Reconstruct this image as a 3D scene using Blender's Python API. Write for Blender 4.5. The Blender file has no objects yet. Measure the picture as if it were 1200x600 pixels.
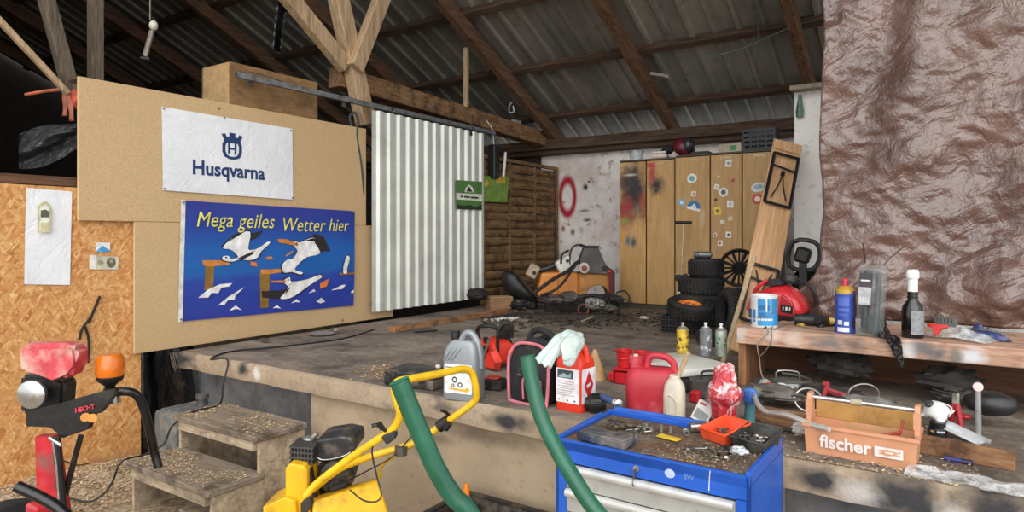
import bpy, bmesh, math, random
from mathutils import Vector, Matrix, Euler, noise as mnoise
random.seed(7)
PI = math.pi
SC = bpy.context.scene
COL = SC.collection
V = Vector
# ------------------------------------------------------------------ camera
FPX, HOR, CX, EYE = 770.0, 276.0, 600.0, 1.6
YAW = math.atan2(510, 770)
RV = V((math.cos(YAW), math.sin(YAW), 0)); FV = V((-math.sin(YAW), math.cos(YAW), 0)); ZV = V((0, 0, 1)); CO = V((0, 0, EYE))
def ray(u, v): return FV + RV * ((u - CX) / FPX) + ZV * ((HOR - v) / FPX)
def pt(u, v, t): return CO + ray(u, v) * t
def pz(u, v, z): d = ray(u, v); return CO + d * ((z - EYE) / d.z)
def py(u, v, y): d = ray(u, v); return CO + d * (y / d.y)
def px(u, v, x): d = ray(u, v); return CO + d * (x / d.x)
cam = bpy.data.cameras.new('camera'); cam.sensor_width = 36; cam.lens = FPX / 1200 * 36; cam.shift_y = -(300 - HOR) / 1200
cam.clip_start = .05; cam.clip_end = 200
co = bpy.data.objects.new('camera', cam); COL.objects.link(co); co.location = CO; co.rotation_euler = (PI / 2, 0, YAW); SC.camera = co
SC.view_settings.view_transform = 'Standard'; SC.view_settings.look = 'None'; SC.view_settings.gamma = 1
SC.view_settings.use_curve_mapping = False
# ------------------------------------------------------------------ mesh builder
def catmull(pts, k=6, closed=False):
    pts = [V(p) for p in pts]; n = len(pts)
    if n < 3: return pts
    out = []
    rng = n if closed else n - 1
    for i in range(rng):
        p1, p2 = pts[i], pts[(i + 1) % n]
        p0 = pts[i - 1] if (i > 0 or closed) else p1 * 2 - p2
        p3 = pts[(i + 2) % n] if (i + 2 < n or closed) else p2 * 2 - p1
        for j in range(k):
            t = j / k
            out.append(.5 * ((2 * p1) + (p2 - p0) * t + (2 * p0 - 5 * p1 + 4 * p2 - p3) * t * t + (3 * p1 - p0 - 3 * p2 + p3) * t ** 3))
    if not closed: out.append(pts[-1])
    return out
class MB:
    def __init__(s, M=None): s.bm = bmesh.new(); s.M = M or Matrix()
    def _v(s, c): return s.bm.verts.new(s.M @ V(c))
    def face(s, vs, mi=0):
        try: f = s.bm.faces.new(vs); f.material_index = mi; return f
        except ValueError: return None
    def poly(s, pts, mi=0): return s.face([s._v(p) for p in pts], mi)
    def box(s, c, d, rot=(0, 0, 0), bev=0, seg=1, taper=1, mi=0):
        m = Matrix.Translation(V(c)) @ Euler(rot).to_matrix().to_4x4()
        vs = []
        for z in (-.5, .5):
            k = taper if z > 0 else 1
            for x, y in ((-.5, -.5), (.5, -.5), (.5, .5), (-.5, .5)): vs.append(s._v(m @ V((x * d[0] * k, y * d[1] * k, z * d[2]))))
        fs = [s.face([vs[i] for i in q], mi) for q in ((3, 2, 1, 0), (4, 5, 6, 7), (0, 1, 5, 4), (1, 2, 6, 5), (2, 3, 7, 6), (3, 0, 4, 7))]
        if bev:
            es = list({e for f in fs for e in f.edges})
            r = bmesh.ops.bevel(s.bm, geom=es, offset=bev, segments=seg, affect='EDGES', clamp_overlap=True, profile=.5)
            for f in r['faces']: f.material_index = mi
        return s
    def ring(s, c, a, b, r, n, rb=None):
        rb = rb if rb is not None else r
        return [s._v(V(c) + a * (r * math.cos(2 * PI * i / n)) + b * (rb * math.sin(2 * PI * i / n))) for i in range(n)]
    def bridge(s, r0, r1, mi=0):
        n = len(r0)
        for i in range(n): s.face([r0[i], r0[(i + 1) % n], r1[(i + 1) % n], r1[i]], mi)
    def cyl(s, p0, p1, r0, r1=None, n=16, cap=True, mi=0):
        p0, p1 = V(p0), V(p1); r1 = r0 if r1 is None else r1
        d = (p1 - p0).normalized(); a = d.orthogonal().normalized(); b = d.cross(a)
        A, B = s.ring(p0, a, b, r0, n), s.ring(p1, a, b, r1, n); s.bridge(A, B, mi)
        if cap: s.face(A[::-1], mi); s.face(B, mi)
        return s
    def tube(s, pts, r, n=8, k=6, closed=False, cap=True, smooth=True, mi=0):
        P = catmull(pts, k, closed) if smooth else [V(p) for p in pts]
        m = len(P); a = None; rings = []
        for i, p in enumerate(P):
            q0 = P[i - 1] if (i > 0 or closed) else p; q1 = P[(i + 1) % m] if (i < m - 1 or closed) else p
            d = (q1 - q0)
            if d.length < 1e-9: d = V((0, 0, 1))
            d.normalize()
            a = d.orthogonal().normalized() if a is None else (a - d * a.dot(d))
            if a.length < 1e-6: a = d.orthogonal()
            a = a.normalized(); b = d.cross(a)
            rr = r(i / (m - 1)) if callable(r) else r
            rings.append(s.ring(p, a, b, rr, n))
        for i in range(m - 1): s.bridge(rings[i], rings[i + 1], mi)
        if closed: s.bridge(rings[-1], rings[0], mi)
        elif cap: s.face(rings[0][::-1], mi); s.face(rings[-1], mi)
        return s
    def lathe(s, prof, c=(0, 0, 0), axis=(0, 0, 1), n=24, mi=0):
        d = V(axis).normalized(); a = d.orthogonal().normalized(); b = d.cross(a); last = None
        for r, z in prof:
            cc = V(c) + d * z
            cur = [s._v(cc)] if r < 1e-5 else s.ring(cc, a, b, r, n)
            if last is not None:
                if len(last) == 1 and len(cur) > 1:
                    for i in range(n): s.face([last[0], cur[(i + 1) % n], cur[i]], mi)
                elif len(cur) == 1 and len(last) > 1:
                    for i in range(n): s.face([last[i], last[(i + 1) % n], cur[0]], mi)
                elif len(cur) > 1: s.bridge(last, cur, mi)
            last = cur
        return s
    def prism(s, poly, z0, z1, F=None, bev=0, mi=0):
        F = F or Matrix()
        A = [s._v(F @ V((x, y, z0))) for x, y in poly]; B = [s._v(F @ V((x, y, z1))) for x, y in poly]
        fs = [s.face(A[::-1], mi), s.face(B, mi)]
        n = len(poly)
        for i in range(n): fs.append(s.face([A[i], A[(i + 1) % n], B[(i + 1) % n], B[i]], mi))
        if bev:
            es = list({e for f in fs if f for e in f.edges})
            bmesh.ops.bevel(s.bm, geom=es, offset=bev, segments=2, affect='EDGES', clamp_overlap=True, profile=.5)
        return s
    def loft(s, rings, cap=True, mi=0):
        R = [[s._v(p) for p in r] for r in rings]
        for i in range(len(R) - 1): s.bridge(R[i], R[i + 1], mi)
        if cap: s.face(R[0][::-1], mi); s.face(R[-1], mi)
        return s
    def grid(s, nu, nv, fn, mi=0):
        g = [[s._v(fn(i / nu, j / nv)) for j in range(nv + 1)] for i in range(nu + 1)]
        for i in range(nu):
            for j in range(nv): s.face([g[i][j], g[i + 1][j], g[i + 1][j + 1], g[i][j + 1]], mi)
        return s
    def sphere(s, c, r, sc=(1, 1, 1), n=16, m=10, rot=(0, 0, 0), f=None):
        R = Euler(rot).to_matrix(); prev = None
        for j in range(m + 1):
            th = PI * j / m; cur = []
            for i in range(n if 0 < j < m else 1):
                ph = 2 * PI * i / n
                q = V((math.sin(th) * math.cos(ph), math.sin(th) * math.sin(ph), math.cos(th)))
                k = f(q) if f else 1
                q = V((q.x * sc[0], q.y * sc[1], q.z * sc[2])) * (r * k)
                cur.append(s._v(V(c) + R @ q))
            if prev:
                if len(prev) == 1:
                    for i in range(n): s.face([prev[0], cur[i], cur[(i + 1) % n]])
                elif len(cur) == 1:
                    for i in range(n): s.face([prev[(i + 1) % n], prev[i], cur[0]])
                else:
                    for i in range(n): s.face([prev[(i + 1) % n], prev[i], cur[i], cur[(i + 1) % n]])
            prev = cur
        return s
    def text(s, body, size, F, depth=.001, bold=0, shear=0, align='CENTER', sx=1, space=1, mi=0):
        n0 = len(s.bm.faces)
        cu = bpy.data.curves.new('tmp', 'FONT'); cu.body = body; cu.size = size; cu.extrude = depth; cu.offset = bold; cu.shear = shear
        cu.align_x = align; cu.align_y = 'CENTER'; cu.resolution_u = 3; cu.space_character = space
        o = bpy.data.objects.new('tmp', cu); COL.objects.link(o)
        dg = bpy.context.evaluated_depsgraph_get()
        me = bpy.data.meshes.new_from_object(o.evaluated_get(dg))
        me.transform(s.M @ F @ Matrix.Diagonal((sx, 1, 1, 1)))
        s.bm.from_mesh(me); s.bm.faces.ensure_lookup_table()
        for i in range(n0, len(s.bm.faces)): s.bm.faces[i].material_index = mi
        bpy.data.objects.remove(o); bpy.data.curves.remove(cu); bpy.data.meshes.remove(me)
        return s
    def build(s, name, mat, parent=None, world=False, ang=35, solid=0, sub=0, recalc=True):
        bm = s.bm
        if world and parent is not None: bm.transform(wm(parent).inverted())
        if recalc: bmesh.ops.recalc_face_normals(bm, faces=bm.faces[:])
        loc = V((0, 0, 0))
        if parent is None and bm.verts:
            xs = [v.co for v in bm.verts]
            loc = V(((min(p.x for p in xs) + max(p.x for p in xs)) / 2, (min(p.y for p in xs) + max(p.y for p in xs)) / 2, min(p.z for p in xs)))
            bm.transform(Matrix.Translation(-loc))
        me = bpy.data.meshes.new(name); bm.to_mesh(me); bm.free()
        for m_ in (mat if isinstance(mat, (list, tuple)) else [mat]): me.materials.append(m_)
        if ang:
            me.polygons.foreach_set('use_smooth', [True] * len(me.polygons)); me.set_sharp_from_angle(angle=math.radians(ang))
        o = bpy.data.objects.new(name, me); COL.objects.link(o); o.location = loc
        if parent is not None: o.parent = parent
        if solid: md = o.modifiers.new('solid', 'SOLIDIFY'); md.thickness = solid; md.offset = 0
        if sub: md = o.modifiers.new('sub', 'SUBSURF'); md.levels = md.render_levels = sub
        return o
def wm(o):
    m = o.matrix_basis.copy()
    while o.parent: o = o.parent; m = o.matrix_basis @ m
    return m
def tag(o, label=None, cat=None, group=None, kind=None):
    if label: o['label'] = label
    if cat: o['category'] = cat
    if group: o['group'] = group
    if kind: o['kind'] = kind
    return o
def thing(name, label, cat, loc=(0, 0, 0), rz=0, group=None, rot=None):
    o = bpy.data.objects.new(name, None); COL.objects.link(o); o.location = loc; o.rotation_euler = rot or (0, 0, rz); o.empty_display_size = .1
    return tag(o, label, cat, group)
def struct(o): o['kind'] = 'structure'; return o
def copy_tree(o, parent=None):
    c = o.copy(); COL.objects.link(c)
    if parent: c.parent = parent
    for ch in [x for x in COL.objects if x.parent == o]: copy_tree(ch, c)
    return c
def frame(o, ax, ay):
    ax, ay = V(ax).normalized(), V(ay).normalized(); az = ax.cross(ay)
    return Matrix(((ax.x, ay.x, az.x, o[0]), (ax.y, ay.y, az.y, o[1]), (ax.z, ay.z, az.z, o[2]), (0, 0, 0, 1)))
def FX(x, y, z): return frame((x, y, z), (0, 1, 0), (0, 0, 1))      # plate that faces +X
def FY(x, y, z): return frame((x, y, z), (1, 0, 0), (0, 0, 1))      # plate that faces -Y
def circ(r, n=20, rb=None, c=(0, 0), a0=0, a1=2 * PI, end=False):
    k = n if not end else n - 1
    return [(c[0] + r * math.cos(a0 + (a1 - a0) * i / k), c[1] + (rb or r) * math.sin(a0 + (a1 - a0) * i / k)) for i in range(n)]
def rrect(w, h, r, n=5, c=(0, 0)):
    out = []
    for cx, cy, a in ((w / 2 - r, h / 2 - r, 0), (-w / 2 + r, h / 2 - r, PI / 2), (-w / 2 + r, -h / 2 + r, PI), (w / 2 - r, -h / 2 + r, 1.5 * PI)):
        out += [(c[0] + cx + r * math.cos(a + PI / 2 * i / n), c[1] + cy + r * math.sin(a + PI / 2 * i / n)) for i in range(n + 1)]
    return out
def nz(p, sc=1, seed=0): return mnoise.noise(V(p) * sc + V((seed * 7.3, seed * 3.1, seed * 5.7)))
# ------------------------------------------------------------------ materials
def lin(c): return tuple((x / 12.92 if x <= .04045 else ((x + .055) / 1.055) ** 2.4) for x in c[:3]) + (1,)
def hexc(h): return tuple(int(h[i:i + 2], 16) / 255 for i in (0, 2, 4))
MC = {}
class NT:
    def __init__(s, name, world=False):
        s.m = bpy.data.materials.new(name); s.m.use_nodes = True; s.t = s.m.node_tree; s.n = s.t.nodes
        s.b = s.n['Principled BSDF']; s.tc = s.n.new('ShaderNodeTexCoord'); s.co = s.n.new('ShaderNodeNewGeometry').outputs['Position'] if world else s.tc.outputs['Object']
    def link(s, a, b): s.t.links.new(a, b)
    def mapping(s, scale=(1, 1, 1), rot=(0, 0, 0), loc=(0, 0, 0), src=None):
        n = s.n.new('ShaderNodeMapping'); n.inputs['Scale'].default_value = scale; n.inputs['Rotation'].default_value = rot; n.inputs['Location'].default_value = loc
        s.link(src or s.co, n.inputs['Vector']); return n.outputs['Vector']
    def noise(s, scale, detail=4, rough=.55, src=None, dist=0):
        n = s.n.new('ShaderNodeTexNoise'); n.inputs['Scale'].default_value = scale; n.inputs['Detail'].default_value = detail; n.inputs['Roughness'].default_value = rough
        n.inputs['Distortion'].default_value = dist; s.link(src or s.co, n.inputs['Vector']); return n.outputs['Fac']
    def vor(s, scale, src=None, out='Color', feature='F1', rnd=1):
        n = s.n.new('ShaderNodeTexVoronoi'); n.feature = feature; n.inputs['Scale'].default_value = scale; n.inputs['Randomness'].default_value = rnd
        s.link(src or s.co, n.inputs['Vector']); return n.outputs[out]
    def ramp(s, fac, stops, interp='LINEAR'):
        n = s.n.new('ShaderNodeValToRGB'); e = n.color_ramp; e.interpolation = interp
        while len(e.elements) < len(stops): e.elements.new(1)
        for el, (p, c) in zip(e.elements, stops): el.position = p; el.color = lin(c) if not isinstance(c, (int, float)) else (c, c, c, 1)
        s.link(fac, n.inputs['Fac']); return n.outputs['Color']
    def mix(s, fac, a, b, mode='MIX'):
        n = s.n.new('ShaderNodeMix'); n.data_type = 'RGBA'; n.blend_type = mode; ins = n.inputs
        for k, val in ((0, fac), (6, a), (7, b)):
            if isinstance(val, (int, float)): ins[k].default_value = val if k == 0 else (val, val, val, 1)
            elif isinstance(val, tuple): ins[k].default_value = lin(val)
            else: s.link(val, ins[k])
        return n.outputs[2]
    def math(s, op, a, b=0, clamp=False):
        n = s.n.new('ShaderNodeMath'); n.operation = op; n.use_clamp = clamp
        for k, val in ((0, a), (1, b)):
            if isinstance(val, (int, float)): n.inputs[k].default_value = val
            else: s.link(val, n.inputs[k])
        return n.outputs[0]
    def bump(s, h, strength=.3, dist=.01):
        n = s.n.new('ShaderNodeBump'); n.inputs['Strength'].default_value = strength; n.inputs['Distance'].default_value = dist
        s.link(h, n.inputs['Height']); s.link(n.outputs['Normal'], s.b.inputs['Normal'])
    def spot(s, c, r, soft=.3, inner=0, sq=None, wob=0):
        """0..1 mask of a painted blot: ellipse about c with radii r (object coordinates)"""
        src = s.co
        m = s.n.new('ShaderNodeVectorMath'); m.operation = 'SUBTRACT'; s.link(src, m.inputs[0]); m.inputs[1].default_value = c
        d = s.n.new('ShaderNodeVectorMath'); d.operation = 'DIVIDE'; s.link(m.outputs[0], d.inputs[0]); d.inputs[1].default_value = r
        l = s.n.new('ShaderNodeVectorMath'); l.operation = 'LENGTH'; s.link(d.outputs[0], l.inputs[0]); val = l.outputs['Value']
        if wob: val = s.math('ADD', val, s.math('MULTIPLY', s.math('SUBTRACT', s.noise(wob, 3), .5), 1.2))
        if inner: val = s.math('ABSOLUTE', s.math('SUBTRACT', val, 1)); val = s.math('DIVIDE', val, inner)
        return s.ramp(val, [(max(0, 1 - soft), 1), (1, 0)])
    def out(s, col=None, rough=.6, metal=0, spec=.5):
        if col is not None:
            if isinstance(col, tuple): s.b.inputs['Base Color'].default_value = lin(col)
            else: s.link(col, s.b.inputs['Base Color'])
        if isinstance(rough, (int, float)): s.b.inputs['Roughness'].default_value = rough
        else: s.link(rough, s.b.inputs['Roughness'])
        s.b.inputs['Metallic'].default_value = metal; s.b.inputs['Specular IOR Level'].default_value = spec
        return s.m
def M(h, rough=.5, metal=0, var=.12, vs=14, dirt=None, da=.35, ds=9, bump=0, bs=60, spec=.5, coat=0):
    """plain painted / plastic / metal surface with mottling and soiling; h is an sRGB hex"""
    key = (h, rough, metal, var, vs, dirt, da, ds, bump, bs, spec, coat)
    if key in MC: return MC[key]
    s = NT('surface_' + h); c = hexc(h)
    n1 = s.noise(vs, 4)
    lo = tuple(max(0, x * (1 - var)) for x in c); hi = tuple(min(1, x * (1 + var)) for x in c)
    col = s.ramp(n1, [(.3, lo), (.7, hi)])
    if dirt:
        n2 = s.noise(ds, 6, .65)
        col = s.mix(s.ramp(n2, [(1 - da - .12, 0), (1 - da + .12, 1)]), col, hexc(dirt))
    if bump: s.bump(s.noise(bs, 4), bump, .004)
    MC[key] = s.out(col, s.ramp(s.noise(vs * 2, 3), [(.2, max(.04, rough - .12)), (.8, min(1, rough + .12))]), metal, spec)
    if coat: s.b.inputs['Coat Weight'].default_value = coat
    return MC[key]
def WOOD(name, dark, light, axis=0, sc=6, rough=.75, grey=None, bump=.25, stretch=14, dirt=None):
    if name in MC: return MC[name]
    s = NT(name); scl = [sc] * 3; scl[axis] = sc / stretch
    v = s.mapping(tuple(scl))
    n1 = s.noise(4, 6, .6, v, 1.2); n2 = s.noise(18, 3, .6, v)
    col = s.ramp(s.math('ADD', s.math('MULTIPLY', n1, .7), s.math('MULTIPLY', n2, .3)), [(.35, hexc(dark)), (.62, hexc(light))])
    if grey: col = s.mix(s.ramp(s.noise(2.2, 5), [(.4, 0), (.65, .8)]), col, hexc(grey))
    if dirt: col = s.mix(s.ramp(s.noise(5, 7, .7), [(.5, 0), (.66, .9)]), col, hexc(dirt))
    s.bump(n1, bump, .006)
    MC[name] = s.out(col, rough, 0, .25); return MC[name]
def CLEAR(name, tint=(.95, .97, .97), rough=.12, alpha=.28, whites=.5, sc=14):
    """thin clear film or plastic: mostly see-through with glossy wrinkles"""
    if name in MC: return MC[name]
    s = NT(name); n = s.noise(sc, 5, .65, None, .6)
    s.bump(n, .9, .012)
    s.link(s.ramp(n, [(.35, alpha * .5), (.7, min(1, alpha + whites))]), s.b.inputs['Alpha'])
    MC[name] = s.out(tint, rough, 0, .8); return MC[name]
# ------------------------------------------------------------------ light: overcast daylight through the open front of the shed
w = bpy.data.worlds.new('overcast'); SC.world = w; w.use_nodes = True
bg = w.node_tree.nodes['Background']; bg.inputs['Color'].default_value = (.93, .97, 1, 1); bg.inputs['Strength'].default_value = 1.15
sun = bpy.data.lights.new('daylight', 'SUN'); sun.energy = 2.2; sun.angle = math.radians(75); sun.color = (1, .97, .93)
so = bpy.data.objects.new('daylight', sun); COL.objects.link(so); so.rotation_euler = V((-.42, .74, -.52)).to_track_quat('-Z', 'Y').to_euler()
SC.view_settings.exposure = .35
# ------------------------------------------------------------------ setting materials
s = NT('sawdust_ground')
n1 = s.noise(2.2, 6, .6); n2 = s.noise(55, 4, .7, s.mapping((1, .45, 1)))
c = s.mix(s.ramp(n1, [(.35, 0), (.65, 1)]), hexc('7d6a55'), hexc('a8937a'))
c = s.mix(s.ramp(n2, [(.45, 0), (.62, .8)]), c, hexc('d0bb9c'))
s.bump(n2, .8, .012); GROUND = s.out(c, .95, 0, .2)
s = NT('concrete_stage_top', True)
n1 = s.noise(1.1, 7, .62, s.mapping((1, 2.2, 1)), .6); n2 = s.noise(26, 5, .7)
c = s.ramp(n1, [(.3, hexc('4f4740')), (.5, hexc('6f645a')), (.7, hexc('877b6f'))])
c = s.mix(s.ramp(n2, [(.5, 0), (.75, .5)]), c, hexc('b3a595'))
c = s.mix(s.ramp(s.noise(3.1, 5, .6), [(.5, 0), (.68, .75)]), c, hexc('38322d'))
s.bump(n2, .35, .006); STOP = s.out(c, s.ramp(n1, [(.3, .45), (.7, .85)]), 0, .35)
s = NT('concrete_stage_edge', True)
n1 = s.noise(1.6, 6, .6); n2 = s.noise(30, 5, .7)
c = s.ramp(n1, [(.3, hexc('8a7865')), (.6, hexc('b3a088'))])
c = s.mix(s.ramp(n2, [(.5, 0), (.7, .55)]), c, hexc('7d6e5f'))
c = s.mix(s.ramp(s.noise(3.5, 5, .6, s.mapping((1, 1, 2))), [(.56, 0), (.68, .8)]), c, hexc('5b5651'))
for p, r in (((-1.78, 2.66, .69), (.16, .3, .07)), ((-3.93, 2.66, .7), (.07, .3, .06)), ((-.14, 2.66, .68), (.2, .3, .12)), ((.14, 2.66, .69), (.16, .3, .12)), ((-.4, 2.66, .69), (.1, .3, .07)), ((-.62, 2.66, .66), (.1, .3, .05)), ((-4.66, 2.66, .7), (.2, .4, .1))):
    c = s.mix(s.spot(p, r, .7, wob=9), c, hexc('3d3c3d'))
c = s.mix(s.spot((-3.77, 2.66, .69), (.05, .3, .05), .6, wob=12), c, hexc('d5d0c9'))
for p, r in (((-.27, 2.66, .67), (.1, .3, .06)), ((.02, 2.66, .66), (.07, .3, .06)), ((.3, 2.66, .68), (.12, .3, .07)), ((-1.3, 2.66, .7), (.12, .3, .04))): c = s.mix(s.math('MULTIPLY', s.spot(p, r, .8, wob=11), .7), c, hexc('cfcac2'))
s.bump(n2, .6, .01); SEDGE = s.out(c, .85, 0, .25)
s = NT('plastered_stage_wall', True)
n1 = s.noise(1.3, 6, .6); n2 = s.noise(20, 5, .7)
c = s.ramp(n1, [(.3, hexc('93826c')), (.65, hexc('b5a186'))])
c = s.mix(s.ramp(n2, [(.58, 0), (.66, .6)]), c, hexc('837563'))
c = s.mix(s.ramp(s.noise(3, 6, .65), [(.5, 0), (.7, .5)]), c, hexc('7d6d5a'))
for p, r in (((-2.42, 2.75, .42), (.1, .3, .06)), ((-2.0, 2.75, .56), (.35, .3, .05)), ((-2.3, 2.75, .5), (.15, .3, .04))): c = s.mix(s.math('MULTIPLY', s.spot(p, r, .8, wob=8), .6), c, hexc('5f564c'))
s.bump(n2, .4, .008); SWALL = s.out(c, .9, 0, .2)
s = NT('grey_cement_wall', True)
n1 = s.noise(2.4, 6, .65); n2 = s.noise(24, 5, .7)
c = s.ramp(n1, [(.3, hexc('56585a')), (.5, hexc('77787a')), (.68, hexc('9a968f'))]); c = s.mix(s.ramp(n2, [(.55, 0), (.7, .5)]), c, hexc('4a4846'))
s.bump(n2, .4, .01); GWALL = s.out(c, .9, 0, .2)
s = NT('peeling_whitewash', True)
n1 = s.noise(2.3, 7, .62); n2 = s.noise(9, 6, .68)
c = s.ramp(n1, [(.32, hexc('c9bfb9')), (.5, hexc('e0dad5')), (.68, hexc('efebe6'))])
c = s.mix(s.ramp(n2, [(.57, 0), (.64, .75)]), c, hexc('8e7d72'))
c = s.mix(s.ramp(s.noise(1.7, 4), [(.52, 0), (.66, .35)]), c, hexc('c7a39c'))
RED = 'a82a38'
WY = 8.5
def wp(u, v): p = py(u, v, WY); return (p.x, WY, p.z)
c = s.mix(s.spot(wp(665, 231), (.12, .6, .25), .75, .42), c, hexc(RED))
for u_, v_, a_, b_, h_ in ((686, 219, .05, .06, '3a2323'), (690, 213, .03, .03, '5c3030'), (660, 268, .04, .07, 'a07a6e'), (671, 272, .05, .06, '8a6a58'), (658, 283, .03, .04, 'a98a7c'), (684, 247, .11, .03, '8d8580'), (688, 258, .1, .03, '746c68')):
    c = s.mix(s.spot(wp(u_, v_), (a_, .6, b_), .7, wob=9), c, hexc(h_))
s.bump(n2, .6, .015); WWALL = s.out(c, .9, 0, .2)
s = NT('white_pillar_plaster', True)
n2 = s.noise(11, 6, .65)
c = s.mix(s.ramp(n2, [(.55, 0), (.7, .7)]), hexc('eeebe6'), hexc('b5aea5')); c = s.mix(s.ramp(s.noise(3, 5), [(.58, 0), (.75, .4)]), c, hexc('a39e98'))
s.bump(n2, .5, .012); PILLAR = s.out(c, .9, 0, .2)
s = NT('trapezoid_roof_sheet')
n1 = s.noise(1.4, 5, .6, s.mapping((2, .5, .5)))
c = s.ramp(n1, [(.3, hexc('6d6a65')), (.65, hexc('989489'))]); c = s.mix(s.ramp(s.noise(7, 6, .7), [(.55, 0), (.72, .6)]), c, hexc('4b443d'))
ROOF = s.out(c, .42, .25, .5)
BEAM = WOOD('dark_old_timber', '402d20', '775843', 1, 5, .8, None, .4)
BEAMX = WOOD('dark_old_timber_across', '2f241c', '5d4a3c', 0, 5, .8, None, .4)
BROWNB = WOOD('brown_beam_timber', '5b4330', '987553', 1, 6, .8, None, .5, 10, '3a2a1e')
PALE = WOOD('pale_sawn_timber', '8b7257', 'c2a684', 2, 7, .8, None, .35, 12)
GREYW = WOOD('weathered_post', '3f382f', '756858', 2, 7, .85, None, .35, 12)
# ------------------------------------------------------------------ floor, stage, walls
struct(MB().box((-5, 1, -.05), (22, 20, .1)).build('floor', GROUND, ang=0))
SX0, SX1, SY, SZ = -4.7, 1.9, 2.66, .75
mb = MB(); nx = 90
def edge(x, k): return SY + .012 * nz((x, k, 0), 3) + .006 * nz((x, k, 0), 14)
def prof(x):
    e = edge(x, 0)
    return [(x, 8.6, SZ), (x, e + .03, SZ), (x, e + .004, SZ - .012 + .006 * nz((x, 3, 0), 8)), (x, e, SZ - .06), (x, e + .012, SZ - .118 - .008 * nz((x, 1, 0), 5)), (x, e + .5, SZ - .12), (x, 8.6, SZ - .12)]
R = [[mb._v(p) for p in prof(SX0 + (SX1 - SX0) * i / nx)] for i in range(nx + 1)]
for a, b in zip(R, R[1:]):
    for k in range(6): mb.face([a[k], b[k], b[k + 1], a[k + 1]], 0 if k < 1 else 1)
mb.face(R[0][::-1], 1); mb.face(R[-1], 1)
struct(mb.build('floor_stage', [STOP, SEDGE], ang=40))
struct(MB().box((-1.95, 2.845, .315), (2.76, .2, .63)).build('wall_stage_front', SWALL, ang=0))
struct(MB().box((-1.55, 3.08, .315), (6.9, .25, .63)).build('wall_stage_recess', GWALL, ang=0))
struct(MB().box((-1.2, WY + .12, 1.4), (7.8, .24, 2.8)).build('wall_back', WWALL, ang=0))
struct(MB().box((-9.7, WY + .12, 1.4), (9.2, .24, 2.8)).build('wall_back_left', M('332d28', .9), ang=0))
struct(MB().box((-9.65, .95, 3.1), (8.9, .2, 6.6)).build('wall_left_light_block', M('332d28', .9), ang=0))  # unseen wall, added to keep daylight off the left part of the roof
mb = MB(); mb.box((.2, 6.5, 1.82), (2.7, .3, 2.14)); struct(mb.build('wall_right', PILLAR, ang=0))
mb = MB(); mb.box((-1.0, 6.45, 2.91), (.34, .44, .045), bev=.006); struct(mb.build('trim_pillar_cap', M('8f8474', .9, dirt='4b443c'), ang=0))
struct(MB().box((-14.2, 4, 3), (.2, 10, 6.4)).build('wall_left_sky_block', M('39342f', .9), ang=0))  # dark closing wall, added to stop sky light leaking into the hall
mb = MB(); mb.box((-6.2, 8.47, 2.83), (17.6, .3, .09), bev=.01); struct(mb.build('trim_wall_plate', BEAMX, ang=0))
# roof
SL = .465
def rz(y): return 2.98 + SL * (8.4 - y)
Y0, Y1 = 1.2, 9.0
mb = MB(); x = -14.0; pit = .25; A = []
while x < 3.2:
    for dx, dz in ((0, 0), (.14, 0), (.16, -.035), (.2, -.035), (.22, 0)): A.append((x + dx, dz))
    x += pit
lo = [mb._v((a, Y1, rz(Y1) + .2 + b)) for a, b in A]; hi = [mb._v((a, Y0, rz(Y0) + .2 + b)) for a, b in A]
for i in range(len(A) - 1): mb.face([lo[i], lo[i + 1], hi[i + 1], hi[i]])
struct(mb.build('ceiling', ROOF, ang=0, solid=.002))
ra = math.atan(SL)
for x in (-13.4, -11.7, -9.94, -8.2, -6.48, -4.74, -3.0, -1.26, .48):
    ym = (Y0 + 8.5) / 2
    struct(MB().box((x, ym, rz(ym) + .02), (.1, (8.5 - Y0) / math.cos(ra), .17), (-ra, 0, 0), .006).build('roof_rafter_beam', BEAM, ang=0))
for y in (2.1, 3.1, 4.1, 5.1, 6.1, 7.1, 8.05):
    struct(MB().box((-5.4, y, rz(y) + .145), (17.2, .1, .085), (-ra, 0, 0), .005).build('roof_purlin_beam', BEAMX, ang=0))
struct(MB().box((-5.4, 8.3, 2.92), (17.2, .12, .14), bev=.006).build('wall_plate_beam', BEAMX, ang=0))
def timber(a, b, w_, h_, mat, up=(1, 0, 0), bev=.006):
    a, b = V(a), V(b); d = (b - a); L = d.length; d.normalize(); x = V(up); x = (x - d * x.dot(d)).normalized(); y = d.cross(x)
    F = Matrix(((x.x, y.x, d.x, a.x), (x.y, y.y, d.y, a.y), (x.z, y.z, d.z, a.z), (0, 0, 0, 1)))
    m = MB(F); m.box((0, 0, L / 2), (w_, h_, L), bev=bev); return m
struct(timber((-5.02, 4.42, 3.16), (-4.95, 8.35, 3.0), .18, .2, BROWNB).build('tie_beam', BROWNB, ang=0))
def brace(u0, v0, u1, v1, x, k, w_, h_, mat, nm='roof_brace_beam'):
    a, b = px(u1, v1, x), px(u0, v0, x); b = a + (b - a) * k
    return struct(timber(a, b, w_, h_, mat).build(nm, mat, ang=0))
brace(397, 0, 429, 146, -4.85, 1.75, .13, .17, PALE, 'roof_post_column')
brace(341, 0, 405, 78, -4.86, 2.1, .1, .15, PALE)
brace(447, 0, 416, 80, -4.76, 1.75, .1, .15, PALE)
p = px(112, 90, -5.3)
struct(MB().box((-5.3, p.y, 2.85), (.085, .085, 5.7), bev=.006).build('wooden_post_column', GREYW, ang=0))
brace(58, 12, 84, 108, -5.16, 1.6, .08, .09, GREYW)
brace(50, 78, 80, 110, -5.08, 4.5, .05, .035, PALE)
a = px(546, 56, -4.9); b = px(546, 126, -4.9)
struct(timber(a, b, .05, .06, PALE).build('hanging_lath_beam', PALE, ang=0))
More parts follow.
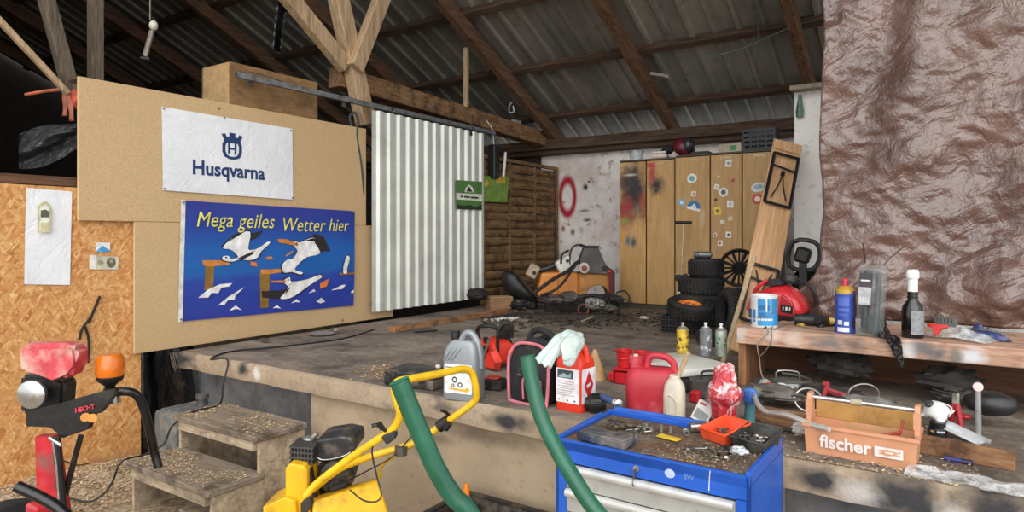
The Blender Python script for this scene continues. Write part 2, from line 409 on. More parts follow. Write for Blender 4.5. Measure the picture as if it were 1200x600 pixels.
# ------------------------------------------------------------------ board wall on the left
s = NT('chipboard', True); n = s.noise(150, 3, .7); v1 = s.noise(1.2, 4)
c = s.ramp(n, [(.3, hexc('b4966c')), (.5, hexc('c9aa80')), (.7, hexc('dabd94'))]); c = s.mix(s.ramp(v1, [(.4, 0), (.7, .35)]), c, hexc('bb9d72'))
c = s.mix(s.ramp(s.vor(3.2, out='Distance'), [(0, .9), (.035, .9), (.05, 0)]), c, hexc('7b5634'))
s.bump(n, .12, .003); CHIP = s.out(c, .7, 0, .3)
s = NT('oriented_strand_board', True)
def flakes(rot, sc, loc):
    m = s.mapping((1, sc * 4, sc), (0, 0, 0), loc, s.mapping((1, 1, 1), (rot, 0, 0))); return s.vor(1, m, 'Color')
a_ = s.ramp(flakes(.6, 17, (0, .3, .2)), [(0, hexc('a96a35')), (.35, hexc('c98a4f')), (.6, hexc('dca569')), (1, hexc('edc48c'))])
b_ = s.ramp(flakes(-.5, 19, (0, 1.3, .7)), [(0, hexc('b87840')), (.4, hexc('d39a5b')), (.75, hexc('e0ae72')), (1, hexc('f2d3a2'))])
k_ = s.noise(20, 3); c = s.mix(s.ramp(k_, [(.48, 0), (.52, 1)]), a_, b_)
c_ = s.ramp(flakes(1.45, 17, (0, 2.2, .1)), [(0, hexc('b5713a')), (1, hexc('e6b57a'))]); c = s.mix(s.ramp(s.noise(14, 3), [(.52, 0), (.6, .8)]), c, c_)
for u, v_, r in ((118, 545, (.5, .35, .07)), (150, 560, (.5, .2, .1))):
    q = px(u, v_, -4.85); c = s.mix(s.math('MULTIPLY', s.spot((-4.84, q.y, q.z), r, .8, wob=8), .5), c, hexc('a98e70'))
c = s.mix(s.ramp(s.noise(90, 3, .7), [(.45, 0), (.75, .35)]), c, hexc('8f5c30')); OSB = s.out(c, .65, 0, .35)
def panel(name, label, y0, y1, z0, z1, x, th, mat):
    m = MB(); m.box(((x - th / 2), (y0 + y1) / 2, (z0 + z1) / 2), (th, y1 - y0, z1 - z0), bev=.002)
    return tag(m.build(name, mat, ang=0), label, 'board')
panel('strand_board', 'orange oriented strand board wall panel on the far left, reaching down to the sawdust', .9, 2.47, .02, 1.92, -4.84, .022, OSB)
panel('chipboard_panel', 'upper tan chipboard panel carrying the white workshop banner', 2.04, 4.62, 1.70, 2.655, -4.79, .022, CHIP)
panel('chipboard_panel', 'lower tan chipboard panel behind the blue flag, standing on the concrete stage', 2.40, 5.0, .762, 1.698, -4.792, .022, CHIP)
# a board on the shelf beam behind carries the box
LEDGE = 2.44
struct(MB().box((-5.02, 3.6, LEDGE - .05), (.4, 2.6, .1), bev=.004).build('box_ledge_beam', BEAM, ang=0))
p0, p1 = px(270, 100, -4.83), px(372, 110, -4.83)
zt = px(270, 72, -4.83).z
mb = MB(); yb = p1.y; ya = p0.y
t_ = thing('wooden_box', 'brown particle board box on top of the board wall above the white banner', 'box', (-5.03, (ya + yb) / 2, LEDGE))
mb = MB(); h_ = zt - LEDGE
mb.box((.19, 0, h_ / 2), (.02, yb - ya, h_)); mb.box((-.19, 0, h_ / 2), (.02, yb - ya, h_)); mb.box((0, (yb - ya) / 2 - .01, h_ / 2), (.36, .02, h_)); mb.box((0, 0, .01), (.36, yb - ya - .04, .02)); mb.box((0, 0, h_ - .01), (.36, yb - ya - .04, .02))
mb.build('side_panel', WOOD('box_board', '6d5338', '94744f', 1, 3, .75, None, .1, 3), t_, ang=0)
MB().box((0, -(yb - ya) / 2 + .01, h_ / 2), (.36, .02, h_)).build('end_panel', WOOD('box_end_board', '9c7d57', 'bb9c70', 1, 3, .75, None, .1, 3), t_, ang=0)
# sliding door: rail and corrugated sheet
a = px(283, 75, -4.68); b = px(640, 160, -4.68)
a = V((-4.68, 3.12, 2.875)); b = V((-4.68, 6.6, 2.875))
t_ = thing('door_rail', 'long grey metal sliding rail running over the box and the corrugated sheet', 'rail', (-4.68, 3.12, 2.85))
RAIL = M('8f9394', .45, .7, .2, dirt='5b4a3a')
mb = MB(frame((-4.68, 3.12, 2.87), (1, 0, 0), (0, 0, 1)))
U = [(-.02, -.022), (-.008, -.022), (-.008, -.019), (-.017, -.019), (-.017, .019), (.017, .019), (.017, -.019), (.008, -.019), (.008, -.022), (.02, -.022), (.02, .022), (-.02, .022)]
mb.prism(U, 0, -3.55); mb.build('rail_channel', RAIL, t_, world=True)
mb = MB()
for y in (3.3, 4.3, 5.2, 6.1): mb.box((-4.72, y, 2.9), (.07, .05, .006)); mb.box((-4.75, y, 2.86), (.006, .05, .09))
mb.tube([(-4.68, 3.14, 2.89), (-4.68, 3.3, 2.92), (-4.68, 3.5, 2.905), (-4.68, 3.6, 2.89)], .005, 6)
mb.build('rail_bracket', M('6c6a66', .5, .6), t_, world=True)
y0, y1, zb, zt = 4.60, 6.44, .85, 2.83
t_ = thing('sliding_door', 'light grey corrugated metal sheet hanging from the rail as a sliding door', 'door', (-4.68, (y0 + y1) / 2, zb))
mb = MB(); N = 13; A = []; pit = (y1 - y0) / N
for i in range(N):
    for d, k in ((0, 0), (.42, 0), (.56, 1), (.86, 1)): A.append((y0 + (i + d) * pit, .028 * k))
A.append((y1, 0))
lo = [mb._v((-4.69 + b_, a_, zb)) for a_, b_ in A]; hi = [mb._v((-4.69 + b_, a_, zt)) for a_, b_ in A]
for i in range(len(A) - 1): mb.face([lo[i], lo[i + 1], hi[i + 1], hi[i]])
mb.build('metal_sheet', M('cbcdc5', .38, .15, .06, 3, 'a7a69c', .25, 5), t_, world=True, ang=0, solid=.0015)
mb = MB()
for y in (y0 + .25, y1 - .25): mb.box((-4.685, y, 2.83), (.012, .05, .1)); mb.cyl((-4.70, y, 2.868), (-4.66, y, 2.868), .014)
mb.build('hanger', M('55534f', .5, .7), t_, world=True)
mb = MB(); mb.box((-4.70, (y0 + y1) / 2, zt - .08), (.02, y1 - y0, .05)); mb.box((-4.70, (y0 + y1) / 2, zb + .08), (.02, y1 - y0, .05)); mb.build('frame_rail', M('7c7d7b', .5, .5), t_, world=True, ang=0)
# ------------------------------------------------------------------ cloths on the boards
def cloth(mb, c4, x0, fn, nu=40, nv=24, mi=0, extra=0):
    TL, TR, BR, BL = [px(u, v, x0) for u, v in c4]
    def f(a_, b_):
        p = (TL * (1 - a_) + TR * a_) * (1 - b_) + (BL * (1 - a_) + BR * a_) * b_
        p.x = x0 + fn(p.y, p.z) + extra; return p
    mb.grid(nu, nv, f, mi)
def drape(mb, n0, fn, off):
    mb.bm.verts.ensure_lookup_table()
    for v_ in list(mb.bm.verts)[n0:]: v_.co.x += fn(v_.co.y, v_.co.z) + off
WX = -4.785
def crease(y, z): return .006 + .003 * nz((y * 1.4, z * 1.4, 0), 1, 1) + .0035 * abs(nz((y * 2.2 + z * 1.5, z * 2 - y, 0), 1.6, 2))
NAVY = M('1f3a6b', .6, 0, .05)
s = NT('white_banner_cloth'); n = s.noise(7, 6, .65, None, 1.1); n3 = s.noise(1.4, 4)
c = s.mix(s.ramp(n3, [(.45, 0), (.7, .5)]), hexc('eceef2'), hexc('d2d6dd')); s.bump(n, .5, .02); WHITEC = s.out(c, .45, 0, .4)
t_ = thing('workshop_banner', 'white banner with dark blue crowned letter emblem and name, pinned to the upper chipboard', 'banner', (-4.78, *px(266, 234, -4.78)[1:]))
mb = MB(); c4 = ((189, 125), (342, 151), (343, 234), (190, 223)); cloth(mb, c4, WX, crease)
ctr = px(270, 180, WX); n0 = len(mb.bm.verts)
pe = px(271.5, 172, WX); k = (px(271.5, 157, WX).z - px(271.5, 188, WX).z) / 31.0     # metres per px
ky = (px(284, 172, WX).y - px(260, 172, WX).y) / 24
def em(pts): return [(a_ * ky, b_ * k) for a_, b_ in pts]
F = FX(WX, pe.y, pe.z)
body = [(-9.5, 7), (-11.5, 2), (-11.5, -7), (-9, -12.5), (-3, -15), (3, -15), (9, -12.5), (11.5, -7), (11.5, 2), (9.5, 7)]
inn = [(x_ * .68, y_ * .72 - 1.0) for x_, y_ in body]
o_ = [mb._v(F @ V((a_, b_, 0))) for a_, b_ in em(body)]; i_ = [mb._v(F @ V((a_, b_, 0))) for a_, b_ in em(inn)]
for j in range(len(o_)): mb.face([o_[j], o_[(j + 1) % len(o_)], i_[(j + 1) % len(o_)], i_[j]], 1)
for pg in ([(-9.5, 6.8), (-12.5, 13.5), (-8, 14.5), (-6.5, 11), (-4, 11.5), (-3, 6.8)], [(-3.6, 6.8), (-3.6, 16), (3.6, 16), (3.6, 6.8)], [(9.5, 6.8), (12.5, 13.5), (8, 14.5), (6.5, 11), (4, 11.5), (3, 6.8)],
           [(-5, 4), (-5, -9), (-2.6, -9), (-2.6, 4)], [(5, 4), (5, -9), (2.6, -9), (2.6, 4)], [(-3, -1.4), (-3, -3.6), (3, -3.6), (3, -1.4)]):
    mb.poly([F @ V((a_, b_, 0)) for a_, b_ in em(pg)], 1)
pe = px(269, 200.5, WX); W_ = px(314, 201, WX).y - px(225, 196, WX).y
mb.text('Husqvarna', .155, FX(WX, pe.y, pe.z), 0, .0042, mi=1, sx=.96)
drape(mb, n0, crease, .0025)
mb.build('banner_cloth', [WHITEC, NAVY], t_, world=True, ang=60, recalc=False)
mb = MB()
for u, v_ in ((191, 127), (340, 153), (342, 232), (192, 221), (262, 138)):
    q = px(u, v_, WX); mb.cyl((WX - .004, q.y, q.z), (WX + .014, q.y, q.z), .007, n=8)
mb.build('pin', M('8c8c88', .4, .8), t_, world=True)
# blue flag
def fold(y, z):
    g = .012 + .012 * nz((y * 1.1, z * 1.4, 0), 1, 4) + .006 * math.sin((y + z * .5) * 9) * (.4 + .6 * max(0, nz((y, z, 0), 1.5, 9)))
    for zz in (1.15, 1.36, 1.57): g += .0025 * math.exp(-((z - zz) / .012) ** 2)
    return max(.003, g)
s = NT('blue_flag_cloth'); z_ = s.n.new('ShaderNodeSeparateXYZ'); s.link(s.co, z_.inputs[0])
n = s.noise(2.6, 5, .6)
zz = s.math('ADD', z_.outputs[2], s.math('MULTIPLY', n, .12))
c = s.ramp(zz, [(.0, hexc('2c3a96')), (.36, hexc('2b45a4')), (.42, hexc('1f62ae')), (.62, hexc('1d5fb0')), (.8, hexc('26429c')), (1, hexc('333a8f'))])
s.bump(s.noise(9, 4), .25, .01); FLAGB = s.out(c, .42, 0, .5)
PR = [FLAGB, M('e3dc74', .6), M('eceae4', .6), M('2a2320', .7), M('c9803a', .6), M('8c6a2e', .6), M('e9e8ea', .6), M('dd7a35', .6)]
t_ = thing('blue_flag', 'blue printed flag with yellow lettering and white seabirds, hung on the lower chipboard', 'flag', (-4.78, *px(312, 368, -4.78)[1:]))
mb = MB(); cloth(mb, ((216, 235), (415, 247.5), (413, 358), (213, 376.5)), WX, fold, 60, 36); n0 = len(mb.bm.verts)
def FLp(a_, b_): return px(200 + a_ / 3.53, 220 + b_ / 3.53, WX)
layer = [0]
def shp(pts, mi):
    layer[0] += 1
    f = mb.poly([FLp(*p) + V((.0004 * layer[0], 0, 0)) for p in pts], mi)
def bird(pts, mi=2):
    pts = [(p.x, p.y) for p in catmull([(a_, b_, 0) for a_, b_ in pts], 3, True)]
    cx = sum(p[0] for p in pts) / len(pts); cy = sum(p[1] for p in pts) / len(pts)
    shp([(cx + (p[0] - cx) * 1.05 + (1.6 if p[0] > cx else -1.6), cy + (p[1] - cy) * 1.05 + (1.6 if p[1] > cy else -1.6)) for p in pts], 3); shp(pts, mi)
# posts in the water
shp([(140, 322), (178, 318), (172, 420), (136, 424)], 5); shp([(128, 300), (240, 300), (242, 318), (180, 324), (140, 326), (130, 318)], 4)
shp([(366, 352), (408, 345), (402, 495), (368, 498)], 5); shp([(368, 338), (470, 335), (472, 346), (412, 356), (372, 356)], 4)
# first bird
shp([(320, 190), (378, 178), (352, 208), (318, 222)], 3)
bird([(212, 248), (262, 200), (325, 182), (318, 252), (340, 256), (362, 248), (400, 222), (404, 232), (372, 262), (355, 290), (320, 300), (284, 296), (250, 306), (212, 298), (214, 284), (236, 282), (246, 294), (276, 288), (262, 268), (240, 254)])
shp([(326, 304), (352, 310), (356, 326), (328, 322)], 7); shp([(384, 290), (408, 282), (420, 292), (400, 298)], 4)
# second bird
shp([(585, 190), (625, 200), (655, 262), (612, 262), (590, 225)], 3)
bird([(508, 222), (530, 226), (580, 206), (600, 226), (612, 272), (560, 286), (522, 316), (508, 340), (540, 350), (530, 358), (496, 348), (462, 350), (456, 318), (476, 298), (500, 292), (518, 262), (505, 240)])
shp([(434, 212), (470, 212), (522, 232), (520, 242), (470, 232), (440, 226)], 4); shp([(468, 280), (500, 258), (498, 268), (474, 284)], 4)
# third bird
shp([(372, 428), (452, 424), (490, 410), (470, 440), (440, 458), (376, 454)], 3)
bird([(462, 382), (486, 370), (494, 388), (560, 378), (610, 360), (618, 372), (572, 400), (530, 430), (490, 455), (448, 458), (470, 430), (478, 408), (466, 396)])
shp([(410, 384), (470, 382), (468, 394), (412, 392)], 4); shp([(612, 396), (650, 374), (646, 390), (640, 408), (612, 418)], 7)
# fourth, far right
shp([(690, 352), (750, 348), (752, 358), (692, 362)], 5); bird([(706, 352), (708, 318), (720, 282), (732, 290), (722, 330), (720, 354)])
for w_ in ([(108, 455), (150, 420), (200, 398), (250, 394), (236, 408), (205, 412), (190, 436), (165, 434), (150, 454)], [(186, 490), (230, 452), (300, 410), (262, 446), (258, 462), (232, 464), (215, 486), (200, 482)], [(236, 508), (262, 486), (290, 508), (268, 500)],
           [(416, 498), (434, 486), (452, 500), (434, 496)], [(490, 478), (514, 460), (528, 474), (508, 472)], [(562, 436), (585, 418), (592, 428)], [(594, 470), (616, 454), (632, 470), (612, 478)], [(656, 424), (700, 402), (716, 400), (704, 418)], [(735, 432), (750, 420), (746, 436)]): shp(w_, 6)
for pts in ([(218, 286), (226, 284), (228, 291), (220, 292)], [(508, 228), (514, 226), (516, 233), (510, 234)], [(474, 378), (480, 376), (482, 382), (476, 384)]): shp(pts, 3)
for body_, a0, b0, sz, al in (('Mega', 98, 133, .168, 0), ('geiles', 276, 140, .168, 0), ('Wetter', 450, 155, .172, 0), ('hier', 645, 157, .168, 0)):
    q = FLp(a0, b0); mb.text(body_, sz, FX(WX + .002, q.y + .004, q.z - .004), 0, .0, .25, 'LEFT', .88, 1.02, mi=3)
    mb.text(body_, sz, FX(WX + .004, q.y, q.z), 0, .0, .25, 'LEFT', .88, 1.02, mi=1)
drape(mb, n0, fold, .002)
mb.build('flag_cloth', PR, t_, world=True, ang=60, recalc=False)
mb = MB(); cloth(mb, ((211, 234), (216.4, 234.6), (213.4, 377), (208, 377.5)), WX, fold, 3, 24, extra=.002); mb.build('header_strip', M('dcd9d4', .7), t_, world=True)
mb = MB()
for u, v_ in ((213.5, 237), (210.8, 374), (412, 249)):
    q = px(u, v_, WX); mb.cyl((WX, q.y, q.z), (WX + .03, q.y, q.z), .008, n=8)
mb.build('eyelet', M('9a9a92', .35, .9), t_, world=True)
# white banner on the strand board
XO = -4.835
def cr2(y, z): return .004 + .003 * abs(nz((y * 2, z * 2, 0), 1.5, 5))
t_ = thing('white_banner', 'plain white banner with a small yellow crest on the strand board', 'banner', (XO, *px(60, 335, XO)[1:]))
mb = MB(); cloth(mb, ((30, 220), (84, 224.5), (81.5, 334), (28, 333)), XO, cr2, 12, 20); n0 = len(mb.bm.verts)
def q_(a_, b_): return px(40 + a_ / 4.286, 200 + b_ / 4.286, XO)
for pts, mi in (([(10, 175), (50, 150), (76, 180), (76, 310), (10, 310)], 1), ([(20, 190), (50, 168), (68, 190), (68, 300), (20, 300)], 2), ([(24, 200), (48, 195), (66, 205), (66, 235), (24, 235)], 3), ([(24, 262), (68, 258), (68, 296), (24, 298)], 1)):
    layer[0] += 1; mb.poly([q_(*p) + V((.0005 * (layer[0] % 50), 0, 0)) for p in pts], mi)
drape(mb, n0, cr2, .002)
mb.build('banner_cloth', [WHITEC, M('c9c39a', .7), M('e6e4d8', .7), M('5b604e', .7)], t_, world=True, ang=60, recalc=False)
def card(name, label, cat, c4, x0, th, mats, shapes, scale, org):
    F0 = [px(u, v_, x0) for u, v_ in c4]; m = MB()
    A = [m._v(p) for p in F0]; B = [m._v(p + V((th, 0, 0))) for p in F0]
    m.face(A[::-1]); m.face(B)
    for i in range(4): m.face([A[i], A[(i + 1) % 4], B[(i + 1) % 4], B[i]])
    for i, (pts, mi) in enumerate(shapes): m.poly([px(org[0] + a_ / scale, org[1] + b_ / scale, x0) + V((th + .0006 * (i + 1), 0, 0)) for a_, b_ in pts], mi)
    return tag(m.build(name, mats, ang=0, recalc=False), label, cat)
card('sticker', 'small white sticker with a blue mountain on the strand board', 'sticker', ((112, 284), (129, 284.5), (128.5, 295), (112, 295)), XO, .002, [M('e8e9ea', .5), M('4f9bd0', .5)],
     [([(309, 405), (325, 392), (345, 376), (360, 388), (382, 400), (380, 408), (309, 408)], 1)], 4.286, (40, 200))
card('banknote_card', 'pale banknote-like card with a small portrait on the strand board', 'card', ((105, 299), (139, 301), (138, 316), (104.5, 315.5)), XO, .002, [M('c9c3ae', .6), M('e4e2d8', .6), M('605f52', .6), M('a39a86', .6)],
     [([(278, 424), (310, 425), (308, 494), (276, 494)], 1), ([(362 + 24 * math.cos(i * .52) + 24, 462 + 26 * math.sin(i * .52)) for i in range(12)], 2), ([(386 + 9 * math.cos(i * .7), 452 + 12 * math.sin(i * .7)) for i in range(9)], 3), ([(332 + 16 * math.cos(i * .7), 460 + 12 * math.sin(i * .7)) for i in range(9)], 3)], 4.286, (40, 200))
# scissor-shaped cut marks
mb = MB()
for pts in ([(117, 347), (104, 378)], [(106, 372), (96, 386), (93, 398)], [(100, 383), (104, 400), (103, 425)], [(116, 349), (108, 368)]):
    P = [px(u, v_, -4.826) for u, v_ in pts]; mb.tube(P, .008, 6, 4)
tag(mb.build('black_strap', M('1f1b18', .8)), 'thin black strap hanging on the strand board below the card', 'strap')
# signs by the sliding door
XD = -4.655
card('green_sign', 'small green sign with a white band on the edge of the corrugated sheet', 'sign', ((534, 211), (564.5, 213), (564.5, 246), (535, 245)), XD, .004, [M('4c7a3c', .5), M('d9dccf', .5), M('22331f', .6), M('5d8a49', .5)],
     [([(72, 430), (222, 438), (222, 478), (72, 468)], 1), ([(72, 492), (90, 500), (120, 505), (150, 500), (185, 512), (222, 500), (222, 530), (75, 524)], 2), ([(120, 425), (126, 402), (146, 380), (168, 400), (176, 428)], 1), ([(130, 422), (146, 390), (166, 424)], 2),
      ([(95, 448), (110, 446), (112, 456), (96, 458)], 2), ([(116, 448), (150, 450), (150, 460), (116, 458)], 2), ([(156, 452), (200, 455), (200, 465), (156, 462)], 2)], 5, (520, 140))
XF = -4.72
card('green_sign', 'yellow and green sign on the woven fence panel next to the corrugated sheet', 'sign', ((560, 206), (596, 207), (594, 237), (560, 236)), XF, .004, [M('6f8f3a', .5), M('c9a93a', .5)],
     [([(232, 370), (255, 350), (262, 380), (240, 400)], 1), ([(310, 338), (360, 338), (358, 372), (300, 376)], 1)], 5, (520, 140))
# woven fence panel
y0, y1, z0, z1 = 6.55, 8.42, .80, 2.58
t_ = thing('fence_panel', 'dark brown woven slat fence panel standing at the back beside the corrugated sheet', 'fence', (-4.8, (y0 + y1) / 2, .75))
FW = WOOD('fence_slats', '5b4530', '94744f', 1, 6, .85, None, .3, 10, '3d2d20')
mb = MB(); n_ = 16
for i in range(n_):
    za = z0 + .04 + (z1 - z0 - .08) * i / n_; hz = (z1 - z0 - .08) / n_ * .96; ph = PI * (i % 2)
    def f(a_, b_): return V((-4.79 + .02 * math.sin(a_ * PI * 3 + ph), y0 + .03 + a_ * (y1 - y0 - .06), za + b_ * hz))
    mb.grid(24, 2, f)
mb.build('woven_slats', FW, t_, world=True, solid=.008)
mb = MB()
for y in (y0 + .02, y1 - .02): mb.box((-4.79, y, (z0 + z1) / 2 - .02), (.045, .045, z1 - z0 + .06))
for z in (z0, z1): mb.box((-4.79, (y0 + y1) / 2, z), (.05, y1 - y0, .045))
for k in (1 / 3, 2 / 3): mb.box((-4.785, y0 + (y1 - y0) * k, (z0 + z1) / 2), (.018, .03, z1 - z0))
mb.build('frame', FW, t_, world=True, ang=0)
a = px(582, 190, -4.7)
t_ = thing('wall_lamp', 'black tube lamp fitting mounted at the top corner of the woven fence', 'lamp', (a.x, a.y, a.z - .2))
MB().box((-4.7, a.y - .06, a.z), (.1, .12, .42), bev=.01).build('housing', M('17181b', .5), t_, world=True)
MB().cyl((-4.68, a.y + .12, a.z - .18), (-4.68, a.y + .17, a.z + .14), .018).build('tube', M('c9c9c4', .3), t_, world=True)
MB().tube([(-4.7, a.y - .06, a.z + .2), (-4.7, a.y - .1, a.z + .4), (-4.72, a.y - .2, a.z + .5)], .006, 6).build('cable', M('d0d0ca', .5), t_, world=True)
# ------------------------------------------------------------------ wooden steps
STEPW = WOOD('step_boards', '8f7f6a', 'c2b096', 0, 5, .85, None, .3, 8, '6d5f50')
TREADW = WOOD('step_treads', '6d6154', '978876', 0, 5, .9, None, .3, 8, '4a4038')
t_ = thing('wooden_steps', 'two-tread wooden steps in front of the concrete stage, dusted with sawdust', 'steps', (-3.55, 2.25, 0))
XL, XR = -3.96, -3.155
sp = [(1.97, 0), (1.97, .255), (2.25, .255), (2.25, .465), (2.55, .465), (2.55, 0)]
for x in (XL, XR - .025):
    mb = MB(frame((x, 0, 0), (0, 1, 0), (0, 0, 1))); mb.prism(sp, 0, .025); mb.build('side_panel', STEPW, t_, world=True, ang=0)
for ya, yb, z in ((1.935, 2.27, .29), (2.215, 2.56, .50)):
    mb = MB(); mb.box(((XL + XR) / 2, (ya + yb) / 2, z - .0175), (XR - XL + .03, yb - ya, .035), bev=.005); mb.build('tread', TREADW, t_, world=True, ang=0)
    MB().box(((XL + XR) / 2, ya + .025, z - .062), (XR - XL - .06, .025, .05)).build('apron', STEPW, t_, world=True, ang=0)
MB().box(((XL + XR) / 2, 2.53, .24), (XR - XL - .06, .02, .46)).build('back_panel', TREADW, t_, world=True, ang=0)
MB().box((XR - .22, 2.05, .05), (.3, .09, .09)).build('foot_block', STEPW, t_, world=True, ang=0)
def flakes(name, label, n, fn, mat, size=.012):
    mb = MB()
    for i in range(n):
        p = fn(); a = random.random() * 6.28; s_ = size * random.uniform(.4, 1.3); d = V((math.cos(a), math.sin(a), random.uniform(-.3, .3))) * s_; e = V((-math.sin(a), math.cos(a), random.uniform(-.4, .4))) * s_ * .5
        p = V(p) + V((0, 0, .003)); mb.poly([p - d - e, p + d - e, p + d + e + V((0, 0, s_ * .5)), p - d + e])
    o = mb.build(name, mat, ang=0, recalc=False); return tag(o, label, 'wood shavings', kind='stuff')
SHAV = M('b59c7c', .9, 0, .3, 40)
def gz(x, y):
    h = .10 * math.exp(-((x + 4.5) ** 2 / .12 + (y - 1.9) ** 2 / .5)) + .05 * math.exp(-((x + 4.3) ** 2 / .3 + (y - 1.4) ** 2 / .4)); return h * (1 + .3 * nz((x, y, 0), 6))
mb = MB(); mb.grid(50, 50, lambda a, b: V((-4.83 + a * .86, .7 + b * 1.77, .002 + gz(-4.83 + a * .86, .7 + b * 1.77) * min(1, (1 - a) * 6))))
tag(mb.build('sawdust_heap', GROUND, ang=60, recalc=False), 'low heap of sawdust on the ground against the strand board', 'sawdust', kind='stuff')
def gp(): x, y = random.uniform(-4.82, -4.0), random.uniform(.8, 2.45); return (x, y, .004 + gz(x, y))
flakes('wood_shavings', 'pale wood shavings scattered over the ground beside the steps', 5000, gp, SHAV, .008)
def tp():
    while True:
        x, y = random.uniform(XL, XR), random.choice((random.uniform(1.95, 2.21), random.uniform(2.23, 2.55)))
        if nz((x, y, 0), 5, 3) + random.random() * .5 > .25: return (x, y, .291 if y < 2.22 else .501)
flakes('wood_shavings', 'wood shavings lying on the two treads of the steps', 2600, tp, SHAV, .0042)
def sp_():
    a, r = random.random() * 6.28, abs(random.gauss(0, 1)); return (-2.75 + math.cos(a) * r * .22, 3.0 + math.sin(a) * r * .12, SZ + .001)
flakes('wood_shavings', 'orange wood shavings around the flat black case on the stage', 1300, sp_, M('c99b62', .9, 0, .25, 40), .006)
# ------------------------------------------------------------------ grey can beside the steps, black sheeting
o = pz(197, 520, .05); c0 = V((-4.17, 2.42, 0))
t_ = thing('fuel_can', 'dark grey flat-topped can with a screw cap squeezed between the steps and the black sheeting', 'can', c0)
DG = M('5b5e60', .55, 0, .15, dirt='8d8678', da=.4)
MB().box((0, 0, .24), (.26, .3, .46), bev=.03, seg=3).build('body', DG, t_)
mb = MB()
for x in (-.07, 0, .07): mb.box((x, 0, .472), (.03, .24, .012), bev=.004)
mb.build('top_ribs', DG, t_)
mb = MB(); mb.lathe([(0, .46), (.035, .46), (.035, .5), (.028, .5), (.028, .52), (.04, .52), (.04, .55), (0, .55)], (.05, .08, 0)); mb.build('cap', M('4a4a48', .5), t_)
s = NT('black_polythene'); n = s.noise(3.5, 5, .6, s.mapping((1, 1, .5)), .8); s.bump(n, .8, .05); BPOLY = s.out(hexc('101113'), s.ramp(n, [(.3, .12), (.7, .4)]), 0, .7)
mb = MB()
def f(a, b): 
    y = 2.47 + a * .45; z = .0 + b * 1.0
    return V((-4.9 + .06 * math.sin(a * 9 + b * 2) + .03 * nz((y, z, 0), 5), y, z))
mb.grid(30, 20, f); tag(mb.build('black_sheeting', BPOLY, solid=.002, ang=80), 'black plastic sheeting hanging below the chipboard beside the stage corner', 'plastic sheet')
mb = MB()
for i in range(60):
    y = random.uniform(2.62, 3.0); mb.tube([(-4.75 + .01 * random.random(), y, .74), (-4.75 + .02 * random.random(), y + .02, .74 - random.uniform(.03, .15))], .0012, 3, 1)
tag(mb.build('cobweb', M('8d8478', .9)), 'dusty cobweb threads hanging from the left corner of the stage', 'cobweb', kind='stuff')
# black cable from the stage down across the steps
P = [(-4.3, 4.25, SZ + .006), pz(400, 397, SZ + .006), pz(330, 406, SZ + .006), pz(270, 412, SZ + .006), pz(247, 421, SZ + .007), V((-4.06, 2.645, .758)), V((-4.03, 2.59, .60)), V((-3.93, 2.5, .507)), V((-3.9, 2.3, .507)), V((-3.93, 2.19, .44)), V((-3.95, 2.15, .34)), V((-3.98, 2.05, .297)), V((-4.0, 1.93, .285)), V((-4.03, 1.88, .15)), V((-4.08, 1.8, .08)), V((-4.2, 1.72, .1)), V((-4.3, 1.6, .1))]
tag(MB().tube(P, .006, 8, 6).build('extension_cable', M('121212', .5)), 'black cable running along the stage, over its edge and down the steps', 'cable')
# ------------------------------------------------------------------ red and black machine with the beacon, far left
BLK = M('161617', .38, 0, .1, dirt='4a443c', da=.32); REDP = M('b3202c', .42, 0, .12, dirt='6d5a50', da=.36)
CHR = M('b9bbbb', .28, .9, .1)
T0 = 2.9
A = lambda u, v_, t=T0: pt(u, v_, t)
g = A(60, 560); t_ = thing('log_machine', 'red and black wheeled machine with bent tube arm at the far left edge', 'machine', (g.x, g.y, 0))
def slab(name, pix, t0, thick, mat, par, bev=.004, ang=0):
    """solid plate: pixel outline at distance t0 and a real thickness away from the viewer"""
    mb = MB(); Pp = [pt(u, v_, t0) for u, v_ in pix]; n_ = (Pp[1] - Pp[0]).cross(Pp[2] - Pp[1]).normalized()
    if n_.dot(FV) < 0: n_ = -n_
    a_ = [mb._v(p) for p in Pp]; b_ = [mb._v(p + n_ * thick) for p in Pp]
    fs = [mb.face(a_), mb.face(b_[::-1])] + [mb.face([a_[i], b_[i], b_[(i + 1) % len(a_)], a_[(i + 1) % len(a_)]]) for i in range(len(a_))]
    if bev: bmesh.ops.bevel(mb.bm, geom=list({e for f_ in fs if f_ for e in f_.edges}), offset=bev, segments=2, affect='EDGES', clamp_overlap=True)
    return mb.build(name, mat, par, world=True, ang=ang)
slab('hood', [(20, 404), (80, 403), (90, 408), (86, 428), (80, 446), (62, 440), (20, 437)], 2.8, .1, M('c0404a', .4, 0, .15, dirt='c9b9a8', da=.42, ds=5), t_, .02, 40)
slab('engine_block', [(22, 440), (60, 440), (75, 447), (72, 484), (22, 486)], 2.86, .1, BLK, t_, .015)
MB().lathe([(0, 0), (.04, .0), (.055, .015), (.06, .04), (.04, .05), (0, .05)], A(44, 460, 2.83), -FV, 20).build('recoil_housing', CHR, t_, world=True)
slab('arm_plate', [(30, 482), (76, 471), (122, 458), (136, 456), (134, 463), (118, 484), (108, 486), (104, 503), (72, 514), (60, 500), (30, 500)], 2.8, .03, BLK, t_, .004)
mb = MB(); a, b = A(86, 482, 2.795), A(112, 476, 2.795); d = (b - a).normalized(); mb.text('HECHT', .026, frame((a + b) / 2, d, ZV - d * d.z), .001, .001, .2); mb.build('badge', M('c23a48', .4), t_, world=True)
mb = MB()
for u, v_ in ((100, 489), (108, 490)): mb.cyl(A(u, v_, 2.80), A(u, v_, 2.77), .018, n=14)
mb.build('bolt_head', M('c4843e', .4, .5), t_, world=True)
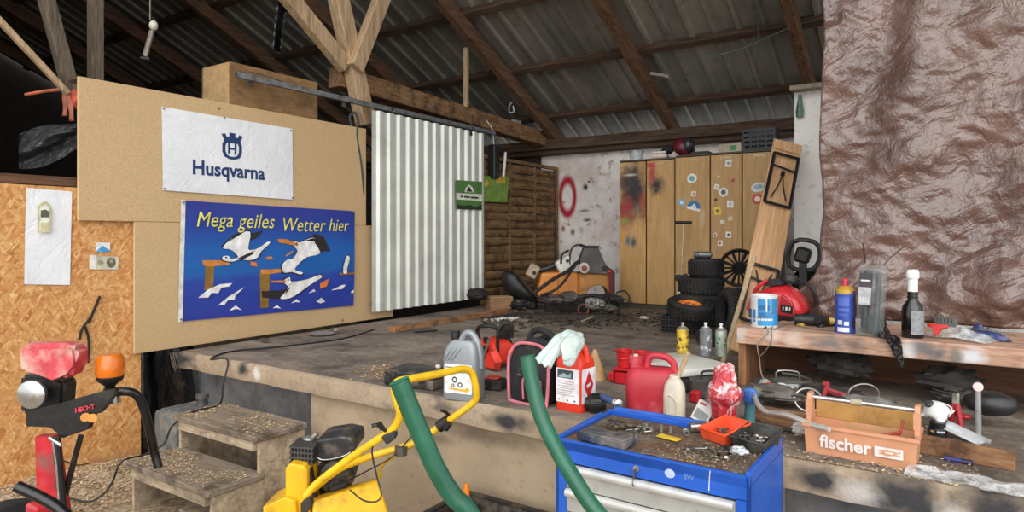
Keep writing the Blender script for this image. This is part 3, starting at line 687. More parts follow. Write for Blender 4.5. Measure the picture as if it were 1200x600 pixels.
mb = MB(); mb.tube([A(126, 462), A(140, 459), A(155, 460, 2.92), A(164, 468, 2.94), A(172, 490, 2.96), A(178, 515, 2.98), A(181, 530, 3.0), A(186, 548, 3.0)], .019, 12, 6); mb.build('tube_arm', M('131314', .25, 0, .1), t_, world=True)
mb = MB(); mb.tube([A(133, 455, 2.93), A(134, 472, 2.93)], .026, 12, 1, smooth=False); mb.build('clamp', CHR, t_, world=True)
lamp = None
q = A(131, 452, 2.92); b_ = MB(); b_.lathe([(.02, -.02), (.02, .02), (.026, .025), (.026, .032), (.018, .036), (.03, .05), (.05, .066), (.055, .08), (.055, .086), (0, .086)], A(129, 463, 2.93)); b_.build('beacon_base', M('151515', .45), t_, world=True)
MT = NT('amber_lens'); MT.b.inputs['Transmission Weight'].default_value = .35; AMB = MT.out(hexc('f0801a'), .15, 0, .6)
MB().lathe([(.0, .0), (.056, .0), (.06, .02), (.056, .075), (.045, .095), (0, .1)], A(129, 463, 2.93) + V((0, 0, .087)), n=28).build('beacon_lens', AMB, t_, world=True)
MB().lathe([(0, 0), (.03, 0), (.026, .05), (0, .055)], A(129, 463, 2.93) + V((0, 0, .092)), n=16).build('reflector', M('d9a860', .2, .6), t_, world=True)
slab('column', [(40, 512), (62, 512), (74, 600), (78, 640), (44, 640)], 2.8, .05, REDP, t_, .004)
mb = MB(); mb.tube([A(66, 512, 2.78), A(70, 560, 2.78), A(76, 620, 2.78)], .016, 10, 3); mb.tube([A(95, 510, 2.84), A(84, 550, 2.84), A(72, 600, 2.84)], .012, 8, 3); mb.build('strut', BLK, t_, world=True)
mb = MB(); mb.tube([A(62, 515, 2.77), A(66, 540, 2.77), A(70, 590, 2.77)], .007, 8, 3); mb.cyl(A(58, 513, 2.77), A(72, 522, 2.77), .008); mb.build('lever', CHR, t_, world=True)
mb = MB(); mb.tube([A(20, 570, 2.35), A(50, 584, 2.35), A(74, 600, 2.35), A(110, 640, 2.35)], .02, 12, 4); mb.build('tow_bar', M('131314', .25, 0, .1), t_, world=True)
mb = MB(); mb.tube([A(75, 540, 2.84), A(90, 545, 2.84), A(104, 543, 2.84)], .003, 6, 4); mb.build('wire', BLK, t_, world=True)
q = A(58, 620, 2.8)
for dx in (-.3, .12):
    mb = MB(); mb.lathe([(.06, -.05), (.16, -.06), (.2, -.045), (.21, 0), (.2, .045), (.16, .06), (.06, .05), (.06, -.05)], (q.x + dx, q.y - .05, .21), (1, 0, 0), 28); mb.build('wheel', M('191919', .8), t_, world=True)
MB().cyl((q.x - .4, q.y - .05, .21), (q.x + .2, q.y - .05, .21), .02).build('axle', BLK, t_, world=True)
MB().box((q.x + .02, q.y - .02, .33), (.1, .12, .3), bev=.01).build('axle_bracket', REDP, t_, world=True)
# ------------------------------------------------------------------ yellow walk-behind machine
YEL = M('e2ae16', .45, 0, .08, 6, '7d6234', .36, 7); YEP = M('e6b81e', .4, 0, .08, 9, '8a6a34', .3, 10)
g = pt(395, 600, 3.0); t_ = thing('power_sweeper', 'yellow walk-behind machine with a black petrol engine and looped yellow handlebar', 'machine', (g.x, g.y, 0))
A = lambda u, v_, t=3.0: pt(u, v_, t)
def hull(name, rings, mat, bev=0, ang=35):
    mb = MB(); mb.loft(rings); o = mb.build(name, mat, t_, world=True, ang=ang); 
    if bev: m_ = o.modifiers.new('bevel', 'BEVEL'); m_.width = bev; m_.segments = 2
    return o
def quadbox(a, t0, t1, dv=0):   # front face from pixels at t0, back face the same span moved back
    f_ = [pt(u, v_, t0) for u, v_ in a]; d = FV * (t1 - t0); return [f_, [p + d + V((0, 0, dv)) for p in f_]]
hull('side_guard', quadbox([(334, 549), (340, 543), (356, 546), (360, 552), (364, 640), (334, 640)], 2.95, 3.12), YEL, .008)
hull('base_plate', quadbox([(308, 594), (334, 583), (346, 588), (352, 640), (308, 640)], 2.92, 3.1), YEL, .006)
hood = [[pt(366, 588, 2.78), pt(443, 562, 2.95), pt(468, 640, 2.85), pt(366, 640, 2.7)], [pt(366, 582, 3.1), pt(440, 560, 3.25), pt(462, 640, 3.2), pt(366, 640, 3.05)]]
hull('hood', hood, YEL, .012)
slab('bracket', [(358, 552), (363, 549), (372, 600), (364, 612)], 2.98, .05, M('2a2621', .6), t_)
ENG = M('232425', .5, 0, .2, dirt='76695a', da=.4, ds=12)
hull('engine_block', quadbox([(364, 556), (378, 540), (402, 540), (412, 556), (404, 582), (372, 590)], 3.12, 3.3), ENG, .012)
hull('engine_cover', quadbox([(366, 521), (372, 515), (400, 511), (415, 514), (416, 528), (404, 539), (378, 543), (367, 538)], 3.08, 3.3), ENG, .012)
mb = MB(); p = pt(396, 514, 3.2); mb.lathe([(.05, -.02), (.062, -.01), (.065, .012), (.055, .02), (.05, .012), (.0, .008)], p, (0, 0, 1), 24); mb.build('filler_rim', ENG, t_, world=True)
MB().tube([pt(367, 534, 3.07), pt(380, 539, 3.07), pt(404, 534, 3.07), pt(416, 525, 3.1)], .003, 6, 4).build('chrome_strip', CHR, t_, world=True)
mb = MB()
for i in range(7):
    mb.loft(quadbox([(340 + i * 4, 523 + i * .3), (342 + i * 4, 523 + i * .3), (342 + i * 4, 544), (340 + i * 4, 543)], 3.0, 3.13))
for j in range(4): mb.loft(quadbox([(339, 523 + j * 6), (367, 525 + j * 6), (367, 527 + j * 6), (339, 525 + j * 6)], 2.995, 3.13))
mb.build('muffler_guard', M('4b4a47', .5, .5), t_, world=True, ang=0)
hull('muffler', quadbox([(342, 525), (365, 527), (365, 543), (342, 542)], 3.01, 3.12), M('2b2a28', .7), .01)
mb = MB(); mb.sphere(pt(362, 517, 3.12), .035, (1, 1, .8)); mb.cyl(pt(366, 513, 3.1), pt(372, 508, 3.1), .012); mb.build('carburettor', M('8d8d88', .4, .7, dirt='4a443c'), t_, world=True)
MB().lathe([(0, -.04), (.07, -.04), (.085, -.01), (.08, .03), (.04, .045), (0, .045)], pt(394, 556, 3.12), -FV + RV * .4, 28).build('recoil_starter', ENG, t_, world=True)
mb = MB(); mb.cyl(pt(386, 575, 3.05), pt(404, 568, 3.1), .02); mb.cyl(pt(402, 568, 3.1), pt(410, 563, 3.12), .01); mb.build('oil_filler', M('3c3b38', .5, .4), t_, world=True)
L = [A(358, 582, 2.86), A(372, 566, 2.86), A(410, 537, 2.82), A(452, 509, 2.74), A(464, 498, 2.72), A(468.5, 484, 2.7), A(464, 466, 2.69), A(462, 454, 2.69), A(467, 447, 2.70), A(482, 444, 2.74), A(520, 437, 2.9), A(542, 432.5, 3.0), A(552, 436, 3.04), A(557, 450, 3.06), A(558, 466, 3.08), A(552, 474, 3.09), A(530, 490, 3.1), A(505, 507, 3.12), A(480, 521, 3.12), A(440, 533, 3.1), A(405, 546, 3.0), A(388, 556, 2.96), A(366, 574, 2.9)]
MB().tube(L, .0165, 12, 5).build('handlebar', YEP, t_, world=True)
MB().tube([A(490, 518, 3.115), A(470, 530, 3.14), A(448, 545, 3.2), A(444, 560, 3.22)], .008, 8, 4).build('brace_rod', YEP, t_, world=True)
hull('throttle_box', quadbox([(446, 513), (462, 505), (464, 514), (453, 522)], 2.7, 2.76), M('26282a', .5), .006)
mb = MB(); mb.tube([A(452, 505, 2.72), A(446, 500, 2.71), A(441, 498, 2.7), A(436, 499, 2.7)], .008, 8, 4); mb.cyl(A(444, 496, 2.7), A(448, 502, 2.71), .012); mb.build('throttle_lever', M('1b1b1c', .4), t_, world=True)
MB().lathe([(.018, -.03), (.028, -.03), (.028, .03), (.018, .03), (.018, -.03)], A(520, 496.5, 3.105), A(530, 490, 3.1) - A(505, 507, 3.12), 14).build('clamp', M('1b1b1c', .5), t_, world=True)
mb = MB(); mb.tube([A(526, 486, 3.08), A(521, 482, 3.05), A(517, 481, 3.03)], .008, 6, 4); mb.cyl(A(522, 503, 3.06), A(527, 496, 3.05), .014); mb.build('clutch_lever', M('1b1b1c', .5), t_, world=True)
MB().lathe([(.0, -.02), (.03, -.02), (.03, .02), (0, .02)], A(470, 528, 3.1), (0, 0, 1), 14).build('rod_clamp', M('6d6b66', .4, .7), t_, world=True)
mb = MB(); mb.tube([A(440, 516, 2.76), A(436, 530, 2.76), A(442, 560, 2.76), A(447, 580, 2.74), A(440, 588, 2.73), A(425, 586, 2.74), A(410, 574, 2.78)], .0035, 6, 5); mb.build('control_cable', M('1b1b1c', .5), t_, world=True)
mb = MB(); mb.tube([A(482, 512, 3.1), A(460, 535, 3.08), A(430, 552, 3.06), A(408, 563, 3.08)], .0035, 6, 5); mb.build('control_cable', M('1b1b1c', .5), t_, world=True)
hull('side_bracket', quadbox([(352, 590), (362, 584), (366, 592), (358, 604), (352, 604)], 2.76, 2.8), M('3c3830', .6, .3), .004)
g2 = pt(400, 600, 2.95)
for dx in (-.3, .22):
    q = V((g2.x, g2.y, 0)) + RV * dx
    mb = MB(); mb.lathe([(.05, -.045), (.12, -.05), (.15, -.04), (.16, 0), (.15, .04), (.12, .05), (.05, .045), (.05, -.045)], (q.x, q.y, .16), RV, 28); mb.build('wheel', M('191919', .8), t_, world=True)
MB().cyl(V((g2.x, g2.y, .16)) - RV * .34, V((g2.x, g2.y, .16)) + RV * .28, .015).build('axle', BLK, t_, world=True)
hull('chassis', [[pt(340, 630, 2.9), pt(462, 630, 2.9), V((pt(462, 630, 2.9).x, pt(462, 630, 2.9).y, .15)), V((pt(340, 630, 2.9).x, pt(340, 630, 2.9).y, .15))], [pt(345, 630, 3.12), pt(455, 630, 3.12), V((pt(455, 630, 3.12).x, pt(455, 630, 3.12).y, .15)), V((pt(345, 630, 3.12).x, pt(345, 630, 3.12).y, .15))]], YEL)
# ------------------------------------------------------------------ green tubes of a hand cart in the foreground
GRN = M('1b5a43', .36, 0, .12, 10, '9fb09a', .2, 26)
g = pt(640, 640, 1.75); t_ = thing('hand_cart', 'green hand cart with two tall bent tube handles in front of the stage', 'cart', (g.x, g.y, 0))
def tubeg(P, r):
    MB().tube(P, r, 18, 6).build('handle', GRN, t_, world=True)
    d = (V(P[0]) - V(P[1])).normalized(); mb = MB(); mb.lathe([(r, 0), (r * 1.06, .002), (r * .8, .003), (r * .8, -.006), (0, -.006)], V(P[0]) + d * .001, d, 18); mb.build('end_cap', M('2c7a58', .5), t_, world=True)
e1, e2 = pt(590, 680, 1.62), pt(775, 690, 1.72)
tubeg([pt(468, 447, 1.62), pt(482, 482, 1.62), pt(497, 517, 1.62), pt(511, 549, 1.62), pt(530, 580, 1.62), pt(552, 605, 1.62), e1], .0245)
tubeg([pt(618, 418, 2.02), pt(625, 455, 2.0), pt(634, 488, 1.97), pt(650, 522, 1.93), pt(672, 560, 1.88), pt(698, 598, 1.84), e2], .0235)
mb = MB(); mb.tube([e1, V((e1.x + .1, e1.y, .3)), V((e1.x + .15, e1.y, .12))], .0245, 12, 4); mb.tube([e2, V((e2.x + .05, e2.y, .3)), V((e2.x, e2.y, .12))], .0245, 12, 4); mb.build('lower_frame', GRN, t_, world=True)
MB().cyl(V((e1.x + .12, e1.y, .2)), V((e2.x + .03, e2.y, .2)), .02).build('axle', GRN, t_, world=True)
for q in (V((e1.x + .1, e1.y, .17)), V((e2.x + .02, e2.y, .17))):
    mb = MB(); mb.lathe([(.05, -.04), (.13, -.045), (.16, -.03), (.17, 0), (.16, .03), (.13, .045), (.05, .04), (.05, -.04)], q, (e2 - e1).normalized(), 24); mb.build('wheel', M('191919', .8), t_, world=True)
# black crate with an orange tool below the stage
g = pz(600, 640, .0); t_ = thing('black_crate', 'black plastic crate standing on the ground below the stage', 'crate', (-1.70, 2.42, 0))
mb = MB(); zt = .30
for x in (-.3, .3): mb.box((x, 0, zt / 2), (.02, .4, zt))
for y in (-.2, .2): mb.box((0, y, zt / 2), (.62, .02, zt))
mb.box((0, 0, .015), (.6, .4, .02)); mb.build('body', M('2c2a28', .6, 0, .2, dirt='7c6c5a', da=.4), t_)
mb = MB(); mb.box((0, -.21, zt), (.66, .03, .03)); mb.box((0, .21, zt), (.66, .03, .03)); mb.box((-.32, 0, zt), (.03, .44, .03)); mb.box((.32, 0, zt), (.03, .44, .03)); mb.box((.1, 0, zt), (.03, .44, .02)); mb.build('rim', M('262422', .5, 0, .2, dirt='6b5f50'), t_)
t_ = thing('chisel', 'orange handled hand tool standing upright in the black crate', 'tool', (-1.93, 2.52, .03), rot=(.05, .03, 0))
MB().cyl((0, 0, 0), (0, 0, .26), .006).build('blade', CHR, t_)
MB().lathe([(0, .2), (.012, .2), (.017, .24), (.014, .31), (.018, .35), (.01, .38), (0, .385)], n=14).build('handle', M('e07a24', .4), t_)
# ------------------------------------------------------------------ blue tool cabinet
BLU = M('1f57b8', .38, 0, .06, 5, '23324e', .2, 18, spec=.5); BLUS = M('2c63bd', .4, 0, .05, 5, '1d3563', .2, 9)
GRY = M('a9a8a2', .4, .2, .06, 8, '6e6a62', .3, 14); GRH = M('c6c6c2', .35, .3, .06, 8, '77736b', .28, 25)
CZ = .85; cw, cd = .70, .44
t_ = thing('tool_cabinet', 'blue metal tool cabinet with grey drawers and a littered top', 'tool cabinet', (-.855, 2.335, 0), math.radians(-1.2))
hw, hd = cw / 2, cd / 2
mb = MB()
mb.box((-hw + .006, 0, .47), (.012, cd, .70)); mb.box((hw - .006, 0, .47), (.012, cd, .70)); mb.box((0, hd - .006, .47), (cw, .012, .70)); mb.box((0, 0, .13), (cw, cd, .02))
mb.box((0, -hd + .006, .81), (cw, .012, .08)); mb.box((-hw + .022, -hd + .006, .455), (.044, .012, .64)); mb.box((hw - .022, -hd + .006, .455), (.044, .012, .64))
mb.build('body', BLU, t_, ang=0)
mb = MB()   # raised rim
for a, d in (((0, hd - .008, CZ - .012), (cw, .016, .05)), ((-hw + .008, 0, CZ - .015), (.016, cd, .045)), ((0, -hd + .008, CZ - .022), (cw, .016, .036)), ((hw - .008, 0, CZ - .012), (.016, cd, .05))): mb.box(a, d, bev=.003)
mb.build('top_rim', BLU, t_, ang=0)
mb = MB(); mb.cyl((-hw - .012, hd - .05, CZ + .0), (-hw - .012, -hd, CZ - .01), .008); mb.tube([(-hw + .02, hd + .012, CZ + .012), (0, hd + .014, CZ + .012), (hw - .2, hd + .014, CZ + .005)], .011, 10, 3); mb.build('push_handle', M('2a5ab0', .35, 0, .08), t_)
s = NT('greasy_rubber_mat'); n = s.noise(9, 6, .65); n2 = s.noise(60, 4, .7)
c = s.ramp(n, [(.3, hexc('3a322b')), (.5, hexc('5b5046')), (.7, hexc('7d7062'))]); c = s.mix(s.ramp(n2, [(.55, 0), (.68, .7)]), c, hexc('a89a86')); c = s.mix(s.ramp(s.noise(4, 5), [(.52, 0), (.66, .6)]), c, hexc('80522f'))
s.bump(n2, .5, .004); MAT_ = s.out(c, .75, 0, .3)
mb = MB(); mw_, md = cw - .03, cd - .03
def f(a, b):
    x, y = -mw_ / 2 + a * mw_, -md / 2 + b * md
    return V((x, y, CZ - .008 + .012 * math.exp(-((x - .02) / .05) ** 2 - ((y + md / 2) / .03) ** 2) + .002 * nz((x, y, 0), 9)))
mb.grid(60, 36, f); mb.build('top_mat', MAT_, t_, solid=.004)
for i in range(6):
    zt = .765 - i * .088
    dr = MB().box((0, -hd + .004, zt - .044), (cw - .092, .014, .084), bev=.002).build('drawer', GRY, t_, ang=0)
    mb = MB(frame((0, -hd - .004, zt - .012), (0, -1, 0), (0, 0, 1))); mb.prism([(0, -.014), (.012, -.016), (.02, -.006), (.018, .006), (.008, .012), (0, .012)], -(cw - .096) / 2, (cw - .096) / 2); mb.build('handle', GRH, dr, ang=50)
mb = MB(); mb.lathe([(0, 0), (.011, 0), (.011, .005), (0, .006)], (-.03, -hd, .80), (0, -1, 0), 16); mb.build('lock', CHR, t_)
mb = MB(); mb.box((-.03, -hd - .014, .787), (.003, .018, .03)); mb.lathe([(.012, -.001), (.016, -.001), (.016, .002), (.012, .002), (.012, -.001)], (-.03, -hd - .018, .76), (1, 0, 0), 14); mb.build('key', M('8d8b84', .35, .9), t_)
mb = MB(); mb.text('SW', .022, FY(.155, -hd - .001, .808), .0004, .0003); mb.build('lettering', M('6f93cc', .6), t_, ang=0)
MB().prism(circ(.018, 14, .015), 0, .0006, FY(.09, -hd - .0005, .808)).build('worn_patch', M('9fb0cf', .7), t_, ang=0)
mb = MB(); mb.tube([(.225, -hd - .001, .845), (.223, -hd - .0012, .82), (.221, -hd - .001, .78)], .0015, 5, 3); mb.build('paint_drip', M('d9d9d6', .5), t_)
for x in (-hw + .06, hw - .06):
    for y in (-hd + .06, hd - .06):
        mb = MB(); mb.lathe([(.01, -.015), (.05, -.015), (.05, .015), (.01, .015)], (x, y, .05), (1, 0, 0), 18); mb.box((x, y, .1), (.05, .03, .05)); mb.build('caster', M('1b1b1b', .6), t_)
TOPZ = CZ - .005
def ct(u, v_, z=TOPZ): return pz(u, v_, z)
# things on the cabinet
p = ct(710, 519); t_ = thing('tool_tray', 'dirty dark blue rectangular tray lying at the left on the cabinet top', 'tray', (p.x - .0, p.y, TOPZ + .002), math.radians(-7))
mb = MB(); mb.box((0, 0, .014), (.2, .085, .028), bev=.004); mb.build('body', M('27324a', .5, 0, .2, dirt='7d7468', da=.42, ds=12), t_, ang=0)
mb = MB(); mb.box((0, 0, .03), (.19, .075, .005), bev=.002); mb.build('lid', M('4b4d55', .6, 0, .25, 9, '8d8377', .45, 16), t_, ang=0)
p = ct(784, 515); o = MB().box((0, 0, 0), (.085, .034, .004), (0, 0, math.radians(-12))).build('yellow_scraper', M('d8b732', .5, dirt='7d6c34', da=.3), None, ang=0); o.location = (p.x, p.y, TOPZ + .005); tag(o, 'flat yellow plastic strip lying in the middle of the cabinet top', 'strip')
def bin_(name, label, c, w_, d_, h, mat, rz, taper=.82):
    t_ = thing(name, label, 'bin', c, rz)
    mb = MB(); r0, r1 = (w_ / 2 * taper, d_ / 2 * taper), (w_ / 2, d_ / 2)
    def rect(a, b, z, lip=0): return [(-a, -b, z - lip), (a, -b, z - lip), (a, b, z), (-a, b, z)]
    L_ = [rect(*r0, 0), rect(r1[0], r1[1], h, h * .35), rect(r1[0] - .006, r1[1] - .006, h, h * .35), rect(r0[0] - .005, r0[1] - .005, .006)]
    mb.loft(L_); mb.build('body', mat, t_, ang=0)
    mb = MB(); q = [V(v_) for v_ in rect(r1[0], r1[1], h, h * .35)]; mb.tube(q, .005, 6, 1, closed=True, smooth=False); mb.build('rim', mat, t_)
    return t_
p = ct(848, 517); OR = M('e5512c', .42, 0, .08, dirt='7a3a26', da=.24)
bin_('storage_bin', 'orange open-front storage bin with small hardware on the cabinet', (p.x, p.y + .02, TOPZ + .002), .12, .15, .062, OR, math.radians(-24))
BO = (p.x, p.y + .02)
p = ct(885, 527); BKP = M('2c2c2b', .5, 0, .15, dirt='6b655c', da=.35)
bin_('storage_bin', 'black open-front storage bin full of screws at the right corner of the cabinet', (p.x, p.y + .015, TOPZ + .002), .125, .14, .062, BKP, math.radians(-12))
BB = (p.x, p.y + .015)
def socket(p, r, L, mat, label, name='socket', rot=None, grp='loose sockets and nuts on the cabinet top'):
    mb = MB(); mb.lathe([(r * .55, 0), (r, 0), (r, L * .55), (r * .85, L * .6), (r * .85, L), (r * .5, L), (r * .5, L * .5), (r * .55, L * .45), (r * .55, 0)], n=12)
    o = mb.build(name, mat, None); o.location = p; o.rotation_euler = rot or (0, 0, 0); return tag(o, label, 'socket', grp)
STL = M('a5a39d', .3, .85, .15, dirt='5d564c', da=.3); RST = M('6d5c4c', .6, .5, .3); DST = M('3f3c38', .5, .6, .25)
for u, v_, r, L, ly in ((755, 507, .009, .03, 0), (763, 507, .01, .028, 0), (775, 506, .01, .03, 0), (786, 507, .011, .028, 0), (803, 509, .013, .03, 1), (745, 513, .011, .022, 0)):
    p = ct(u, v_); socket((p.x, p.y, TOPZ + (r if ly else .0)), r, L, STL, 'small steel socket in the row at the back of the cabinet top', rot=(PI / 2, 0, .5) if ly else None)
p = ct(824, 508); t_ = thing('socket_adapter', 'large chrome cylinder lying beside the orange bin', 'socket', (p.x - .03, p.y - .0, TOPZ + .019), rot=(0, PI / 2, math.radians(38)))
MB().lathe([(0, 0), (.016, 0), (.018, .006), (.018, .075), (.016, .08), (0, .08)]).build('body', CHR, t_)
MB().lathe([(.012, -.022), (.019, -.022), (.019, 0), (.012, .0), (.012, -.022)]).build('collar', STL, t_)
def cluster(n, c, sx, sy, z, mats, lab, name, cat, grp, fn):
    for i in range(n):
        o = fn(random.choice(mats)); o.location = (c[0] + random.uniform(-sx, sx), c[1] + random.uniform(-sy, sy), z + random.uniform(0, .006)); o.rotation_euler = (random.uniform(-.2, .2), random.uniform(-.2, .2), random.uniform(0, 6)); tag(o, lab, cat, grp); o.name = name
def bolt(m, L=.035):
    mb = MB(); mb.cyl((0, 0, .005), (L, 0, .005), .0035, n=8); mb.cyl((L, 0, .005), (L + .006, 0, .005), .007, n=6); return mb.build('bolt', m, None)
def nut(m): mb = MB(); mb.lathe([(.005, 0), (.01, 0), (.01, .008), (.005, .008), (.005, 0)], n=6); return mb.build('nut', m, None, ang=20)
def spanner(m, L=.11):
    mb = MB(); mb.box((0, 0, .003), (L, .012, .005), bev=.002); mb.lathe([(.008, -.004), (.016, -.004), (.016, .004), (.008, .004), (.008, -.004)], (L / 2 + .01, 0, .004), n=12); mb.lathe([(.007, -.004), (.013, -.004), (.013, .004), (.007, .004), (.007, -.004)], (-L / 2 - .008, 0, .004), n=12); return mb.build('spanner', m, None)
p = ct(735, 500); cluster(5, (p.x, p.y), .09, .03, TOPZ, [RST, DST, STL], 'greasy spanner in the jumble at the back left of the cabinet top', 'spanner', 'spanner', 'spanners on the cabinet top', spanner)
p = ct(738, 502); cluster(14, (p.x, p.y), .1, .04, TOPZ, [RST, DST, STL], 'small bolt in the jumble at the back left of the cabinet top', 'bolt', 'bolt', 'bolts at the back left of the cabinet top', bolt)
p = ct(845, 530); cluster(20, (p.x, p.y), .09, .03, TOPZ, [RST, STL, DST], 'loose bolt in front of the two storage bins', 'bolt', 'bolt', 'bolts in front of the bins', bolt)
p = ct(835, 534); cluster(12, (p.x, p.y), .1, .035, TOPZ, [RST, STL], 'loose nut in front of the two storage bins', 'nut', 'nut', 'nuts in front of the bins', nut)
cluster(8, BO, .03, .035, TOPZ + .022, [STL, STL, RST], 'nut inside the orange storage bin', 'nut', 'nut', 'nuts in the orange bin', nut)
cluster(22, (BB[0] - .01, BB[1]), .03, .035, TOPZ + .03, [DST, RST, STL], 'dark screw inside the black storage bin', 'screw', 'screw', 'screws in the black bin', bolt)
p = ct(867, 535); o = MB().sphere((0, 0, .016), .03, (1, .7, .5), 20, 12, f=lambda q: 1 + .5 * nz(q, 2.4, 3)).build('crumpled_foil', M('b9bbbf', .3, .4, .2), None, ang=20); o.location = (p.x, p.y, TOPZ); tag(o, 'crumpled clear and silver wrapper in front of the black bin', 'wrapper')
def gp2(): q = ct(random.gauss(820, 38), random.gauss(537, 9)); return (min(-.53, max(-1.17, q.x)), min(2.5, max(2.14, q.y)), TOPZ + .002)
flakes('metal_swarf', 'rusty swarf and grit spread over the right half of the cabinet top', 900, gp2, M('8d7a5f', .8, 0, .4, 60), .003)
o = MB(); o = None
# flashlight along the back edge of the cabinet
a, b = pz(693, 474, .80), ct(754, 494); a = V((-1.24, 2.66, .79)); a = pz(705, 472, .80); a.z = .83
b = pz(770, 494, .865)
t_ = thing('work_torch', 'blue and chrome rod torch lying along the back edge of the blue cabinet', 'torch', a)
dd = (b - a).normalized(); Lb = .24
mb = MB(); mb.lathe([(0, 0), (.014, 0), (.016, .01), (.016, .15), (.013, .16), (0, .16)], a, dd, 18); mb.build('body', M('3b5e92', .35, .3, .1, dirt='2a3a52', da=.3), t_, world=True)
mb = MB(); mb.lathe([(0, .155), (.019, .158), (.021, .17), (.021, .178), (.018, .18), (.021, .183), (.021, .2), (.012, .205), (0, .205)], a, dd, 18); mb.build('head', CHR, t_, world=True)
# black plug / wheel hub at its left end
p = pz(697, 484, SZ); t_ = thing('hose_coupling', 'black ribbed round coupling standing between the red canister and the torch', 'coupling', (p.x, p.y + .01, SZ + .045), rot=(PI / 2, 0, math.radians(-65)))
mb = MB(); mb.lathe([(0, -.05), (.03, -.05), (.032, -.03), (.042, -.028), (.044, .02), (.04, .03), (.03, .032), (.028, .05), (0, .05)], n=22); mb.build('body', M('171717', .5), t_)
mb = MB()
for i in range(14): a_ = i * 2 * PI / 14; mb.box((.044 * math.cos(a_), .044 * math.sin(a_), -.004), (.008, .008, .046), (0, 0, a_))
mb.build('grip_ribs', M('101010', .5), t_, ang=0)
# ------------------------------------------------------------------ things along the front of the stage
PPM = lambda v_, z=SZ: 770 / ((EYE - z) * 770 / (v_ - HOR))     # pixels per metre on a plane
# flat black case
p = pz(482, 455, SZ); t_ = thing('tool_case', 'flat black plastic tool case lying among shavings at the stage edge', 'case', (p.x - .03, p.y + .11, SZ), math.radians(6))
BC = M('232426', .5, 0, .15, dirt='7a6d5e', da=.4, ds=8)
MB().box((0, 0, .03), (.34, .24, .058), bev=.01, seg=2).build('lower_shell', BC, t_)
MB().box((0, 0, .075), (.34, .24, .028), bev=.01, seg=2).build('lid', BC, t_)
for x in (-.1, .1):
    mb = MB(); mb.box((x, -.124, .06), (.045, .012, .05), bev=.003); mb.box((x, -.13, .045), (.03, .008, .014), bev=.002); mb.build('latch', M('151516', .45, 0, .1, dirt='6a5f54'), t_)
MB().tube([(-.05, -.12, .062), (-.05, -.15, .062), (.05, -.15, .062), (.05, -.12, .062)], .008, 8, 1, smooth=False).build('handle', BC, t_)
o = MB().sphere((0, 0, .012), .014, (1.3, 1, .8), f=lambda q: 1 + .3 * nz(q, 3)).build('crumpled_tissue', M('c9c6be', .9), None); o.location = (p.x + .06, p.y + .16, SZ + .089); tag(o, 'small crumpled grey scrap on the flat black case', 'scrap')
# oil canister
p = pz(534, 469, SZ); t_ = thing('oil_canister', 'grey five litre oil canister with a white label at the stage edge', 'canister', (p.x, p.y + .07, SZ), math.radians(10))
SIL = M('8f9599', .35, .25, .05, 4); W5, D5, H5 = .2, .13, .32
mb = MB(); sec = []
for z, k, xo in ((0, .95, 0), (.01, 1, 0), (.20, 1, 0), (.245, .94, .002), (.275, .84, .006), (.295, .72, .010), (.305, .55, .014)):
    sec.append([(a * k + xo, b * (k * .5 + .5), z) for a, b in rrect(W5, D5, .03, 4)])
mb.loft(sec); mb.build('body', SIL, t_, ang=40)
mb = MB(); mb.tube([(-.02, 0, .29), (.01, 0, .335), (.045, 0, .338), (.075, 0, .30), (.092, 0, .23), (.095, 0, .16)], .018, 12, 5); mb.build('handle', SIL, t_)
mb = MB(); mb.lathe([(.022, .28), (.022, .315), (.026, .317), (.026, .343), (.022, .347), (0, .347)], (-.052, 0, 0), n=20); mb.build('cap', M('1a1a1b', .45), t_)
mb = MB()
for i in range(3): mb.tube([(-.08 + i * .02, -.067, .205), (-.05 + i * .025, -.064, .25), (-.015 + i * .022, -.05, .285)], .004, 6, 3)
mb.build('moulded_rib', SIL, t_)
mb = MB(); F_ = FY(0, -.0655, .11); mb.prism(rrect(.16, .15, .008, 3), 0, .0012, F_, mi=0); mb.prism([(-.07, .03), (.07, .03), (.07, .045), (-.07, .045)], .0012, .0016, F_, mi=1)
for c_, r in (((-.02, -.005), .016), ((.012, -.03), .014), ((-.03, -.035), .009)): mb.prism(circ(r, 14, None, c_), .0012, .0017, F_, mi=2); mb.prism(circ(r * .5, 12, None, c_), .0017, .002, F_, mi=0)
mb.prism([(-.06, -.055), (.06, -.065), (.07, -.05), (.05, -.04), (.04, -.05), (-.05, -.048)], .0012, .0018, F_, mi=3); mb.prism([(-.075, .055), (-.03, .055), (-.03, .06), (-.075, .06)], .0012, .0016, F_, mi=2)
mb.build('label', [M('dfe1e1', .45), M('a9adb0', .45), M('44443f', .5), M('d9a52c', .5)], t_, ang=0)
# chainsaw
p = pz(575, 432, SZ); t_ = thing('chainsaw', 'red chainsaw with a black handle standing behind the grey oil canister', 'chainsaw', (p.x, p.y + .05, SZ), math.radians(-20))
CR = M('d23523', .4, 0, .1, dirt='5b2a22', da=.3); CB = M('1b1b1c', .5, 0, .15, dirt='5a5148')
mb = MB(); mb.loft([[(a + xo, y, b * k + zo) for a, b in rrect(.2, .16, .045, 4)] for y, k, zo, xo in ((-.085, .85, .1, 0), (-.06, 1, .105, 0), (.04, 1.05, .11, .005), (.08, .8, .1, .01))]); mb.build('engine_housing', CR, t_, ang=45)
mb = MB(); mb.loft([[(x, y, z) for x, z in pts] for y, pts in ((-.1, [(.02, .02), (.12, .02), (.15, .06), (.09, .12), (.03, .1)]), (-.06, [(.01, .01), (.13, .01), (.16, .07), (.1, .14), (.02, .12)]))]); mb.build('clutch_cover', CR, t_)
mb = MB()
for i in range(6): mb.box((-.05 + i * .018, -.088, .12), (.008, .012, .06), (0, .25, 0))
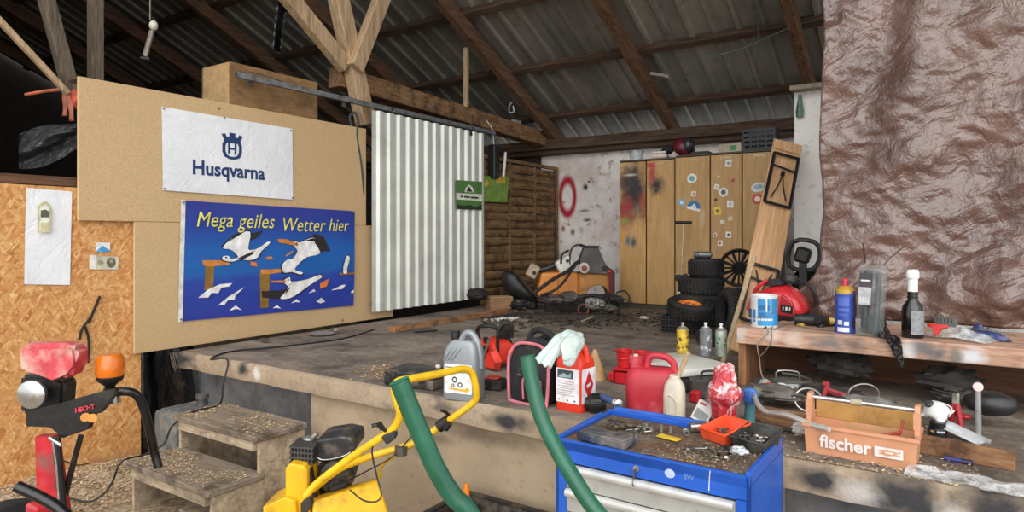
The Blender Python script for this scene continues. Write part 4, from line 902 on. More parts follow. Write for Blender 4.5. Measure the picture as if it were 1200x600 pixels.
mb.build('starter_slots', CB, t_, ang=0)
MB().tube([(-.1, -.02, .09), (-.105, -.06, .19), (-.07, -.085, .255), (.01, -.085, .275), (.06, -.04, .265), (.085, .05, .18), (.08, .09, .06)], .0125, 10, 5).build('front_handle', CB, t_)
mb = MB(); mb.loft([[(x, y, z) for x, z in ((.1, .2), (.108, .2), (.125, .285), (.115, .29))] for y in (-.05, .045)]); mb.tube([(.1, -.05, .12), (.115, -.06, .24), (.125, -.04, .29), (.125, .04, .29), (.11, .05, .2)], .011, 8, 3); mb.build('hand_guard', CB, t_)
MB().tube([(-.08, .03, .16), (-.16, .03, .15), (-.19, .03, .09), (-.14, .03, .03), (-.06, .03, .02)], .016, 10, 5).build('rear_handle', CB, t_)
mb = MB(); mb.prism([(.1, .04), (.42, .05), (.45, .07), (.44, .1), (.12, .11)], -.004, .004, frame((0, .03, 0), (1, 0, 0), (0, 0, 1))); mb.build('guide_bar', STL, t_, ang=0)
MB().tube([(.0, -.112, .03), (.05, -.112, .12), (.09, -.108, .2)], .009, 8, 3).build('lever', CHR, t_)
for x, z in ((-.06, .03), (.03, .17)): MB().lathe([(0, 0), (.02, 0), (.02, .018), (0, .018)], (x, -.085, z + .02), (0, -1, 0), 14).build('filler_cap', CB, t_)
# small black and red case
p = pz(574, 458, SZ); t_ = thing('battery_pack', 'small black and red tool battery next to the grey oil canister', 'battery', (p.x, p.y + .05, SZ), math.radians(12))
MB().box((0, 0, .03), (.11, .1, .06), bev=.01).build('body', CB, t_); MB().box((-.005, -.01, .065), (.08, .07, .014), bev=.006).build('top_plate', M('b13a2c', .5, dirt='4a2a24'), t_)
# pink edged black bag
p = pz(609, 480, SZ); t_ = thing('tool_bag', 'black square bag with pink piping at the stage edge', 'bag', (p.x - .01, p.y + .10, SZ), math.radians(-4))
BB_ = M('1a191b', .75, 0, .2, 20, '45403c', .35, 12, .4, 90); PK = M('c2717d', .55, 0, .12, dirt='7c4a50', da=.25)
Wb, Hb = .245, .30
out = [(-.122, .03), (-.1, .0), (.085, .0), (.11, .02), (.122, .2), (.1, .27), (.06, .3), (-.05, .3), (-.1, .265), (-.125, .2)]
mb = MB(); mb.prism(out, -.16, 0, FY(0, 0, .005), bev=.012); mb.build('body', BB_, t_, ang=50)
for yy in (-.004, .155):
    MB().tube([(x, yy, z + .006) for x, z in out], .0085, 10, 4, closed=True).build('piping', PK, t_)
mb = MB(); mb.prism([(-.05, .02), (.09, .02), (.095, .13), (-.045, .13)], 0, .014, FY(0, -.001, .005), bev=.006); mb.build('front_pocket', BB_, t_, ang=50)
mb = MB(); mb.tube([(-.02, -.02, .03), (-.02, -.02, .13), (.03, -.02, .145), (.08, -.02, .13), (.085, -.02, .03)], .005, 8, 4); mb.build('pocket_piping', PK, t_)
MB().tube([(-.06, .08, .3), (-.03, .075, .355), (.03, .07, .37), (.09, .08, .34), (.1, .09, .29)], .016, 10, 5).build('carry_handle', BB_, t_)
mb = MB(); mb.tube([(-.09, .07, .28), (-.02, .06, .31), (.06, .06, .305), (.12, .07, .27)], .02, 8, 4); mb.tube([(-.02, .1, .3), (.04, .11, .33), (.1, .1, .3)], .018, 8, 4); mb.build('strap', BB_, t_)
MB().box((-.055, -.006, .145), (.025, .006, .006)).build('zip_puller', CHR, t_)
# red canister
p = pz(664, 483, SZ); t_ = thing('fuel_canister', 'bright red plastic canister with a white label and hazard diamond', 'canister', (p.x + .005, p.y + .08, SZ), math.radians(-4))
RC = M('dc3a22', .38, 0, .05, 4); Wr, Dr = .15, .14
mb = MB(); sec = []
for z, k in ((0, .94), (.012, 1), (.225, 1), (.245, .96), (.285, .55), (.30, .34), (.312, .3)): sec.append([(a * k, b * (k if z < .25 else k), z) for a, b in rrect(Wr, Dr, .022, 4)])
mb.loft(sec); mb.build('body', RC, t_, ang=45)
mb = MB(); mb.tube([(-.01, .0, .295), (.0, -.0, .325), (.035, .0, .325), (.06, .0, .29), (.068, .0, .235)], .014, 12, 5); mb.build('handle', RC, t_)
MB().lathe([(.02, .3), (.02, .335), (0, .337)], (-.03, 0, 0), n=18).build('cap', RC, t_)
mb = MB(); F_ = FY(0, -Dr / 2, .125); G_ = frame((Wr / 2, 0, .125), (0, 1, 0), (0, 0, 1))
mb.prism(rrect(.132, .165, .006, 3), 0, .0012, F_); mb.prism(rrect(.125, .165, .006, 3), 0, .0012, G_)
mb.prism([(-.058, .035), (.03, .035), (.03, .075), (-.058, .075)], .0012, .0017, F_, mi=1); mb.prism([(-.05, .045), (-.02, .06), (.0, .05), (.02, .065), (.02, .04), (-.05, .038)], .0017, .002, F_, mi=2)
for i in range(7): mb.prism([(-.058, .022 - i * .011), (.04 - .01 * (i % 3), .022 - i * .011), (.04 - .01 * (i % 3), .0175 - i * .011), (-.058, .0175 - i * .011)], .0012, .0015, F_, mi=3)
for x in (-.05, .0, .04): mb.prism(circ(.006, 4, None, (x, -.07)), .0012, .0016, F_, mi=1)
mb.prism([(0, -.07), (.042, 0), (0, .07), (-.042, 0)], .0012, .0018, G_, mi=4); mb.prism([(-.018, -.012), (.02, .0), (.015, .014), (-.02, .004)], .0018, .0022, G_, mi=0)
mb.build('label', [M('e6e1e3', .5), M('3b4a52', .5), M('9db3b8', .5), M('b8adb6', .5), M('c3242f', .45)], t_, ang=0)
q = (p.x + .005, p.y + .075)
# pale cloth on the canister
s = NT('pale_rag'); n = s.noise(60, 3); s.bump(n, .3, .003); RAG = s.out(s.ramp(s.noise(9, 4), [(.35, hexc('b3c4bd')), (.65, hexc('d3dfd8'))]), .9, 0, .2)
A0, A1 = pt(634, 420, 3.02), pt(676, 395, 3.18); 
mb = MB()
def band(mb, e1, e2, n=26):
    c1 = catmull([pt(*p_) for p_ in e1], 8); c2 = catmull([pt(*p_) for p_ in e2], 8); m_ = min(len(c1), len(c2)) - 1
    def f(a, b):
        i = min(m_, int(a * m_ + .001)); p_ = c1[i].lerp(c2[i], b); return p_ - FV * .03 * math.sin(PI * b) + V((0, 0, .007 * math.sin(b * 17 + a * 4) + .008 * nz(p_, 22, 2)))
    mb.grid(m_, 18, f)
band(mb, [(626, 421, 2.98), (640, 407, 3.0), (655, 393, 3.04), (668, 386.5, 3.1), (682, 390, 3.2)], [(645, 431, 2.93), (651, 420, 2.95), (661, 413, 2.98), (673, 408, 3.02), (684, 401, 3.12)])
band(mb, [(657, 404, 2.95), (664, 398, 2.97), (672, 395, 3.0), (678, 394, 3.04), (684, 396, 3.1)], [(660, 424, 2.93), (666, 428, 2.94), (672, 426, 2.96), (677, 416, 3.0), (683, 406, 3.06)])
tag(mb.build('cleaning_rag', RAG, solid=.006, ang=70), 'pale mint rag draped over the pink-edged bag and the red canister', 'rag')
# tan funnel behind
p = pz(690, 447, SZ); t_ = thing('paper_funnel', 'tan cardboard cone standing behind the red canister', 'cone', (p.x, p.y + .08, SZ))
MB().lathe([(.07, 0), (.065, .02), (.02, .15), (.01, .175), (.006, .175), (.06, .02), (.066, 0), (.07, 0)], n=22).build('cone', M('b08f64', .8, 0, .15, 6, '7b5f40', .3), t_)
# red holder with cups
p = pz(727, 455, SZ); t_ = thing('cup_holder', 'red plastic rack with round sockets beside the red jerry can', 'rack', (p.x + .02, p.y + .14, SZ), math.radians(8))
RD = M('c01f26', .35, 0, .08, dirt='5a1a1c', da=.25)
mb = MB(); mb.box((0, 0, .035), (.2, .1, .07), bev=.008); mb.build('base', RD, t_, ang=0); MB().box((.0, 0, .085), (.22, .12, .012), bev=.004).build('shelf', RD, t_, ang=0)
mb = MB(); mb.box((-.12, -.01, .04), (.03, .08, .05), bev=.006); mb.build('side_box', RD, t_, ang=0)
for i, (x, z, ry) in enumerate(((-.055, .093, -.04), (.05, .093, .03))):
    c = thing('red_cup', ('red plastic cup, left one standing on the red rack', 'red plastic cup, right one next to the jerry can on the red rack')[i], 'cup', (p.x + .02 + x, p.y + .14, SZ + z), rot=(0, ry, 0), group='red cups on the rack')
    MB().lathe([(0, .0), (.038, 0), (.046, .09), (.05, .09), (.05, .098), (.044, .098), (.036, .008), (0, .008)], n=22).build('body', RD, c)
    MB().lathe([(.0425, .05), (.046, .05), (.046, .056), (.0425, .056)], n=22).build('band', M('d9434a', .35), c)
# red jerry can
p = pz(762, 480, SZ); p = pz(757, 489, SZ); t_ = thing('jerry_can', 'faded red rounded jerry can standing behind the blue cabinet', 'jerry can', (p.x, p.y + .08, SZ), math.radians(14))
FR = M('b62c3a', .5, 0, .12, 5, 'd8777a', .36, 6)
mb = MB(); sec = []
for z, k, kd in ((0, .9, .9), (.015, 1, 1), (.14, 1.02, 1.02), (.19, .98, .98), (.215, .85, .8), (.222, .7, .6)): sec.append([(a * k, b * kd, z) for a, b in rrect(.24, .15, .05, 5)])
mb.loft(sec); mb.build('body', FR, t_, ang=50)
mb = MB(); mb.tube([(-.03, 0, .205), (-.015, 0, .265), (.02, 0, .278), (.07, 0, .27), (.1, 0, .24), (.105, 0, .19)], .0165, 12, 5); mb.build('handle', FR, t_)
mb = MB(); mb.lathe([(.032, .2), (.032, .235), (.036, .237), (.036, .268), (.03, .275), (0, .275)], (-.075, 0, 0), n=22); mb.build('cap', FR, t_)
MB().lathe([(.0, .0), (.012, 0), (.01, .004), (0, .005)], (-.075, -.02, .276), (0, -.3, 1), 12).build('cap_mark', M('d8b9a8', .6), t_)
# white bottle with wooden stick
p = pz(789, 497, SZ); t_ = thing('mixing_bottle', 'dirty white plastic bottle between the jerry can and the crumpled red bag', 'bottle', (p.x - .005, p.y + .03, SZ), math.radians(5))
WB = M('d2c8b4', .5, 0, .12, 8, '8c8272', .38, 9)
mb = MB(); mb.loft([[(a * k, b * k, z) for a, b in rrect(.095, .08, .03, 4)] for z, k in ((0, .92), (.01, 1), (.13, 1), (.17, .9), (.195, .6), (.2, .5))]); mb.build('body', WB, t_, ang=45)
MB().lathe([(.024, .195), (.024, .215), (.02, .215), (.02, .195)], n=20).build('neck', WB, t_)
mb = MB(); mb.tube([(.02, -.043, .02), (.02, -.043, .1), (-.02, -.043, .13), (-.02, -.043, .03)], .004, 6, 3); mb.build('moulded_grip', WB, t_)
a = V((p.x - .005, p.y + .03, SZ + .17)); b = a + RV * .065 + V((0, 0, .15))
o = timber(a, b, .022, .01, None, bev=.004).build('stirring_stick', WOOD('stick_wood', '8b7355', 'bfa888', 2, 9, .85, None, .3, 8)); tag(o, 'worn wooden stick standing in the mouth of the white bottle', 'stick')
# small tilted white box
p = pz(815, 498, SZ); t_ = thing('small_carton', 'small white printed carton tilted against the crumpled red bag', 'carton', (p.x, p.y + .03, SZ + .005), rot=(-.25, .45, math.radians(10)))
mb = MB(); mb.box((0, 0, .05), (.075, .04, .09)); F_ = FY(0, -.0205, .05); mb.prism([(-.03, .03), (.0, .03), (.0, .04), (-.03, .04)], 0, .0006, F_, mi=1)
mb.prism([(-.03, -.035), (.03, -.035), (.03, .0), (-.03, .01)], 0, .0006, F_, mi=2)
mb.build('body', [M('d9d7d2', .55), M('b4343a', .5), M('8b8d8a', .5)], t_, ang=0)
MB().box((0, -.0, .097), (.072, .038, .004)).build('flap', M('c9c6bf', .55), t_, ang=0)
# crumpled red and white plastic bag
s = NT('crumpled_red_film'); n = s.noise(12, 6, .7, None, .8); v_ = s.vor(16, None, 'Distance', 'DISTANCE_TO_EDGE')
c = s.mix(s.ramp(n, [(.5, 0), (.58, 1)]), hexc('b8222f'), hexc('e3d3d3')); c = s.mix(s.ramp(s.noise(20, 4), [(.55, 0), (.7, .8)]), c, hexc('cf5661')); s.bump(n, 1, .02); FILM = s.out(c, .2, 0, .7)
mb = MB(); p = pz(846, 506, SZ)
mb.sphere((0, 0, .125), .098, (.66, .6, 1.3), 36, 26, f=lambda q: (1 + .1 * math.sin(q.z * 6.5 + 1.2)) * (1 + .22 * nz(q, 2.6, 5)))
o = mb.build('crumpled_bag', FILM, ang=25); o.location = (p.x, p.y + .05, SZ); tag(o, 'crumpled red and white plastic bag standing behind the orange bin', 'plastic bag')
# teal rubber mallet with blue head
p = pz(868, 498, SZ); t_ = thing('sanding_tool', 'teal handled tool with a round blue brush head next to the crumpled red bag', 'tool', (p.x + .035, p.y + .02, SZ), math.radians(10))
mb = MB(); mb.lathe([(0, 0), (.022, 0), (.024, .02), (.022, .09), (.026, .11), (.02, .12), (0, .12)], n=20); mb.build('handle', M('4d828b', .45, dirt='5e6a68'), t_)
mb = MB(); mb.lathe([(0, -.01), (.03, -.01), (.036, 0), (.034, .012), (.02, .022), (0, .025)], (0, -.018, .135), (0, -1, .1), 24); mb.build('brush_head', M('3767ae', .55, 0, .2, 60, bump=.6, bs=120), t_)
mb = MB()
for i in range(40):
    a_, r = i * 2.4, .032 * math.sqrt(i / 40); d = V((r * math.cos(a_), -.042, .137 + r * math.sin(a_))); mb.cyl(d, d + V((0, -.01, 0)), .002, n=5)
mb.build('bristles', M('2b559a', .6), t_)
mb = MB(); mb.cyl((0, -.02, .135), (0.02, .05, .14), .022, .026); mb.build('motor_housing', M('6d7568', .5, 0, .2), t_)
# white lid box with spray cans
p = pz(800, 444, SZ); q0 = pz(803, 425, .88); t_ = thing('cool_box', 'low grey box with a wide off-white lid, spray cans standing on it', 'box', (-1.285, 3.69, SZ), math.radians(-34))
LW, LD, LZ = .46, .40, .13
MB().box((0, 0, .045), (LW * .9, LD * .88, .09), bev=.01).build('body', M('3d3c3a', .6, 0, .2), t_)
MB().box((0, 0, .11), (LW, LD, .04), bev=.008, seg=2).build('lid', M('c9c8c0', .5, 0, .06, 6, '8b867c', .3, 7), t_)
mb = MB(); mb.box((0, -LD / 2 - .004, .1), (.1, .008, .02), bev=.003); mb.build('latch', M('b3b2ab', .5), t_)
LT = SZ + LZ; BXc = V((q0.x + .01, q0.y + .05, 0))
def spraycan(c, r, h, mats, label, cap, grp='spray cans on the box lid', name='spray_can', decor=None):
    t_ = thing(name, label, 'spray can', c, 0, grp)
    mb = MB(); mb.lathe([(0, 0), (r * .92, 0), (r, .004), (r, h * .78)], n=24, mi=0); mb.lathe([(r, h * .78), (r * .9, h * .8), (r * .6, h * .86), (r * .55, h * .865)], n=24, mi=1)
    if decor: decor(mb, r, h)
    mb.build('body', mats, t_)
    mb = MB(); mb.lathe([(r * .62, h * .85), (r * .5, h * .87), (r * .22, h * .875), (r * .22, h * .93), (r * .3, h * .935), (r * .3, h * .99), (r * .2, h), (0, h)], n=16); mb.build('nozzle', cap, t_)
    return t_
def blots(mi, n, zl, zh, seed):
    rnd = random.Random(seed)
    def d(mb, r, h):
        for i in range(n):
            a0 = rnd.uniform(-2.4, .2) - .3; z0 = h * rnd.uniform(zl, zh); w_ = rnd.uniform(.2, .5); hh = h * rnd.uniform(.04, .12)
            g_ = [[(1.006 * r * math.cos(a0 + w_ * k / 4), 1.006 * r * math.sin(a0 + w_ * k / 4), z0 + hh * j + h * .01 * math.sin(k * 2 + i)) for k in range(5)] for j in range(2)]
            for k in range(4): mb.poly([g_[0][k], g_[0][k + 1], g_[1][k + 1], g_[1][k]], mi)
    return d
def lp(u, v_): q = pz(u, v_, LT); return (q.x, q.y, LT)
SV = M('b9b9b4', .3, .8, .1)
spraycan(lp(800, 414), .036, .19, [M('c7a83c', .4, .2, .25, 30, '6d5b2b', .4, 20), SV, M('4b4222', .5), M('b96d3a', .5)], 'yellow and orange spray can, left one on the white box lid', M('a8a08c', .4, .5), decor=blots(2, 9, .1, .6, 4))
spraycan(lp(827, 417), .035, .2, [M('85888d', .38, .4, .1, 9), SV, M('b9bbbe', .5)], 'plain grey spray can, middle one on the white box lid', M('c9cac8', .4), decor=blots(2, 8, .1, .6, 5))
spraycan(lp(845, 417), .034, .195, [M('a9b5a6', .4, .3, .2, 25), SV, M('3f6b4a', .5), M('e1e3df', .5)], 'white and green spray can, right one on the white box lid', M('d5d6d2', .4), decor=blots(2, 6, .1, .6, 6))
# white pail and dark clutter between box and cabinet
p = pz(795, 455, SZ); t_ = thing('plastic_tub', 'round white plastic tub with a rim half hidden behind the jerry can', 'tub', (p.x + .01, p.y + .10, SZ))
MB().lathe([(0, 0), (.06, 0), (.07, .12), (.075, .12), (.075, .128), (.066, .128), (.057, .006), (0, .006)], n=26).build('body', M('d0cec6', .5, dirt='8b867c'), t_)
MB().tube([(-.074, 0, .12), (-.07, -.03, .06), (0, -.085, .03), (.07, -.03, .06), (.074, 0, .12)], .003, 6, 5).build('bail_handle', STL, t_)
p = pz(838, 470, SZ); t_ = thing('tool_box', 'dark worn toolbox wedged between the white-lidded box and the red bag', 'toolbox', (p.x - .03, p.y + .07, SZ), math.radians(25))
MB().box((0, 0, .05), (.24, .1, .1), bev=.008).build('body', M('3a3733', .6, 0, .25, dirt='6f675d', da=.4), t_); MB().tube([(-.06, 0, .1), (-.05, 0, .135), (.05, 0, .135), (.06, 0, .1)], .007, 8, 3).build('handle', M('252422', .5), t_)
p = pz(805, 478, SZ); o = MB().box((0, 0, .03), (.05, .06, .06), bev=.01).build('red_block', M('b3202a', .45, dirt='5a2022')); o.location = (p.x + .0, p.y + .13, SZ); tag(o, 'small red plastic block to the right of the white bottle', 'block')
p = pz(818, 470, SZ); t_ = thing('red_can', 'small dusky red tin behind the tilted white carton', 'tin', (p.x + .02, p.y + .1, SZ))
MB().lathe([(0, 0), (.035, 0), (.036, .004), (.036, .075), (.033, .078), (.03, .072), (0, .072)], n=22).build('body', M('8d2b33', .45, .2, .15), t_); MB().lathe([(.036, .074), (.038, .076), (.036, .08), (.033, .078)], n=22).build('rim', STL, t_)
# ------------------------------------------------------------------ low workbench on the right
BZ, BY0, BY1, BX0, BX1 = 1.08, 3.80, 4.44, -.995, 1.35
s = NT('bench_front_board', True); sc_ = s.mapping((1.2, 8, 8)); n = s.noise(5, 6, .6, sc_, 1)
c = s.ramp(n, [(.35, hexc('9a7560')), (.65, hexc('c9a48c'))])
cx_ = .18
for u, v_, r, h_ in ((975, 402, .11, '6d6a6a'), (1003, 404, .07, '55524f'), (930, 397, .06, 'cfc0b6'), (905, 392, .05, 'd6c2b5'), (1065, 412, .05, 'dcd9d6'), (1085, 410, .09, '5e6268'), (1100, 415, .05, '50555a'), (1138, 418, .07, 'cfd3d8'), (1120, 418, .04, '6b665f'), (868, 392, .04, 'b9b2ab')):
    q = py(u, v_, BY0); c = s.mix(s.math('MULTIPLY', s.spot((q.x, BY0, q.z), (r, .4, .06), .8, wob=14), .85), c, hexc(h_))
s.bump(n, .3, .005); BFR = s.out(c, .7, 0, .3)
BSIDE = WOOD('bench_side_board', '7a5238', 'a87a58', 2, 5, .6, None, .15, 14); BBACK = WOOD('bench_back_board', '4a2f20', '704a33', 0, 5, .6, None, .15, 14)
t_ = thing('workbench', 'low brown wooden workbench with a paint-stained top board on the right', 'workbench', ((BX0 + BX1) / 2, (BY0 + BY1) / 2, SZ))
MB().box(((BX0 + BX1) / 2, (BY0 + BY1) / 2, BZ - .045), (BX1 - BX0, BY1 - BY0, .09), bev=.005).build('top', BFR, t_, world=True, ang=0)
for x in (BX0 + .02, BX1 - .02): MB().box((x, (BY0 + BY1) / 2 + .02, (SZ + BZ - .08) / 2), (.04, BY1 - BY0 - .06, BZ - .08 - SZ)).build('side_panel', BSIDE, t_, world=True, ang=0)
MB().box(((BX0 + BX1) / 2, BY1 - .03, (SZ + BZ - .08) / 2), (BX1 - BX0 - .08, .02, BZ - .08 - SZ)).build('back_panel', BBACK, t_, world=True, ang=0)
MB().box((.02, BY1 - .05, (SZ + BZ - .08) / 2), (.02, .03, BZ - .08 - SZ)).build('batten', BBACK, t_, world=True, ang=0)
# brown tarpaulin
s = NT('brown_tarpaulin', True); n = s.noise(5, 7, .68, s.mapping((1, 1, .9)), 1.2); n2 = s.vor(16, s.mapping((1, 1, 1), loc=(3, 1, 0)), 'Distance'); n3 = s.noise(28, 5, .7, None, 1.5)
c = s.mix(s.ramp(s.noise(2, 5), [(.35, 0), (.65, 1)]), hexc('584038'), hexc('71574d'))
def ridge(x): return s.math('ABSOLUTE', s.math('SUBTRACT', x, .5))
r1 = ridge(s.noise(3.4, 3, .5, s.mapping((.7, 1, 1.5), (0, 0, 0), (0, 0, 0), s.mapping((1, 1, 1), (0, .45, 0))), 1.0)); r2 = ridge(s.noise(13, 3, .55, s.mapping((1.4, 1, 1)), .9)); r3 = ridge(s.noise(34, 2, .5, None, .6))
h = s.math('ADD', s.math('ADD', s.math('MULTIPLY', r1, 2.2), s.math('MULTIPLY', r2, .7)), s.math('MULTIPLY', r3, .22)); s.bump(h, .8, .022)
TARP = s.out(c, s.ramp(n3, [(.35, .22), (.7, .38)]), 0, .9)
XL_, XR_ = -.66, 1.4
mb = MB()
def f(a, b):
    z = 1.09 + b * 3.45; k = max(0, (2.0 - z)); fl = max(0, 1.75 - z)
    x = XL_ - .16 * min(1, fl / .5) ** 1.3 * (.6 + .4 * math.sin(z * 12)) + .012 * math.sin(z * 5) + a * (XR_ - XL_ + .1)
    y = 4.52 + .05 * math.sin(x * 9 + 1.5 * math.sin(z * 1.4)) * (.35 + .65 * b) + .05 * nz((x * 2.2, z * 1.2 + x, 0), 1, 6) - .02 * k
    y += .05 * math.sin(x * 16 + 2 * math.sin(z * .9) + nz((x, z, 0), 1, 3) * 2) * max(0, min(1, (z - 2.0) / .8)) * .5
    y += .07 * nz((x * .8, z * 2.8 - x * 1.6, 0), 1.4, 2) * (1 - .5 * b) + .028 * abs(nz((x * 1.5 + z, z * 1.7, 0), 4, 3)) + .014 * abs(nz((x, z, 0), 13, 8)) + .03 * abs(nz((x + z * .8, z * 2, 0), 5, 11)) * (1 - b)
    y -= .1 * max(0, 1 - abs(z - 1.25) / .3) * (.5 + nz((x, 0, 0), 5, 4))
    return V((x, max(4.45, y) if z < 1.2 else y, z))
mb.grid(150, 230, f); tag(mb.build('brown_tarpaulin', TARP, ang=80, solid=.002), 'shiny crinkled brown tarpaulin hanging from the roof behind the workbench', 'tarpaulin')
def bt(u, v_, z=BZ): return pz(u, v_, z)
# paint can
p = bt(892, 384); t_ = thing('paint_can', 'blue and white paint can with drips at the left end of the workbench', 'paint can', (p.x, p.y + .07, BZ), math.radians(-10))
PW = M('d8d9d6', .4, .1, .05, 9, '9da1a0', .3, 8); PB = M('2f87bd', .42, 0, .1, 12)
r, h = .073, .182
mb = MB(); mb.lathe([(0, 0), (r * .98, 0), (r, .004), (r, h - .01), (r * 1.02, h - .008), (r * 1.02, h), (r * .96, h), (r * .94, h - .012), (0, h - .012)], n=32)
def wrap(a0, a1, z0, z1, mi, off=1.008):
    k = 8; g_ = [[(off * r * math.cos(math.radians(a0 + (a1 - a0) * i / k)), off * r * math.sin(math.radians(a0 + (a1 - a0) * i / k)), z) for i in range(k + 1)] for z in (z0, z1)]
    for i in range(k): mb.poly([g_[0][i], g_[0][i + 1], g_[1][i + 1], g_[1][i]], mi)
wrap(-95, 20, .012, .165, 1); wrap(-150, -105, .03, .1, 1); wrap(-150, -30, .04, .052, 0, 1.014); wrap(-128, -122, .01, .15, 0, 1.014); wrap(-60, -54, .09, .165, 0, 1.014); wrap(-40, -36, .07, .165, 0, 1.014); wrap(-88, -60, .06, .085, 2, 1.014); wrap(-88, -45, .10, .125, 2, 1.014); wrap(-150, -120, .012, .03, 2, 1.01)
mb.build('body', [PW, PB, M('1f5f93', .45)], t_)
MB().tube([(-.075, 0, .15), (-.08, -.02, .1), (-.05, -.078, .07), (.03, -.082, .06), (.075, -.02, .1), (.075, 0, .15)], .0022, 6, 5).build('wire_handle', STL, t_)
# red engine
p = bt(925, 378); t_ = thing('mower_engine', 'red and black small engine cover lying behind the paint can on the workbench', 'engine', (p.x - .10, p.y + .2, BZ), math.radians(-10))
RE = M('c0262f', .32, 0, .1, 8, '4a1a1c', .25, 12, coat=.3); BE = M('1c1c1d', .5, 0, .15, dirt='4f4a44')
prof_ = [(-.17, .02), (-.185, .06), (-.15, .13), (-.07, .2), (.02, .225), (.09, .205), (.15, .14), (.175, .07), (.175, .02)]
mb = MB(); mb.loft([[(x * k, y, .02 + (z - .02) * kz) for x, z in prof_] for y, k, kz in ((-.13, .88, .72), (-.09, 1, .93), (0, 1.03, 1), (.09, .97, .95), (.13, .8, .75))]); o = mb.build('shroud', RE, t_, ang=25, sub=1)
mb = MB(); mb.prism([(-.13, .045), (-.015, .04), (.03, .115), (-.03, .15), (-.09, .13)], .0, .03, FY(0, -.118, 0), bev=.006); mb.build('side_grille', BE, t_, ang=0)
mb = MB()
for i in range(5): mb.box((-.06 + i * .012, -.15, .055 + i * .018), (.085, .006, .006), (0, -.1, 0))
mb.tube([(-.135, -.149, .04), (-.01, -.149, .036), (.036, -.146, .118)], .005, 6, 1, smooth=False); mb.build('grille_bars', M('77736d', .4, .5), t_, ang=0)
mb = MB(); mb.prism([(.055, .03), (.155, .03), (.135, .12), (.07, .165)], 0, .025, FY(0, -.118, 0), bev=.008); mb.build('side_cover', M('a01f29', .35), t_, ang=0)
mb = MB(); mb.box((.105, -.147, .075), (.07, .006, .045), (0, .12, 0)); mb.build('badge_plate', M('151515', .4), t_, ang=0)
mb = MB(); [mb.box((.085 + i * .02, -.1505, .078), (.006 + .006 * (i % 2), .001, .02), (0, .12, 0)) for i in range(3)]; mb.build('badge', M('cfcfcc', .4), t_, ang=0)
mb = MB(); mb.loft([[(x, y, z) for x, z in ((-.06, .2), (.05, .215), (.03, .25), (-.04, .245))] for y in (-.07, .05)]); mb.build('air_intake', BE, t_, ang=0)
mb = MB(); mb.tube([(-.16, -.05, .1), (-.1, -.09, .19), (-.04, -.08, .24)], .012, 8, 4); mb.build('carry_bar', RE, t_)
MB().lathe([(0, .0), (.055, 0), (.06, .02), (.04, .05), (0, .055)], (.05, .03, .225), (.2, 0, 1), 22).build('filler_cap', BE, t_)
mb = MB(); mb.tube([(.17, .05, .03), (.22, .03, .1), (.2, .0, .2), (.12, .02, .25)], .014, 8, 5); mb.build('pipe', BE, t_)
MB().box((.0, 0, .015), (.3, .22, .03), bev=.008).build('base', BE, t_)
# black fan behind
p = bt(950, 352); t_ = thing('fan_heater', 'black round caged fan standing behind the red engine by the white pillar', 'fan', (p.x + .0, p.y - .05, BZ), math.radians(-20))
for R_, z_ in ((.12, .14), (.085, .14), (.05, .14)): MB().tube([(R_ * math.cos(i * PI / 10), -.05, z_ + R_ * math.sin(i * PI / 10)) for i in range(20)], .006, 6, 1, closed=True).build('cage_ring', BE, t_)
mb = MB(); mb.lathe([(.12, -.04), (.125, .04), (.1, .06), (0, .06)], (0, 0, .14), (0, 1, 0), 28); mb.build('housing', BE, t_)
mb = MB()
for i in range(5): a_ = i * 2 * PI / 5; mb.box((.055 * math.cos(a_), 0, .14 + .055 * math.sin(a_)), (.08, .01, .05), (.5, -a_, 0))
mb.cyl((0, -.03, .14), (0, .04, .14), .025); mb.build('rotor', M('2c2c2d', .4), t_)
MB().box((0, 0, .012), (.16, .12, .024), bev=.006).build('foot', BE, t_)
p = pz(941, 330, 1.25); t_ = thing('black_motor', 'black frame-like motor standing above the red engine against the pillar', 'machine part', (p.x, p.y, SZ))
hz = 1.47 - SZ
MB().box((0, 0, hz / 2), (.05, .05, hz)).build('post', BE, t_); MB().box((0, 0, .01), (.24, .24, .02)).build('foot', BE, t_)
MB().tube([(-.1, 0, hz - .1), (-.07, 0, hz + .08), (.08, 0, hz + .08), (.12, 0, hz - .02), (.06, 0, hz - .13)], .018, 8, 3, closed=True).build('head_frame', BE, t_)
MB().box((0, 0, hz - .02), (.11, .08, .12), (0, .3, 0), bev=.02).build('motor', BE, t_)
# drill
p = bt(940, 383); t_ = thing('power_drill', 'black and yellow power drill lying on the workbench below the red engine', 'drill', (p.x + .03, p.y + .06, BZ + .035), rot=(PI / 2, 0, math.radians(18)))
DY = M('b99a2e', .45, 0, .1, dirt='5b4d22', da=.3)
mb = MB(); mb.lathe([(0, -.1), (.03, -.1), (.033, -.08), (.033, .04), (.026, .06), (0, .06)], (.02, 0, 0), (1, 0, .12), 18); mb.build('body', BE, t_)
mb = MB(); mb.lathe([(0, .06), (.02, .06), (.022, .09), (.014, .11), (.006, .115), (0, .115)], (.02, 0, 0), (1, 0, .12), 16); mb.build('chuck', M('c2a552', .4, .3), t_)
mb = MB(); mb.box((-.055, -.06, 0), (.045, .11, .04), (0, 0, -.25), bev=.012); mb.build('grip', DY, t_)
mb = MB(); mb.box((-.075, -.115, 0), (.08, .03, .06), (0, 0, -.25), bev=.008); mb.build('battery', BE, t_)
p = bt(968, 384); t_ = thing('cordless_drill', 'second small black drill with a yellow collar lying left of the blue spray can', 'drill', (p.x - .0, p.y + .05, BZ + .03), rot=(PI / 2, .2, math.radians(60)))
mb = MB(); mb.lathe([(0, -.08), (.026, -.08), (.028, .03), (.02, .05), (0, .05)], (0, 0, 0), (1, 0, 0), 16); mb.build('body', BE, t_)
